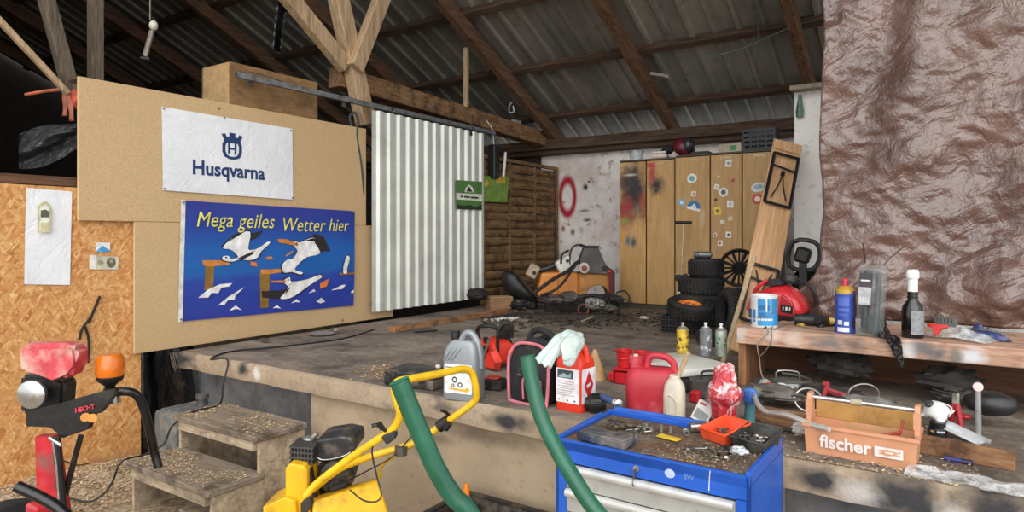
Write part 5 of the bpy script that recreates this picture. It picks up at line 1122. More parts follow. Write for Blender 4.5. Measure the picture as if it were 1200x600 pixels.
mb = MB(); mb.lathe([(0, .05), (.018, .05), (.018, .075), (.008, .09), (0, .09)], (0, 0, 0), (1, 0, 0), 16); mb.build('collar', DY, t_)
MB().box((-.05, -.05, 0), (.035, .09, .03), (0, 0, -.2), bev=.008).build('grip', BE, t_)
# cables on and over the bench edge
for k, (pp, lab) in enumerate((([(960, 372, 0), (940, 376, 0), (918, 380, 0), (900, 390, 1), (888, 403, 1), (890, 420, 1), (893, 440, 1), (905, 456, 1)], 'thin grey cord running across the workbench top and over its front edge'),
                 ([(985, 389, 0), (950, 386, 0), (925, 381, 0), (908, 387, 0), (904, 400, 1), (897, 411, 1), (890, 418, 1)], 'second thin cord looping over the front edge of the workbench'),
                 ([(895, 386, 0), (915, 376, 0), (940, 372, 0), (975, 378, 0)], 'black cord lying between the paint can and the blue spray can'))):
    P = []; was = 0
    for u, v_, e in pp:
        q = py(u, v_, BY0 - .012) if e else bt(u, v_)
        if e and not was: P.append(V((q.x, BY0 - .009, BZ + .006)))
        was = e; P.append(q if e else V((q.x, max(q.y, BY0 + .01), BZ + .006)))
    tag(MB().tube(P, .0028 if k < 2 else .004, 6, 6).build('cord', M(('8d857c', '6d655c', '1a1a1a')[k], .6)), lab, 'cord')
# blue spray can
p = bt(989, 391); 
def bands(mb, r, h):
    for a0, a1, z0, z1, mi in ((-140, -40, .72, .78, 3), (-180, 0, .78, .80, 3), (-125, -60, .5, .66, 2), (-125, -60, .40, .46, 2), (-125, -70, .32, .36, 2), (-128, -100, .16, .24, 4), (-90, -62, .15, .22, 4), (-130, -60, .03, .11, 4), (-30, 0, .3, .7, 5), (-40, -15, .1, .3, 5)):
        k = 6; z0 *= h; z1 *= h
        g_ = [[(1.008 * r * math.cos(math.radians(a0 + (a1 - a0) * i / k)), 1.008 * r * math.sin(math.radians(a0 + (a1 - a0) * i / k)), z) for i in range(k + 1)] for z in (z0, z1)]
        for i in range(k): mb.poly([g_[0][i], g_[0][i + 1], g_[1][i + 1], g_[1][i]], mi)
spraycan((p.x, p.y + .05, BZ), .05, .29, [M('3049a0', .38, 0, .06, 9), M('c9a03a', .35, .4, .1), M('4f68b8', .4), M('c4a03c', .4, .2), M('d9d9dc', .5), M('23252b', .5)], 'large blue spray can with a yellow shoulder and red nozzle on the workbench', M('c23a46', .4), None, decor=bands)
# clear blister pack
p = bt(1017, 396); t_ = thing('blister_pack', 'tall clear plastic pack with a grey card label leaning on the tarpaulin', 'package', (p.x, p.y + .06, BZ), rot=(-.12, 0, math.radians(-24)))
CL = CLEAR('clear_pack_plastic', (.62, .66, .66), .06, .2, .22, 9)
Wp, Hp = .125, .37
mb = MB(); mb.box((0, 0, Hp / 2), (Wp, .05, Hp), bev=.008, seg=2); mb.build('shell', CL, t_)
mb = MB(); mb.box((-.02, -.0285, .24), (.07, .004, .17), bev=.001, mi=0); mb.box((-.02, -.031, .205), (.066, .002, .09), mi=1); mb.box((-.02, -.031, .285), (.05, .0015, .008), mi=2)
for i in range(8): mb.box((-.045 + i * .0065, -.0325, .185), (.002 + .002 * (i % 2), .0006, .03), mi=2)
mb.build('card_label', [M('4a464d', .5), M('b7b7ba', .5), M('e1e1e3', .5)], t_, ang=0)
mb = MB(); mb.cyl((.03, 0, .02), (.03, 0, .33), .014); mb.cyl((-.03, .005, .02), (-.03, .005, .34), .018); mb.box((0, .005, .06), (.09, .03, .09), bev=.01); mb.build('black_insert', M('191a1b', .4), t_)
mb = MB(); mb.tube([(-.05, 0, Hp), (-.06, .02, Hp + .04), (-.1, .06, Hp + .12)], .003, 5, 3); mb.tube([(.05, 0, Hp), (.07, .02, Hp + .04), (.12, .06, Hp + .11)], .003, 5, 3); mb.build('hang_wire', BE, t_)
# black bottle with white cap
p = bt(1069, 397); t_ = thing('black_bottle', 'black bottle with a tall white cap and grey label on the workbench', 'bottle', (p.x, p.y + .05, BZ), math.radians(-20))
BG = M('121214', .12, 0, .1, spec=.7)
MB().lathe([(0, 0), (.046, 0), (.05, .006), (.05, .13), (.044, .16), (.022, .195), (.02, .235), (0, .235)], n=28).build('body', BG, t_)
mb = MB(); mb.lathe([(.023, .235), (.024, .3), (.029, .302), (.03, .33), (.024, .345), (0, .348)], n=20); mb.build('cap', M('e4e2df', .5, dirt='8d8a85', da=.25), t_)
mb = MB(); mb.lathe([(.021, .2), (.0255, .2), (.0255, .206), (.0225, .21), (.0225, .218), (.0255, .22), (.0255, .228), (.021, .23)], n=20); mb.build('neck_rings', BG, t_)
mb = MB(); r_ = .0508
for i in range(8):
    a0, a1 = math.radians(-75 + i * 11), math.radians(-64 + i * 11); mb.poly([(r_ * math.cos(a0), r_ * math.sin(a0), .02), (r_ * math.cos(a1), r_ * math.sin(a1), .02), (r_ * math.cos(a1), r_ * math.sin(a1), .14), (r_ * math.cos(a0), r_ * math.sin(a0), .14)])
mb.build('label', M('8d8f92', .45, 0, .25, 40, '2a2a2b', .4, 40), t_)
# sheathed chain hanging over the edge
t_ = None; mb = MB()
rnd = random.Random(3)
P0 = [bt(1032, 378), bt(1040, 388), py(1046, 396, BY0 - .012), py(1052, 412, BY0 - .014), py(1058, 430, BY0 - .012)]
P0[0] = V((P0[0].x, P0[0].y + .0, BZ + .03)); P0[1] = V((P0[1].x, BY0 + .03, BZ + .02))
PC = catmull(P0, 10)
t_ = thing('black_chain', 'tangle of black saw chain hanging over the front edge of the workbench', 'chain', P0[1])
for st in range(7):
    ph = st * .9; mb = MB(); ctr = []
    for i, q in enumerate(PC):
        wdt = .028 * math.sin(PI * min(1, .25 + .75 * i / len(PC))) * (1 if i < 36 else .6)
        c_ = q + V((wdt * math.cos(ph + i * .1), -.012 - .006 * math.sin(ph), .004 * math.sin(i + st))); ctr.append(c_)
        mb.box(c_, (.011, .006, .011), (rnd.uniform(-.5, .5), rnd.uniform(-.6, .6), rnd.uniform(-.5, .5)))
    mb.tube(ctr, .004, 5, 1, smooth=False); mb.build('strand', M('1b1a19', .4, .3, .2, dirt='8d8a84', da=.3, ds=60), t_, world=True, ang=0)
# clear bag with red grip tool
p = bt(1103, 397); t_ = thing('scraper_set', 'red handled scraper with a row of grey teeth in a clear wrapper on the workbench', 'tool', (p.x, p.y + .0, BZ), math.radians(-24))
mb = MB(); mb.grid(24, 14, lambda a, b: V((-.1 + a * .3, -.02 + b * .16, .004 + .06 * math.sin(PI * a) ** .6 * math.sin(PI * (b * .9 + .05)) * (1 + .5 * nz((a, b, 0), 5, 2))))); mb.build('clear_wrapper', CLEAR('clear_wrap', (.85, .86, .85), .15, .3, .6, 20), t_, ang=60)
mb = MB(); mb.prism([(-.05, .035), (.05, .035), (.045, .02), (.015, .012), (.01, -.02), (-.01, -.02), (-.015, .012), (-.045, .02)], .03, .045, frame((0, -.012, .03), (1, 0, 0), (0, .35, 1)), bev=.003); mb.build('grip', M('c92f2c', .4), t_)
mb = MB(); mb.box((0, .045, .07), (.1, .02, .02))
for i in range(6): mb.box((-.042 + i * .0168, .04, .088), (.011, .014, .028))
mb.build('toothed_plate', M('6f706d', .5, .2), t_, ang=0)
p = bt(1136, 398); t_ = thing('blue_wrapper', 'crumpled dark blue and clear plastic wrapper at the right end of the workbench', 'wrapper', (p.x + .03, p.y + .06, BZ))
MB().grid(24, 16, lambda a, b: V((-.1 + a * .24, -.06 + b * .15, .004 + .05 * math.sin(PI * a) * math.sin(PI * b) * (1 + .8 * nz((a, b, 0), 6, 7))))).build('film', M('30385e', .25, 0, .4, 14, 'a9afb9', .3, 12), t_, ang=50)
mb = MB(); mb.tube([(-.1, .0, .045), (.05, -.03, .05), (.16, -.06, .03)], .004, 6, 3); mb.build('blade', CHR, t_)
# ------------------------------------------------------------------ long orange tool carrier with lettering
ang = math.radians(-2.5)
a, b = pz(944, 530, SZ), pz(1073, 553, SZ); mid = (a + b) / 2; dx = (b - a); rz_ = math.atan2(dx.y, dx.x); Lb = dx.length
t_ = thing('tool_carrier', 'long orange plastic tool carrier with a metal bar handle at the stage edge', 'tool carrier', (mid.x, mid.y + .0, SZ), rz_)
OC = M('cf9470', .5, 0, .07, 4, 'b99a68', .36, 5); OI = M('bf9150', .55, 0, .12, 5, '8d6a35', .4, 6)
D_ = .19; H_ = .105
mb = MB()
def rc(l, d, z): return [(-l / 2, D_ / 2 - d / 2, z), (l / 2, D_ / 2 - d / 2, z), (l / 2, D_ / 2 + d / 2, z), (-l / 2, D_ / 2 + d / 2, z)]
mb.loft([rc(Lb, D_ * .9, 0), rc(Lb * 1.03, D_, H_), rc(Lb * 1.07, D_ * 1.08, H_), rc(Lb * 1.07, D_ * 1.08, H_ + .012), rc(Lb * 1.0, D_ * .95, H_ + .012), rc(Lb * .97, D_ * .86, .008)])
F_ = frame((0, D_ / 2 - D_ * .45 - .0005, 0), (1, 0, 0), (0, -.09, 1))
mb.text('fischer', .068, frame((-.045, -.0015 + .0, .055), (1, 0, 0), (0, -.09, 1)) @ Matrix.Translation((0, 0, .003)), .0004, .0022, mi=1, sx=.96)
G_ = frame((.1, -.0015, .053), (1, 0, 0), (0, -.09, 1)) @ Matrix.Translation((0, 0, .0035))
mb.prism([(-.046, -.019), (.046, -.019), (.046, .019), (-.046, .019)], 0, .0006, G_, mi=1)
mb.prism([(-.036, .006), (-.005, .012), (.03, .006), (.038, .011), (.038, .004), (.02, 0), (.038, -.004), (.038, -.011), (.03, -.006), (-.005, -.012), (-.036, -.006), (-.02, 0)], .0006, .001, G_, mi=0)
mb.prism([(-.012, -.003), (.016, -.004), (.016, .004), (-.012, .003)], .001, .0014, G_, mi=1)
mb.build('tray', [OC, M('e6d6d0', .6)], t_, ang=0)
mb = MB(); mb.box((0, D_ / 2 + D_ * .5 - .004, H_ + .03), (Lb * .98, .008, .07), bev=.002); mb.build('back_wall', OI, t_, ang=0)
for sx in (-1, 1):
    mb = MB(); mb.prism([(-.045, 0), (.045, 0), (.03, .1), (.022, .115), (-.022, .115), (-.03, .1)], -.009, .009, frame((sx * Lb * .5, D_ / 2, H_), (0, 1, 0), (0, 0, 1)), bev=.003); mb.build('end_post', OC, t_, ang=0)
    mb = MB(); mb.prism([(-.012, .03), (.012, .03), (.012, .09), (-.012, .09)], -.011, .011, frame((sx * Lb * .5, D_ / 2 - .03, H_), (0, 1, 0), (0, 0, 1))); mb.build('post_rib', OC, t_, ang=0)
MB().cyl((-Lb * .5, D_ / 2, H_ + .095), (Lb * .5, D_ / 2, H_ + .095), .0095).build('bar_handle', M('c9c9c6', .3, .85, .1), t_)
MB().lathe([(.0098, -.02), (.013, -.018), (.013, .018), (.0098, .02)], (-.02, D_ / 2, H_ + .095), (1, 0, 0), 14).build('tape_wrap', M('a39a83', .8), t_)
MT_ = t_.matrix_basis.copy()
def inc(x, y, z): return Matrix.Translation(t_.location) @ Matrix.Rotation(rz_, 4, 'Z') @ V((x, y, z))
tag(MB().tube([inc(-.13, .09, .06), inc(.02, .1, .075), inc(.13, .11, .105)], .006, 8, 3).build('red_rod', M('a8412f', .5)), 'thin reddish rod lying inside the orange tool carrier', 'rod')
tag(MB().tube([inc(.06, .06, .05), inc(.12, .11, .09), inc(.135, .14, .145)], .005, 8, 3).build('red_rod', M('b5523c', .5)), 'short curved reddish rod at the right end inside the orange tool carrier', 'rod')
for i in range(4):
    o = MB().box((0, 0, .01), (.1, .02, .02), bev=.003).build('grey_chisel', (DST, RST)[i % 2]); q = inc(-.12 + i * .07, .06 + .02 * (i % 2), .012); o.location = q; o.rotation_euler = (0, 0, rz_ + .4 * i); tag(o, 'dark tool lying on the bottom inside the orange carrier', 'tool', 'tools inside the carrier')
# silver bent tube in front
P = [pt(873, 462, 2.95), pt(882, 461, 2.92), pt(886, 470, 2.88), pt(895, 481, 2.8), pt(908, 484, 2.74), pt(925, 487, 2.66), pt(950, 497, 2.57), pt(972, 503, 2.5)]
tag(MB().tube(P, .011, 10, 6).build('bent_tube', M('cfccc4', .35, .6, .1)), 'bent silver tube running from the teal tool into the orange carrier', 'tube')
# planks on the stage
def plank(name, label, pa, pb, w_, h_, mat, cat='plank', z=SZ):
    a, b = pa.copy(), pb.copy(); a.z = b.z = z + h_ / 2
    o = timber(a, b, h_, w_, None, up=(0, 0, 1), bev=.003).build(name, mat, ang=0); return tag(o, label, cat)
plank('wooden_plank', 'wooden batten on edge on the stage behind the orange carrier', pz(884, 492, SZ), pz(1190, 552, SZ), .03, .07, WOOD('batten_wood', '6d4c36', '9c7656', 0, 6, .8, None, .3, 12, '4a3526'))
# things under the bench
p = pz(909, 463, SZ + .05); q = V((-.78, 3.9, SZ))
t_ = thing('red_tin', 'red and grey tin lying on its side under the left end of the workbench', 'tin', pt(897, 455, 3.45), rot=(0, PI / 2, math.radians(-20)))
mb = MB(); mb.lathe([(0, 0), (.034, 0), (.036, .004), (.036, .03)], n=22, mi=1); mb.lathe([(.036, .03), (.036, .09)], n=22, mi=0); mb.lathe([(.036, .09), (.036, .12), (.034, .124), (.028, .12), (0, .118)], n=22, mi=1); mb.build('body', [M('77706c', .4, .3), M('d0442f', .4)], t_)
JY = lambda u, v_, t: pt(u, v_, t)
def ball(name, label, cat, c, r, sc, mat, k=.4, f=3, seed=1):
    o = MB().sphere((0, 0, 0), r, sc, 22, 14, f=lambda q: 1 + k * nz(q, f, seed)).build(name, mat, ang=40); o.location = V(c) + V((0, 0, 0)); return tag(o, label, cat)
GP = pz
q = pz(885, 470, SZ); ball('grey_rag', 'crumpled dark grey rag heap left of the orange carrier under the workbench edge', 'rag', (-.70, 3.42, SZ + .035), .11, (1.3, .8, .3), M('5a554f', .9, 0, .4, 12), .5, 3)
ball('dark_cloth', 'crumpled blackish cloth heap under the workbench behind the orange carrier', 'cloth', (-.46, 3.5, SZ + .035), .12, (1.3, .9, .28), M('2c2a28', .9, 0, .4, 12), .5, 3, 4)
ball('grey_cloth', 'crumpled grey cloth heap behind the metal bar of the carrier', 'cloth', (-.28, 3.35, SZ + .04), .1, (1.2, .8, .36), M('6e6b66', .9, 0, .35, 14), .5, 3, 6)
ball('glass_knob', 'small frosted round lamp cap under the left end of the workbench', 'lamp cap', (-.80, 3.62, SZ + .032), .032, (1, 1, 1), M('9c9a95', .25), .05)
MB_ = MB().tube([(-.55 + .06 * math.cos(i * .35), 3.38 + .02 * math.sin(i * .35), SZ + .07 + .05 * math.sin(i * .35)) for i in range(18)], .005, 6, 2, closed=True); tag(MB_.build('steel_ring', M('a8a49c', .3, .7)), 'steel ring standing between the grey rags left of the orange carrier', 'ring')
MB_ = MB().tube([pt(1012 + 18 * math.cos(i * .35), 462 + 12 * math.sin(i * .35), 3.0) for i in range(18)], .0045, 6, 2, closed=True); tag(MB_.build('hose_clamp', M('8d8a84', .35, .7)), 'grey hose ring leaning behind the red lever under the workbench', 'ring')
# red lever / bar
t_ = thing('red_lever', 'red painted steel bar with a forked end lying under the workbench', 'bar', pt(966, 456, 3.1))
P = [pt(968, 457, 3.1), pt(1000, 468, 3.0), pt(1040, 480, 2.88), pt(1065, 488, 2.8)]
a, b = P[0], P[-1]; o = timber(a, b, .016, .03, None); o.build('bar', M('a03a40', .45, 0, .15, dirt='5a2a2a'), t_, world=True, ang=0)
mb = MB(); mb.box(a, (.02, .03, .06), (0, .3, 0), bev=.004); mb.box(a + V((0, 0, .03)), (.03, .03, .015), bev=.003); mb.build('fork', M('a8353c', .45), t_, world=True, ang=0)
# white brush
t_ = thing('scrub_brush', 'white bristled scrubbing brush behind the bar handle of the orange carrier', 'brush', pt(1033, 490, 2.75), math.radians(-22)); 
MB().box((0, 0, .045), (.15, .05, .02), bev=.008).build('back', M('5d5a55', .6), t_)
mb = MB(); rnd = random.Random(5)
for i in range(13):
    for j in range(4): mb.cyl((-.066 + i * .011, -.018 + j * .012, .038), (-.066 + i * .0115 + rnd.uniform(-.003, .003), -.02 + j * .013, .0), .0042, .0052, 5)
mb.build('bristles', M('d3cfc6', .8), t_, ang=0)
# respirator, black can, red extinguisher, bits at the right
t_ = thing('dust_mask', 'white moulded dust mask lying on the black tin under the workbench', 'mask', pt(1098, 484, 2.83), rot=(.5, .1, math.radians(-30)))
MB().grid(18, 18, lambda a, b: V(((a - .5) * .1, (b - .5) * .09, .05 * max(0, 1 - ((a - .5) ** 2 + (b - .5) ** 2) * 3.6) ** .6))).build('shell', M('d9d8d4', .7, 0, .08, 12), t_, solid=.003, ang=60)
MB().lathe([(0, .045), (.016, .043), (.018, .055), (.012, .06), (0, .06)], (-.018, -.01, 0), n=16).build('valve', M('3a3a3a', .5), t_)
mb = MB(); mb.tube([(-.05, .0, 0), (-.04, .04, .02), (.04, .04, .02), (.05, .0, 0)], .003, 6, 4); mb.build('strap', M('c9c7c2', .7), t_)
p = pz(1099, 518, SZ); p = V((.09, 3.12, SZ)); q = pt(1099, 508, 2.78)
t_ = thing('glue_tin', 'black and gold tin standing below the white dust mask', 'tin', (q.x, q.y, SZ + .0))
hz = q.z - SZ + .05
mb = MB(); mb.lathe([(0, 0), (.033, 0), (.034, .004), (.034, hz - .03), (.03, hz - .025), (.03, hz), (0, hz)], n=24)
for a0, a1, mi in ((-140, -110, 1), (-95, -80, 2), (-75, -40, 2)):
    for k in range(4):
        x0, x1 = math.radians(a0 + (a1 - a0) * k / 4), math.radians(a0 + (a1 - a0) * (k + 1) / 4); mb.poly([(.0345 * math.cos(x), .0345 * math.sin(x), z) for x, z in ((x0, .03), (x1, .03), (x1, hz - .04), (x0, hz - .04))], mi)
mb.build('body', [M('1c1d20', .35), M('c9a76a', .4), M('b9bfc6', .4)], t_)
q = pt(1119, 520, 2.82); t_ = thing('red_grips', 'red handled long pliers standing under the workbench beside the glue tin', 'pliers', (q.x, q.y, SZ), math.radians(-30))
mb = MB(); mb.tube([(-.02, 0, 0), (-.012, 0, .07), (.0, 0, .13)], .012, 10, 4); mb.build('handle', M('a02128', .4), t_)
mb = MB(); mb.tube([(.025, 0, 0), (.02, 0, .06), (.008, 0, .13)], .012, 10, 4); mb.build('handle', M('a02128', .4), t_)
mb = MB(); mb.box((.004, 0, .15), (.03, .014, .05), bev=.004); mb.build('jaw', STL, t_)
t_ = thing('silver_bracket', 'flat silver perforated bracket lying at the right end under the workbench', 'bracket', pt(1132, 512, 2.72), rot=(.1, .35, math.radians(-8)))
mb = MB(); mb.box((0, 0, 0), (.16, .05, .006), bev=.001); mb.box((0, .024, .012), (.16, .004, .024)); mb.build('plate', M('c6c8ca', .35, .5, .1), t_, ang=0)
ball('black_helmet', 'black rounded shell at the far right under the workbench', 'shell', (.16, 3.6, SZ + .05), .085, (1.2, .9, .66), M('222123', .45, 0, .2), .08, 2, 3)
q = pt(1146, 487, 2.8); t_ = thing('hammer', 'hammer with a pale pink handle end standing at the far right under the workbench', 'hammer', (q.x, q.y, SZ))
MB().cyl((0, 0, 0), (0, 0, .2), .013, .011).build('handle', M('8d8a88', .5), t_); MB().lathe([(0, -.012), (.018, -.01), (.02, .0), (.018, .01), (0, .012)], (0, -.0, .205), (0, -1, .1), 20).build('head', M('e0c3bd', .5), t_)
ball('red_stopper', 'small red plastic knob beside the black shell under the workbench', 'knob', pt(1132, 492, 2.85), .016, (1.3, 1, .8), M('a8242c', .4), .1)
ball('wire_wool', 'tangled grey wire wool lying behind the black shell at the right under the workbench', 'wire wool', pz(1118, 470, SZ + .03), .06, (1.6, 1, .6), M('4b4846', .8, .2, .4, 30, bump=.8, bs=50), .5, 4, 8)
t_ = thing('marker_pen', 'dark blue pen lying on the stage at the lower right', 'pen', pz(1106, 539, SZ) + V((0, 0, .008)), rot=(0, PI / 2, math.radians(-6)))
MB().lathe([(0, 0), (.0075, .0), (.0085, .01), (.0085, .055), (0, .055)], n=14).build('body', M('343a78', .4), t_); MB().lathe([(.0087, .055), (.0095, .056), (.0095, .088), (.006, .092), (0, .092)], n=14).build('cap', M('23264a', .4), t_)
q = pz(1110, 562, SZ); mb = MB(); mb.grid(44, 20, lambda a, b: V((q.x - .13 + a * .42 + .03 * b, q.y - .05 + b * .12 - a * .02, SZ + .004 + .022 * abs(nz((a * 3, b * 3, 0), 2, 3)) + .02 * math.sin(PI * b) * (1 - a))))
tag(mb.build('clear_film', CLEAR('crumpled_film', (.88, .88, .88), .12, .22, .55, 22), ang=50, recalc=False), 'crumpled clear plastic film on the stage edge right of the orange carrier', 'plastic film')
q = pz(1088, 553, SZ); t_ = thing('pill_blister', 'small silver blister strip of tablets on the stage right of the orange carrier', 'blister strip', (q.x, q.y, SZ + .006), rot=(.3, .1, math.radians(35)))
MB().box((0, 0, .006), (.07, .035, .002)).build('foil', M('c9c9c9', .3, .5), t_, ang=0)
mb = MB()
for i in range(5):
    for j in range(2): mb.lathe([(.006, 0), (.005, .004), (0, .005)], (-.026 + i * .013, -.008 + j * .016, .007), n=10)
mb.build('tablet_pocket', M('dedede', .3), t_)
q = pz(936, 519, SZ); ball('white_lump', 'dirty white rounded lump at the left foot of the orange carrier', 'lump', (q.x, q.y + .02, SZ + .024), .032, (1, .9, .8), M('c3bfb9', .7, 0, .2, 30, '6d6860', .4, 30), .3, 4)
q = pz(923, 508, SZ); o = MB().box((0, 0, 0), (.17, .02, .012), (0, 0, math.radians(8)), bev=.004).build('black_file', M('1d1d1d', .5)); o.location = (q.x, q.y, SZ + .008); tag(o, 'flat black file lying left of the orange carrier', 'file')
q = pz(918, 493, SZ); o = MB().grid(16, 10, lambda a, b: V((-.1 + a * .2, -.05 + b * .1 - a * .06, .006 + .03 * abs(nz((a * 3, b * 2, 0), 2, 5))))).build('clear_bag', CLEAR('crumpled_film', (.88, .88, .88), .12, .22, .55, 22), ang=50, recalc=False); o.location = (q.x, q.y, SZ); tag(o, 'flattened clear plastic bag between the black bin and the orange carrier', 'plastic bag')
def gp3(): q = pz(random.uniform(915, 1150), random.uniform(500, 570), SZ); return (q.x, max(2.69, q.y), SZ + .002)
flakes('debris_crumbs', 'crumbs, chips and small litter spread over the right front of the stage', 700, gp3, M('a08a6c', .9, 0, .5, 50), .006)
# bench leaning on the pillar
a = V((-1.16, 4.62, SZ + .02)); b = V((-1.30, 6.31, 2.49))
a = pt(876, 425, 4.58); a.z = SZ + .02; b = pt(924, 166, 5.72)
t_ = thing('beer_bench', 'pale wooden folding bench leaning upright against the white pillar', 'bench', a)
d = (b - a); L_ = d.length; d.normalize(); xa = RV - d * RV.dot(d); xa.normalize(); nrm = xa.cross(d)
if nrm.dot(FV) > 0: nrm = -nrm
xa = d.cross(nrm)
Fb = Matrix(((xa.x, d.x, nrm.x, a.x), (xa.y, d.y, nrm.y, a.y), (xa.z, d.z, nrm.z, a.z), (0, 0, 0, 1)))
t_.matrix_basis = Fb
BW = WOOD('bench_plank', 'b0835a', 'dcb389', 1, 5, .5, None, .08, 22)
mb = MB(Fb); mb.box((0, L_ / 2, -.013), (.245, L_, .026), bev=.004); mb.build('seat_plank', BW, t_, world=True, ang=0)
def legframe(y0, y1):
    mb = MB(Fb)
    for x in (-.1, .1): mb.tube([(x, y0, .03), (x, y1, .03)], .014, 8, 1, smooth=False)
    for y in (y0, y1): mb.tube([(-.1, y, .03), (.1, y, .03)], .012, 8, 1, smooth=False)
    mb.tube([(-.1, y0 + (y1 - y0) * .75, .03), (.1, y0 + (y1 - y0) * .7, .03)], .009, 8, 1, smooth=False)
    return mb.build('leg_frame', M('22272b', .35, .4, .1), t_, world=True)
def stay(y0, y1):
    mb = MB(Fb); mb.tube([(-.06, y0, .03), (-.02, (y0 + y1) / 2, .025), (.0, y1, .02)], .006, 6, 2); mb.tube([(.06, y0, .03), (.02, (y0 + y1) / 2, .025), (.0, y1, .02)], .006, 6, 2); mb.box((0, y1, .015), (.03, .04, .02)); mb.build('folding_stay', M('22272b', .35, .4, .1), t_, world=True)
legframe(L_ - .76, L_ - .2); stay(L_ - .7, L_ - .4); legframe(.25, .75); stay(.7, .45)
for y in (.15, L_ - .12): MB(Fb).box((0, y, .01), (.2, .03, .02)).build('batten', BW, t_, world=True, ang=0)
# thin lath next to the bench
a = pt(847, 437, 4.35); a.z = SZ + .01; b = pt(884, 300, 4.62)
tag(timber(a, b, .03, .018, None, bev=.003).build('wooden_lath', WOOD('stick_wood', '8b7355', 'bfa888', 2, 9, .85, None, .3, 8)), 'narrow wooden lath leaning along the left edge of the folding bench', 'lath')

# more hand tools on the stage under the bench
for (u, v_, t, rz0, lab, L) in ((915, 474, 3.15, .4, 'grey combination spanner left of the steel ring under the workbench', .16), (905, 488, 2.95, -.5, 'dull spanner lying by the batten left of the orange carrier', .14), (932, 468, 3.2, 1.2, 'short spanner on the dark cloth behind the orange carrier', .12)):
    q = pz(u, v_, SZ); o = spanner(STL, L); o.location = (q.x, max(2.75, q.y), SZ + .004); o.rotation_euler = (0, 0, rz0); o.name = 'spanner'; tag(o, lab, 'spanner')
q = pz(926, 462, SZ); tag(MB().tube([V((q.x + .1 * math.cos(i * .7), q.y + .07 * math.sin(i * .7), SZ + .012 + .004 * i)) for i in range(22)], .006, 6, 4).build('cable_coil', M('55514c', .6, 0, .2)), 'coil of thin grey cable lying under the left half of the workbench', 'cable')
q = pz(912, 455, SZ); t_ = thing('work_light', 'grey box-shaped lamp with a clear front lying beside the red tin under the workbench', 'lamp', (q.x + .05, q.y + .0, SZ), .3)
MB().box((0, 0, .03), (.14, .1, .06), bev=.01).build('housing', M('6a6965', .5, 0, .2), t_); MB().box((0, -.052, .032), (.1, .006, .04), bev=.002).build('lens', M('b9bdbd', .15), t_)
MB().tube([(-.06, 0, .055), (-.05, .0, .1), (.05, 0, .1), (.06, 0, .055)], .006, 8, 3).build('handle', STL, t_)
q = pz(918, 463, SZ); o = MB().grid(10, 8, lambda a, b: V((-.04 + a * .08, -.03 + b * .06, .004 + .025 * math.sin(PI * a) * b))).build('paper_scrap', M('dcdad5', .8), solid=.001, recalc=False); o.location = (q.x, q.y - .05, SZ + .05); tag(o, 'small white paper scrap on the rags under the workbench', 'paper')
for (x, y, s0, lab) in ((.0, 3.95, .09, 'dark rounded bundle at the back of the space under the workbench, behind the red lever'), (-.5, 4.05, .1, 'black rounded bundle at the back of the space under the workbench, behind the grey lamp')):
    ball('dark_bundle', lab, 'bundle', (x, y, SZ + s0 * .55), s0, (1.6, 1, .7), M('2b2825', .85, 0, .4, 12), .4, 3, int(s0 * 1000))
# ------------------------------------------------------------------ lockers at the back
LY = 7.19
LK0 = .75; zt = 2.505
s = NT('locker_front'); n = s.noise(6, 6, .6, s.mapping((6, 6, .5))); c = s.ramp(n, [(.3, hexc('a8824f')), (.7, hexc('c39b66'))])
def lp_(u, v_): q = py(u, v_, LY); return q
c0 = c
LOCK = None
def lockmat(name, spots):
    s = NT(name); n = s.noise(6, 6, .6, s.mapping((6, 6, .5))); c = s.ramp(n, [(.3, hexc('a8824f')), (.7, hexc('c39b66'))]); c = s.mix(s.ramp(s.noise(4, 5), [(.55, 0), (.75, .4)]), c, hexc('9a7440'))
    for p, r, h_, k, wob in spots: c = s.mix(s.math('MULTIPLY', s.spot(p, r, .75, wob=wob), k), c, hexc(h_))
    return s.out(c, .45, 0, .4)
edges_ = [725, 757, 790.5, 832, 869.5, 909]
xs = [py(u, 276, LY).x for u in edges_]
units = [(0, 2, 'tan double-door locker with black and red spray paint, leftmost of the row'), (2, 3, 'tan single locker with round stickers and a blue emblem, second from the left'), (3, 4, 'tan single locker covered with many small white and yellow stickers'), (4, 5, 'tan single locker with a red and a white round sticker behind the leaning bench')]
CARC = M('4a4036', .6, .2, .1)
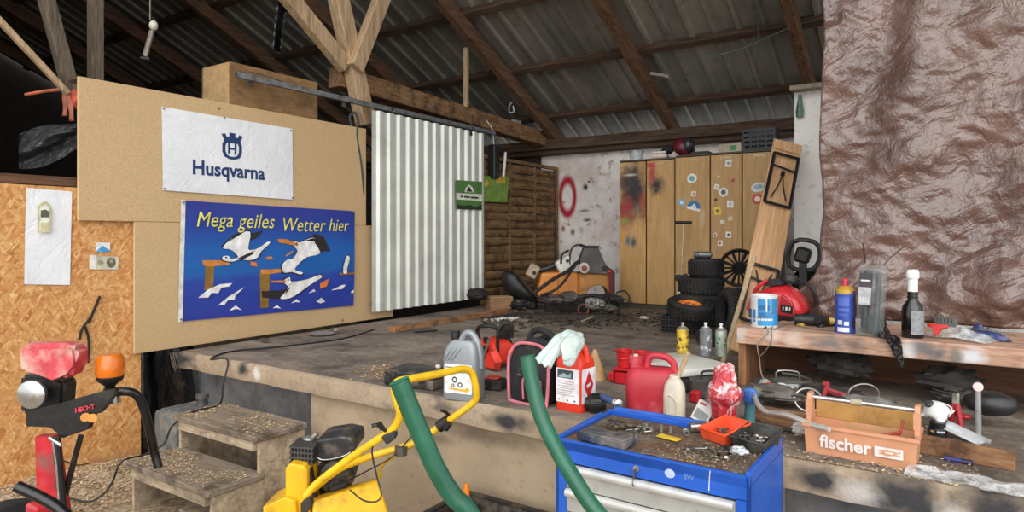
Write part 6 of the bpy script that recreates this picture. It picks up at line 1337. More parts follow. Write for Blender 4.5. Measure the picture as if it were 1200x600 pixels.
for k, (i0, i1, lab) in enumerate(units):
    xa, xb = xs[i0] + .004, xs[i1] - .004; cxx = (xa + xb) / 2
    t_ = thing('locker', lab, 'locker', (cxx, LY + .25, LK0), 0, 'row of tan lockers')
    mb = MB(); wd = xb - xa; h = zt - LK0 - .015 * (k == 0)
    for x in (-wd / 2 + .008, wd / 2 - .008): mb.box((x, .01, h / 2), (.016, .46, h))
    mb.box((0, .235, h / 2), (wd, .012, h)); mb.box((0, .01, h - .01), (wd - .03, .46, .018)); mb.box((0, .01, .04), (wd - .03, .46, .08))
    if i1 - i0 == 2: mb.box((xs[i0 + 1] - cxx, .01, h / 2), (.014, .44, h))
    mb.build('carcass', CARC, t_, ang=0)
    for j in range(i0, i1):
        da, db = xs[j] + .007, xs[j + 1] - .007; dc = (da + db) / 2; hh = h - .09
        def loc(u, v_): q = py(u, v_, LY - .02); return (q.x - dc, 0, q.z - LK0 - .06 - hh / 2)
        sp = []
        if j == 0:
            for u, v_, r, h_, kk in ((742, 226, (.26, .2, .42), '2a2627', 1), (732, 246, (.14, .2, .26), '8d2a2d', .9), (753, 240, (.08, .2, .2), '9a3a34', .8), (736, 212, (.18, .2, .2), '2b2a2c', .9), (748, 245, (.06, .2, .07), '4c5358', .7), (731, 259, (.08, .2, .05), '7d8a3c', .9), (735, 282, (.045, .2, .09), '2f5a7a', .9), (729, 278, (.04, .2, .08), 'c9862f', .9), (741, 284, (.05, .2, .09), '3a4a46', .9), (737, 205, (.1, .2, .02), 'd4cfc9', .7)): sp.append((loc(u, v_), r, h_, kk, 9))
        if j == 1:
            for u, v_, r, h_, kk in ((768, 217, (.12, .2, .15), '2a2526', 1), (763, 203, (.07, .2, .12), '9d2f2f', .9), (761, 193, (.09, .2, .06), 'a83432', .95), (768, 222, (.03, .2, .03), '1f1e20', .8), (762, 213, (.05, .2, .05), 'a85048', .5), (760, 258, (.06, .2, .06), 'b06a4a', .5)): sp.append((loc(u, v_), r, h_, kk, 9))
        if j == 2: sp = [(loc(822, 255), (.04, .2, .16), 'c9b89a', .6, 9), (loc(800, 235), (.04, .2, .1), 'b9a27c', .4, 9)]
        m_ = lockmat('locker_door_front', sp)
        d_ = MB().box((0, 0, 0), (db - da, .018, hh), bev=.003).build('door', m_, t_, ang=0); d_.location = (dc - cxx, -.235, .06 + hh / 2)
        mb = MB()
        for dx in (-.05, .05): mb.tube([(dx, -.012, hh / 2 - .03), (dx, -.02, hh / 2 - .045), (dx + .015, -.018, hh / 2 - .06)], .004, 6, 3)
        mb.box((0, -.011, hh / 2 - .032), (.12, .004, .006)); mb.build('hook', M('c4bba5', .35, .7), d_)
        if j in (2, 3, 4):
            st = {2: [(810, 209, .055, 'd7dccf', '6d9aa0'), (812, 227, .035, 'd9d4c4', 'b08a5a'), (798, 237, .04, '5a9ac4', 'c4dae6'), (812, 243, .075, 'd5d9d4', '2f6f9c')],
                  3: [(853, 191, .045, 'd9d7cf', '8d8a80'), (841, 207, .02, 'd9d7cf', 'b9b5a8'), (839, 219, .035, 'ddd8cd', 'b9b5a8'), (847, 225, .05, 'e1dfd8', '5a564f'), (855, 239, .045, 'e3e1db', 'c9c5ba'), (840, 247, .05, 'd9b93a', '6d5a22'), (846, 260, .03, 'ddd8cd', 'b9b5a8'), (855, 256, .03, 'cfcfc6', '8d8a80'), (837, 275, .03, 'e3e1db', 'b03a34'), (853, 275, .038, 'e3e1db', '4a4740'), (843, 285, .035, 'e3e1db', 'b03a34'), (838, 234, .016, '2a2823', '2a2823'), (858, 211, .045, 'c0805a', '9a4a3a')],
                  4: [(888, 219, .075, 'd3d9da', '9ab0b8'), (887, 233, .055, 'c0302a', 'd9cfc6')]}[j]
            for u, v_, r, h1, h2 in st:
                q = loc(u, v_); rect_ = h1 in ('ddd8cd', 'e3e1db', 'd9b93a', 'd9d4c4', 'd9d7cf', 'cfcfc6', 'c0805a')
                F_ = FY(q[0], -.0092, q[2]) @ Matrix.Rotation(random.uniform(-.3, .3), 4, 'Z'); mb = MB()
                if h1 == 'd5d9d4':
                    mb.prism(circ(r, 20, None, (0, 0), 0, PI, True), 0, .001, F_, mi=1); mb.prism([(-r, -.03), (r, -.03), (r, 0), (-r, 0)], 0, .001, F_); mb.prism([(-.035, 0), (0, .05), (.035, 0)], .001, .0014, F_)
                elif h1 == 'd3d9da': mb.prism(circ(r, 22, r * .65), 0, .001, F_); mb.prism(circ(r * .7, 18, r * .38), .001, .0014, F_, mi=1)
                elif rect_: mb.prism(rrect(r * 1.5, r * 1.7 if r > .03 else r * 1.3, .004, 2), 0, .001, F_); mb.prism(circ(r * .4, 8), .001, .0014, F_, mi=1)
                else: mb.prism(circ(r, 20), 0, .001, F_); mb.prism(circ(r * .6, 6), .001, .0014, F_, mi=1)
                mb.build('sticker', [M(h1, .5), M(h2, .5)], d_, ang=0)
# things on the lockers
def lt(u, x=0): q = py(u, 180, LY + .2); return V((q.x, LY + .2, zt))
p = lt(746); t_ = thing('clear_tub', 'clear plastic tub standing on the leftmost locker', 'tub', p - V((0, 0, .015)))
mb = MB(); mb.lathe([(0, 0), (.075, 0), (.085, .1), (.09, .1), (.09, .115), (.083, .115), (.07, .006), (0, .006)], n=24); mb.build('body', CLEAR('clear_tub_plastic', (.8, .82, .82), .2, .45, .4, 8), t_); MB().lathe([(.09, .112), (.093, .114), (.093, .122), (.0, .124)], n=24).build('lid', M('8d8f8f', .4), t_)
for i in range(6):
    p = lt(774); o = MB().box((0, 0, .008), (.17, .12, .014), (0, 0, random.uniform(-.3, .3)), bev=.002).build('paper_stack', M(('d8cfc9', 'c9a79c', 'e0dcd6')[i % 3], .8), ang=0); o.location = p + V((random.uniform(-.01, .01), 0, .015 * i - .014)); tag(o, 'pale folded paper pad in the pile between the clear tub and the dark red helmet', 'paper pad', 'paper pile on the locker'); o.name = 'paper_pad'
p = lt(801); t_ = thing('dark_helmet', 'dark red and black helmet lying tilted on the lockers', 'helmet', p)
MB().sphere((0, 0, .105), .13, (1.05, .9, .9), 26, 16, rot=(0, .5, 0), f=lambda q: 1 - .28 * max(0, -q.z - .4)).build('shell', M('5b1a22', .35, 0, .15), t_)
mb = MB(); mb.sphere((.07, -.05, .12), .085, (.9, .8, 1.05), 20, 12); mb.build('visor', M('26282b', .3), t_)
p = lt(783); ball('black_bundle', 'small black bundle between the paper pads and the helmet on the lockers', 'bundle', p + V((0, 0, .04)), .06, (1.2, .9, .75), M('1c1b1b', .8), .3, 3)
p = lt(822); o = MB().box((0, 0, .02), (.2, .16, .04), bev=.006).build('dark_folder', M('35322f', .7), ang=0); o.location = p; tag(o, 'flat dark folder on the lockers right of the helmet', 'folder')
p = lt(838) + V((0, 0, .0)); 
p2 = lt(857); t_ = thing('long_carton', 'long pale carton with a green mark lying on the lockers', 'carton', p2 + V((0, 0, .0)), rot=(0, -.06, 0))
mb = MB(); mb.box((0, 0, .05), (.25, .12, .1), bev=.003); mb.prism([(-.0, -.025), (.07, -.025), (.07, .03), (0, .03)], 0, .001, FY(0, -.0605, .05), mi=1); mb.build('body', [M('b5a892', .7, 0, .1, 8), M('3f8a4c', .6)], t_, ang=0); MB().box((0, .0, .102), (.24, .118, .004)).build('flap', M('c9bfac', .7), t_, ang=0)
p = lt(892); t_ = thing('black_crate', 'black slatted crate on the rightmost locker under the roof', 'crate', p)
mb = MB()
for z in (.02, .07, .12, .17, .22):
    mb.box((0, -.12, z), (.33, .012, .03)); mb.box((0, .12, z), (.33, .012, .03)); mb.box((-.165, 0, z), (.012, .24, .03)); mb.box((.165, 0, z), (.012, .24, .03))
for x in (-.16, -.08, 0, .08, .16):
    for y in (-.12, .12): mb.box((x, y, .12), (.02, .016, .23))
mb.box((0, 0, .01), (.33, .24, .02)); mb.build('body', M('1d2126', .5), t_, ang=0)
MB().box((0, -.128, .2), (.1, .006, .02)).build('grip', M('14161a', .5), t_, ang=0)
# pump leaning on the lockers
a = py(795, 345, 6.9); a = V((a.x, 6.93, SZ)); 
t_ = thing('hand_pump', 'white cylinder hand pump with a drawn-out rod and black T handle against the lockers', 'pump', a, rot=(-.05, .03, 0))
MB().cyl((0, 0, .05), (0, 0, .36), .034).build('barrel', M('d9d9d6', .4), t_); mb = MB(); mb.box((0, 0, .02), (.2, .09, .04), bev=.01); mb.build('foot', M('1c1c1c', .5), t_)
mb = MB(); mb.box((0, 0, .39), (.1, .09, .07), bev=.012); mb.box((.05, 0, .36), (.03, .03, .16)); mb.build('collar', M('1c1c1c', .5), t_)
hr = (276 - 261) / 770 * 7.3 + EYE - SZ
MB().cyl((0, 0, .36), (0, 0, hr), .007).build('rod', STL, t_); MB().cyl((-.09, 0, hr), (.09, 0, hr), .017).build('handle', M('17181a', .5), t_)
# ------------------------------------------------------------------ tyres
s = NT('tyre_rubber'); n = s.noise(6, 4); TYRE = s.out(s.ramp(n, [(.35, hexc('1a1918')), (.7, hexc('32302e'))]), .75, 0, .35)
def tyre(name, label, c, R_, W_, rot, rim=None, grp='tyres stacked before the lockers', tread=36):
    t_ = thing(name, label, 'tyre', c, rot=rot, group=grp)
    mb = MB(); h = W_ / 2; r = R_ * .56
    mb.lathe([(r, -h * .62), (R_ * .7, -h * .98), (R_ * .88, -h), (R_ * .965, -h * .8), (R_, -h * .5), (R_, h * .5), (R_ * .965, h * .8), (R_ * .88, h), (R_ * .7, h * .98), (r, h * .62), (r * 1.02, h * .3), (R_ * .9, h * .2), (R_ * .9, -h * .2), (r * 1.02, -h * .3), (r, -h * .62)], n=40); mb.build('rubber', TYRE, t_)
    mb = MB()
    for i in range(tread):
        a_ = i * 2 * PI / tread
        for z, k in ((-h * .5, .25), (h * .5, -.25), (0, .2)): mb.box(((R_ + .002) * math.cos(a_ + (z != 0) * .05), (R_ + .002) * math.sin(a_ + (z != 0) * .05), z), (.014, R_ * .1, h * .42), (k, 0, a_))
    mb.build('tread', TYRE, t_, ang=0)
    if rim:
        mb = MB(); mb.lathe([(r * 1.02, -h * .6), (r * .95, -h * .5), (r * .9, h * .1), (r * .55, h * .2), (r * .5, h * .45), (r * .18, h * .5), (r * .15, h * .3), (0, h * .3)], n=32); mb.lathe([(r * 1.05, h * .6), (r * .95, h * .5), (r * .9, h * .1)], n=32); mb.build('rim', rim, t_)
        mb = MB()
        for i in range(4): a_ = i * PI / 2 + .4; mb.cyl((r * .34 * math.cos(a_), r * .34 * math.sin(a_), h * .46), (r * .34 * math.cos(a_), r * .34 * math.sin(a_), h * .56), .012, n=6)
        mb.build('wheel_nut', STL, t_)
    return t_
ORIM = M('d07a2c', .5, 0, .15, dirt='6d4420', da=.3)
T_ = 6.0
def tl(u, v_, t=T_): return pt(u, v_, t)
c = tl(829, 373, 5.9); base = SZ
p = pt(821, 340, 5.92)
for i, (du, dz, R_, W_, rot) in enumerate(((0, .085, .205, .165, (0, 0, .2)), (-.015, .245, .2, .155, (0, 0, 1)), (.005, .40, .195, .155, (0, 0, 2)), (.05, .56, .15, .165, (0, .0, 3)))):
    tyre('tyre', ('black tyre in the pile before the lockers, lowest of the pile', 'black tyre in the pile before the lockers, second from below', 'black tyre in the pile before the lockers, third from below', 'small black tyre on top of the pile before the lockers')[i], V((p.x, p.y, 0)) + RV * du + V((0, 0, SZ + dz)), R_, W_, rot)
q = pt(808, 361, 5.38); tyre('tyre', 'small black tyre with an orange rim lying in front of the tyre pile', (q.x, q.y, q.z), .172, .13, (.22, .12, .3), ORIM)
q = pt(860, 352, 5.3); tyre('tyre', 'wide black tyre standing upright right of the tyre pile', (q.x, q.y, SZ + .215), .205, .21, (PI / 2 - .12, 0, math.radians(-55)))
q = pt(846, 390, 5.2); tyre('tyre', 'black tyre lying flat on the floor below the upright wide tyre', (q.x + .0, q.y - .12, SZ + .06), .15, .11, (.04, 0, 1.4))
# black spoked wheel cover
q = pt(866, 314, 5.7); t_ = thing('wheel_cover', 'black spoked wheel cover standing on the tyres below the stickered lockers', 'wheel', q, rot=(PI / 2 + .2, 0, math.radians(20)))
BLW = M('141416', .4); R_ = .168
mb = MB(); mb.lathe([(R_ * .86, -.02), (R_, -.025), (R_ * 1.02, 0), (R_, .025), (R_ * .86, .02), (R_ * .86, -.02)], n=40); mb.build('outer_ring', BLW, t_)
mb = MB()
for i in range(16): a_ = i * 2 * PI / 16; mb.box((R_ * .53 * math.cos(a_), R_ * .53 * math.sin(a_), 0), (R_ * .72, .014 + .01 * (i % 2), .018), (0, 0, a_))
mb.build('spokes', BLW, t_, ang=0)
MB().lathe([(0, -.03), (.045, -.03), (.05, 0), (.04, .03), (0, .03)], n=24).build('hub', BLW, t_)
q = pt(824, 303, 5.95); t_ = thing('oil_filter', 'small grey metal canister lying on the topmost tyre', 'canister', V((q.x, q.y, SZ + .675)), rot=(0, PI / 2, .1))
MB().lathe([(0, -.08), (.026, -.08), (.031, -.07), (.031, .05), (.025, .07), (.012, .08), (0, .08)], n=22).build('body', M('6d6e6e', .4, .5), t_); MB().lathe([(.0312, -.02), (.034, -.018), (.034, -.01), (.0312, -.008)], n=22).build('band', STL, t_)
# black mesh basket
q = pz(797, 391, SZ); t_ = thing('mesh_basket', 'black plastic mesh basket under the orange-rimmed tyre', 'basket', (q.x, q.y + .16, SZ), .1)
mb = MB(); w_, d_, h = .36, .3, .14
for z in [.01 + i * .026 for i in range(6)]:
    for y in (-d_ / 2, d_ / 2): mb.box((0, y, z), (w_, .008, .012))
    for x in (-w_ / 2, w_ / 2): mb.box((x, 0, z), (.008, d_, .012))
for i in range(12):
    for y in (-d_ / 2, d_ / 2): mb.box((-w_ / 2 + w_ * i / 11, y, h / 2), (.012, .008, h))
for i in range(10):
    for x in (-w_ / 2, w_ / 2): mb.box((x, -d_ / 2 + d_ * i / 9, h / 2), (.008, .012, h))
mb.build('mesh_wall', M('232120', .6, 0, .2), t_, ang=0); MB().box((0, 0, .008), (w_, d_, .012)).build('base', M('232120', .6), t_, ang=0)
# ------------------------------------------------------------------ heap at the back left
TP = 7.3
a, b = pt(629, 345, TP), pt(678, 345, TP - .1)
OCW = M('c87a2a', .45, 0, .12, 5, '7d4c20', .3, 6)
q = pt(672, 348, 7.25); t_ = thing('machine_cowl', 'orange box-shaped machine cowl lying in the heap before the white wall', 'cowl', (q.x, q.y, SZ), YAW)
wz = .86; zb = q.z - SZ
mb = MB(); mb.loft([[(-.40, 0, zb), (.06, 0, zb - .02), (.06, 0, zb + .27), (-.36, 0, zb + .27)], [(-.40, .4, zb), (.06, .4, zb), (.06, .4, zb + .27), (-.36, .4, zb + .27)]]); o = mb.build('main_shell', OCW, t_, ang=0); m_ = o.modifiers.new('b', 'BEVEL'); m_.width = .03; m_.segments = 3
arch = [(.062, zb - .02), (.13, zb + .0)] + [(.27 + .13 * math.cos(PI - i * PI / 8), zb + .0 + .13 * math.sin(i * PI / 8)) for i in range(9)] + [(.43, zb + .02), (.43, zb + .24), (.062, zb + .265)]
mb = MB(); mb.prism(arch, -.36, 0, FY(0, .02, 0)); o = mb.build('wheel_arch', M('a8702c', .5, 0, .2, 6, '5b4420', .4, 5), t_, ang=0); m_ = o.modifiers.new('b', 'BEVEL'); m_.width = .015; m_.segments = 2
MB().box((-.17, -.003, zb + .13), (.006, .006, .25)).build('seam', M('5b3a18', .6), t_, ang=0)
MB().box((.0, .2, zb / 2), (.6, .3, zb), bev=.01).build('underframe', M('1c1917', .7), t_, ang=0)
def hoses(name, label, n, fn, r, mat, cat='hose', seed=1):
    rnd = random.Random(seed); mb = MB()
    for i in range(n): mb.tube([fn(rnd, k) for k in range(6)], r, 6, 4)
    return tag(mb.build(name, mat), label, cat)
HB = M('1b1918', .6, 0, .2, dirt='4a443d')
top = zb + SZ + .27
def at(u, v_, t=7.25): return pt(u, v_, t)
tag(MB().tube([at(628, 342, 7.0), at(640, 333, 7.0), at(652, 325, 7.05), at(665, 318, 7.1), at(676, 308, 7.2), at(686, 302, 7.25)], .02, 8, 5).build('black_hose', HB), 'thick black hose drooping across the left of the orange cowl', 'hose')
tag(MB().tube([at(634, 346, 6.94), at(650, 340, 6.94), at(661, 330, 6.98), at(669, 318, 7.08), at(676, 309, 7.12)], .014, 8, 5).build('black_hose', HB), 'thinner black hose beside the thick one on the orange cowl', 'hose')
tag(MB().tube([at(668, 310), at(668, 298), at(672, 289), at(682, 287), at(690, 294), at(688, 305)], .012, 8, 5).build('black_hose', HB), 'arched black hose standing up on top of the heap before the wall', 'hose')
q = at(662, 305, 7.3); t_ = thing('chainsaw', 'white and black chainsaw lying on top of the orange cowl', 'chainsaw', (q.x, q.y, top + .0), math.radians(35))
MB().box((0, 0, .09), (.2, .12, .15), (0, -.5, 0), bev=.03, seg=3).build('engine_housing', M('c9c6bd', .5, dirt='7d776c', da=.35), t_); MB().lathe([(0, 0), (.02, 0), (.02, .01), (0, .01)], (.02, -.07, .13), (0, -1, 0), 14).build('filler_cap', CB, t_)
mb = MB(); mb.tube([(-.1, 0, .08), (-.2, 0, .04), (-.3, .0, .02)], .03, 8, 3); mb.tube([(-.05, -.06, .1), (-.04, -.09, .2), (.04, .02, .24)], .012, 8, 4); mb.build('handle', CB, t_)
q = at(684, 312, 7.2); t_ = thing('grey_motor', 'round pale motor housing between the chainsaw and the black chute on the heap', 'motor', (q.x, q.y, top + .055), rot=(PI / 2, 0, YAW))
MB().lathe([(0, -.05), (.05, -.05), (.058, -.03), (.058, .05), (0, .06)], n=22).build('body', M('a9a49b', .5, dirt='5b564f', da=.35), t_); MB().lathe([(0, .05), (.03, .06), (.028, .075), (0, .08)], n=18).build('end_cap', M('77302c', .5), t_)
q = at(692, 316, 7.3); t_ = thing('discharge_chute', 'dark grey flared plastic chute standing on the orange cowl', 'chute', (q.x + .02, q.y, top - .0), YAW)
mb = MB(); mb.loft([[(-.14, -.1, 0), (.2, -.1, 0), (.2, .1, 0), (-.14, .1, 0)], [(-.14, -.09, .15), (.12, -.09, .13), (.12, .09, .13), (-.14, .09, .15)], [(-.1, -.08, .27), (.06, -.08, .28), (.06, .08, .28), (-.1, .08, .27)]]); mb.build('shell', M('3c3936', .6, 0, .25, 8, '5d564d', .35), t_, ang=30)
MB().box((-.03, 0, .285), (.2, .2, .02), bev=.006).build('rim', M('2a2725', .6), t_); MB().box((.16, 0, .03), (.14, .22, .06), (0, .5, 0), bev=.02).build('flap', M('232120', .6), t_)
q = at(717, 352, 7.1); t_ = thing('red_post', 'dark red upright metal channel between the orange cowl and the lockers', 'channel', (q.x, q.y, SZ))
MB().box((0, 0, .23), (.05, .06, .46), bev=.006).build('channel', M('54181c', .5, 0, .2), t_); MB().sphere((-.02, -.01, .46), .035, (1, 1, .8)).build('cap', M('8d1f24', .4), t_)
q = pz(607, 365, SZ); t_ = thing('bucket_seat', 'black plastic seat shell tipped over left of the orange cowl', 'seat shell', (q.x - .12, q.y + .22, SZ + .0), YAW - .1)
mb = MB(); mb.loft([[(-.2, -.1, .1), (.1, -.12, .06), (.3, -.1, .02), (.3, .2, .02), (-.2, .25, .1)], [(-.22, -.1, .3), (-.02, -.12, .34), (.14, -.06, .12), (.2, .2, .1), (-.2, .28, .34)], [(-.16, -.04, .38), (-.06, -.05, .38), (.0, .0, .3), (.0, .2, .3), (-.16, .24, .38)]]); mb.bm.transform(Matrix.Diagonal((1.15, 1.1, 1.25, 1))); o = mb.build('shell', M('121212', .5), t_, ang=60, sub=2)
MB().box((0, .08, .06), (.4, .24, .12), bev=.02).build('foot', M('161514', .7), t_)
q = at(622, 318, 7.25); t_ = thing('grey_gearbox', 'small beige metal gearbox with a black hole on the black seat shell', 'gearbox', q + V((0, 0, -.04)), rot=(0, .5, YAW))
MB().box((0, 0, .05), (.12, .1, .15), bev=.012).build('body', M('9a8a73', .5, .2, .2, dirt='5b4f40'), t_); MB().lathe([(0, 0), (.022, 0), (.022, .006), (0, .006)], (.02, -.05, .04), (0, -1, 0), 14).build('bore', M('141312', .6), t_)
q = pz(589, 364, SZ); t_ = thing('cardboard_box', 'small dusty brown cardboard box on the floor below the woven fence', 'box', (q.x - .09, q.y + .06, SZ), YAW + .35)
MB().box((0, 0, .075), (.27, .2, .15), bev=.004).build('carton', M('8a6a48', .8, 0, .15, 6, '5d4a35', .35), t_, ang=0); MB().box((0, 0, .152), (.265, .195, .006)).build('flap', M('a08562', .8, 0, .15), t_, ang=0)
plank('wooden_beam', 'long flat wooden beam lying on the stage below the corrugated sheet', pz(458, 389, SZ), pz(597, 366, SZ), .1, .045, WOOD('floor_beam', '7a553c', 'a87c58', 1, 5, .8, None, .3, 12, '4a3526'), 'beam')
plank('dark_plank', 'dark plank lying along the floor in front of the orange cowl', pz(625, 374, SZ), pz(722, 374, SZ), .14, .05, M('2f2823', .8, 0, .3, 9))
plank('metal_bar', 'short black flat bar on the stage in front of the wooden beam', pz(486, 390, SZ), pz(512, 388, SZ), .025, .014, M('141414', .5), 'bar')
t_ = thing('metal_dish', 'flat silvery dish lying on the stage below the chipboard', 'dish', pz(376, 393, SZ) + V((0, 0, .002)))
MB().lathe([(0, 0), (.07, 0), (.11, .016), (.112, .018), (.07, .005), (0, .005)], n=28).build('dish', M('a9a59c', .35, .6, .15), t_)
q = pz(394, 391, SZ); ball('small_stone', 'small pale stone beside the silvery dish', 'stone', (q.x, q.y, SZ + .016), .02, (1.2, 1, .8), M('8d8272', .9), .3)
q = pz(310, 402, SZ); ball('dark_lump', 'flat dark tool head lying by the cable at the foot of the chipboard', 'lump', (q.x, q.y, SZ + .012), .035, (1.6, .8, .35), M('4a453f', .8), .3)
q = pz(595, 375, SZ); mb = MB(); mb.grid(26, 14, lambda a, b: V((-.28 + a * .5, -.08 + b * .15, .012 + .03 * max(0, math.sin(PI * a) * math.sin(PI * b)) * (.6 + nz((a * 4, b * 3, 0), 2)))));
o = mb.build('white_sheet', M('d5d1ca', .8, 0, .1, 20, '8d867c', .4, 12), ang=60, recalc=False); o.location = (q.x, q.y, SZ); o.rotation_euler = (0, 0, YAW); tag(o, 'crumpled white paper on the floor in front of the heap', 'paper')
q = pz(672, 366, SZ); ball('grey_sack', 'grey plastic sack lying under the orange cowl', 'sack', at(668, 357, 6.9), .11, (1.15, .7, .55), M('4f4a48', .35, 0, .3, 9), .4, 3, 2)
ball('dark_sack', 'dusky purple sack lying under the left of the orange cowl', 'sack', at(645, 358, 6.95), .11, (1.4, .7, .5), M('3a2f30', .5, 0, .3, 9), .4, 3, 3)
ball('black_heap', 'black rubbish bag next to the cardboard box', 'bag', at(610, 365, 7.0), .1, (1.2, .7, .6), M('191817', .5, 0, .3, 9), .4, 3, 5)
ball('speckled_cloth', 'speckled pale cloth bundle in front of the cable tangle', 'cloth', at(697, 364, 6.75), .1, (1.15, .7, .6), M('8d8780', .9, 0, .5, 60, '2a2522', .5, 45), .3, 3, 6)
ball('speckled_cloth', 'second speckled cloth bundle right of the first, below the cable tangle', 'cloth', at(713, 366, 6.75), .08, (1.3, .7, .5), M('5d5750', .9, 0, .5, 60, '2a2522', .5, 45), .3, 3, 7)
ball('dark_bundle', 'black bundle under the cable tangle beside the lockers', 'bundle', at(712, 360, 6.95), .12, (1.3, .8, .55), M('1d1b1a', .8, 0, .3), .4, 3, 9)
o = MB().lathe([(.045, -.03), (.06, -.03), (.06, .03), (.045, .03), (.045, -.03)], n=20).build('red_reel', M('6d1c20', .5)); o.location = at(684, 362, 6.85); o.rotation_euler = (PI / 2, 0, .4); tag(o, 'dark red cable reel on the floor under the orange cowl', 'reel')
rnd = random.Random(11)
for i in range(10):
    cx_, cy_ = rnd.uniform(690, 728), rnd.uniform(346, 366); r1, r2 = rnd.uniform(12, 26), rnd.uniform(5, 11); ph = rnd.uniform(0, 6); t0 = rnd.uniform(6.7, 6.95)
    P = [at(cx_ + r1 * math.cos(ph + k * .7), min(374, cy_ + r2 * math.sin(ph + k * .7)), t0 + .04 * math.sin(k)) for k in range(rnd.randint(6, 9))]
    for p_ in P: p_.z = max(p_.z, SZ + .012)
    tag(MB().tube(P, .0075, 6, 5).build('tangled_cable', HB), 'black cable in the tangle before the lockers', 'cable', 'tangled cables before the lockers')
P = [at(722, 343, 6.9), at(732, 341, 6.9), at(738, 350, 6.9), at(733, 356, 6.9), at(722, 355, 6.85)]
tag(MB().tube(P, .009, 8, 5).build('cable_loop', HB), 'black cable loop standing out against the left locker door', 'cable')
o = MB().cyl((0, 0, 0), (.22, 0, .0), .009).build('pale_stick', M('a8977a', .8)); q = pz(689, 376, SZ); o.location = (q.x, q.y, SZ + .012); o.rotation_euler = (0, -.12, YAW + .9); tag(o, 'pale stick lying on the floor in front of the speckled cloth', 'stick')
q = pz(755, 377, SZ); ball('pale_pebble', 'small pale lump on the floor before the left locker', 'lump', (q.x, q.y, SZ + .02), .035, (1.3, 1, .5), M('b3ab9d', .9), .3)
def gp4(): q = pz(random.uniform(565, 790), random.gauss(374, 5), SZ); return (q.x, min(7.1, q.y), SZ + .003)
flakes('floor_litter', 'dark litter and scraps strewn over the floor before the heap and the lockers', 900, gp4, M('3d352e', .9, 0, .6, 50), .022)
for i in range(12):
    q = pz(rnd.uniform(575, 775), rnd.uniform(366, 377), SZ); o = MB().box((0, 0, .012), (rnd.uniform(.06, .2), rnd.uniform(.03, .08), .024), bev=.004).build('scrap_piece', M(('2a2522', '40362e', '5d5146')[i % 3], .8, 0, .3), ang=0); o.location = (q.x, q.y, SZ + .002); o.rotation_euler = (0, 0, rnd.uniform(0, 3)); tag(o, 'small dark scrap on the floor before the heap', 'scrap', 'scraps on the stage floor')
# ------------------------------------------------------------------ under the roof on the left
t_ = thing('hanging_lamp', 'chain with a small white socket and a tube hanging from the roof above the chipboard', 'lamp', at(176, 30, 5.2))
mb = MB(); mb.tube([at(175, -60, 5.2), at(176, 0, 5.2), at(176, 24, 5.2)], .006, 6, 3); mb.build('chain', M('6d655a', .5, .5), t_, world=True)
mb = MB(); mb.sphere(at(180, 30, 5.2), .033, (1, 1, 1.2)); mb.build('socket', M('c9c6b4', .5), t_, world=True)
MB().tube([at(178, 36, 5.2), at(170, 66, 5.2)], .02, 8, 1, smooth=False).build('tube', M('8d877b', .4, .3), t_, world=True)
MB().tube([at(165, 68, 5.2), at(175, 69, 5.2)], .012, 8, 1, smooth=False).build('end_clip', M('4a463f', .5, .3), t_, world=True)
mb = MB()
def f(a, b): q = at(330 - 3 * b + (a - .5) * (14 - 9 * abs(b - .5)), -25 + 85 * b, 5.9); return q + FV * (.05 * math.sin(a * 7 + b * 5)) 
mb.grid(12, 26, f); tag(mb.build('plastic_strip', BPOLY, ang=70, recalc=False, solid=.002), 'shiny black plastic strip hanging from the roof beside the pale brace', 'plastic strip')
mb = MB(); mb.grid(40, 26, lambda a, b: at(22 + a * 80, 176 - a * 20 + (b - .45) * (40 + 8 * math.sin(a * 5)), 4.74 + .05 * math.sin(b * 9 + a * 4) + .03 * nz((a * 3, b * 5, 0), 1.6, 3)) )
s = NT('grey_foil'); n = s.noise(14, 5, .65, s.mapping((1, .4, 1)), 1); s.bump(n, 1, .03); GFOIL = s.out(hexc('3c3e40'), .22, .2, .8)
tag(mb.build('plastic_sheet', GFOIL, solid=.003, ang=70, recalc=False), 'grey shiny bunched plastic sheet stuffed beside the upper chipboard', 'plastic sheet')
struct(MB().box((-5.05, 1.5, 1.96), (.3, 1.9, .06)).build('shelf_beam', BEAM, ang=0))
t_ = thing('orange_strap', 'faded orange strap with hanging ends tied to the timber brace at the far left', 'strap', at(80, 110, 4.62))
MB().tube([at(30, 111, 4.75), at(52, 107, 4.72), at(72, 105, 4.62)], .012, 8, 3).build('strap', M('c0694a', .7, 0, .2), t_, world=True)
for k, (x0, y1, x1) in enumerate(((78, 136, 76), (82, 142, 84), (86, 128, 88))):
    mb = MB(); mb.grid(3, 10, lambda a, b: at(x0 + (x1 - x0) * b + (a - .5) * (7 + 2 * math.sin(b * 6)), 104 + (y1 - 104) * b, 4.60 + .02 * math.sin(b * 5 + k))); mb.build('loose_end', M(('8d5240', 'a0604c', 'b5503a')[k], .8, 0, .25), t_, world=True, solid=.003)
ball('rope_knot', 'knotted dark rope at the foot of the timber braces beside the chipboard', 'rope', at(81, 104, 4.64), .055, (1, 1, .8), M('4a3a2e', .9, 0, .4, 30), .4, 4)
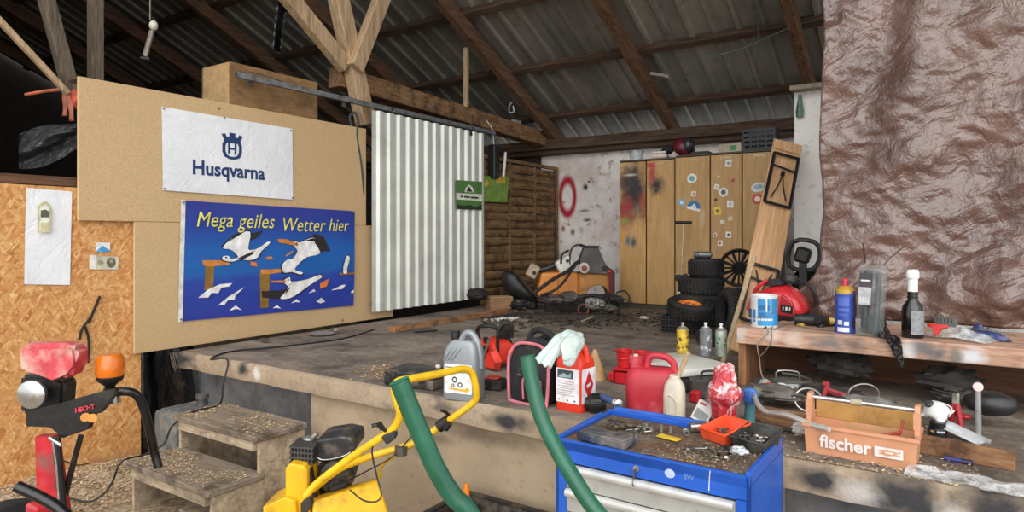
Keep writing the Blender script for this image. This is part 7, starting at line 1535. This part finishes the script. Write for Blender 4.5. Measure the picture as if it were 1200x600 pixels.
# wire and hook by the roof, cable beside the post, small bits on the beam
tag(MB().tube([at(600, 120, 8.6), at(597, 124, 8.6), at(597, 131, 8.6), at(602, 131, 8.6), at(601, 124, 8.6)], .012, 8, 5).build('roof_hook', M('7d8488', .4, .6)), 'small grey metal hook hanging under the roof near the beam end', 'hook')
p = px(610, 140, -4.86); o = MB().box((0, 0, .03), (.06, .17, .06), bev=.006).build('junction_box', M('8d9092', .5)); o.location = (-4.93, p.y, 3.12); tag(o, 'small grey box sitting on the brown tie beam', 'box')
tag(MB().tube([at(412, 150, 6.4), at(410, 136, 6.4), at(416, 132, 6.4), at(420, 142, 6.4), at(418, 160, 6.4), at(424, 200, 6.45), at(426, 260, 6.5)], .012, 8, 5).build('hanging_cable', M('2c3a40', .5)), 'dark cable hanging in the gap between the chipboard and the corrugated sheet', 'cable')
tag(MB().tube([at(783, 90, 7.6), at(776, 88, 7.6), at(762, 86, 7.6)], .02, 8, 1, smooth=False).build('lamp_tube', M('8d857a', .5)), 'short grey tube fixed under the roof beside the second rafter', 'tube')
tag(MB().tube([pt(820, 68, 6.6), pt(860, 60, 6.5), pt(890, 48, 6.4), pt(925, 32, 6.2)], .005, 6, 5).build('roof_wire', M('3a5a55', .6)), 'thin greenish wire slung under the roof on the right', 'wire')
tag(MB().tube([pt(890, -10, 5.6), pt(889, 30, 5.6), pt(887, 72, 5.6)], .004, 6, 3).build('hanging_string', M('2a2a2a', .6)), 'dark string hanging from the roof at the right', 'string')
o = MB().lathe([(0, 0), (.03, 0), (.035, .05), (.02, .14), (.012, .2), (0, .2)], n=14).build('green_bottle', M('4f6d5a', .3)); o.location = (-.86, 6.32, 2.70); o.location = V((-1.1, 6.325, 2.66)); tag(o, 'small green bottle hung on the white pillar near its top', 'bottle')
# dark heap of boards behind the sheet
ball('dark_bag', 'dark bag on the floor at the foot of the corrugated sheet', 'bag', px(560, 356, -4.45) + V((0, 0, .03)), .1, (1.2, 1, .7), M('211e1c', .8), .4, 3)
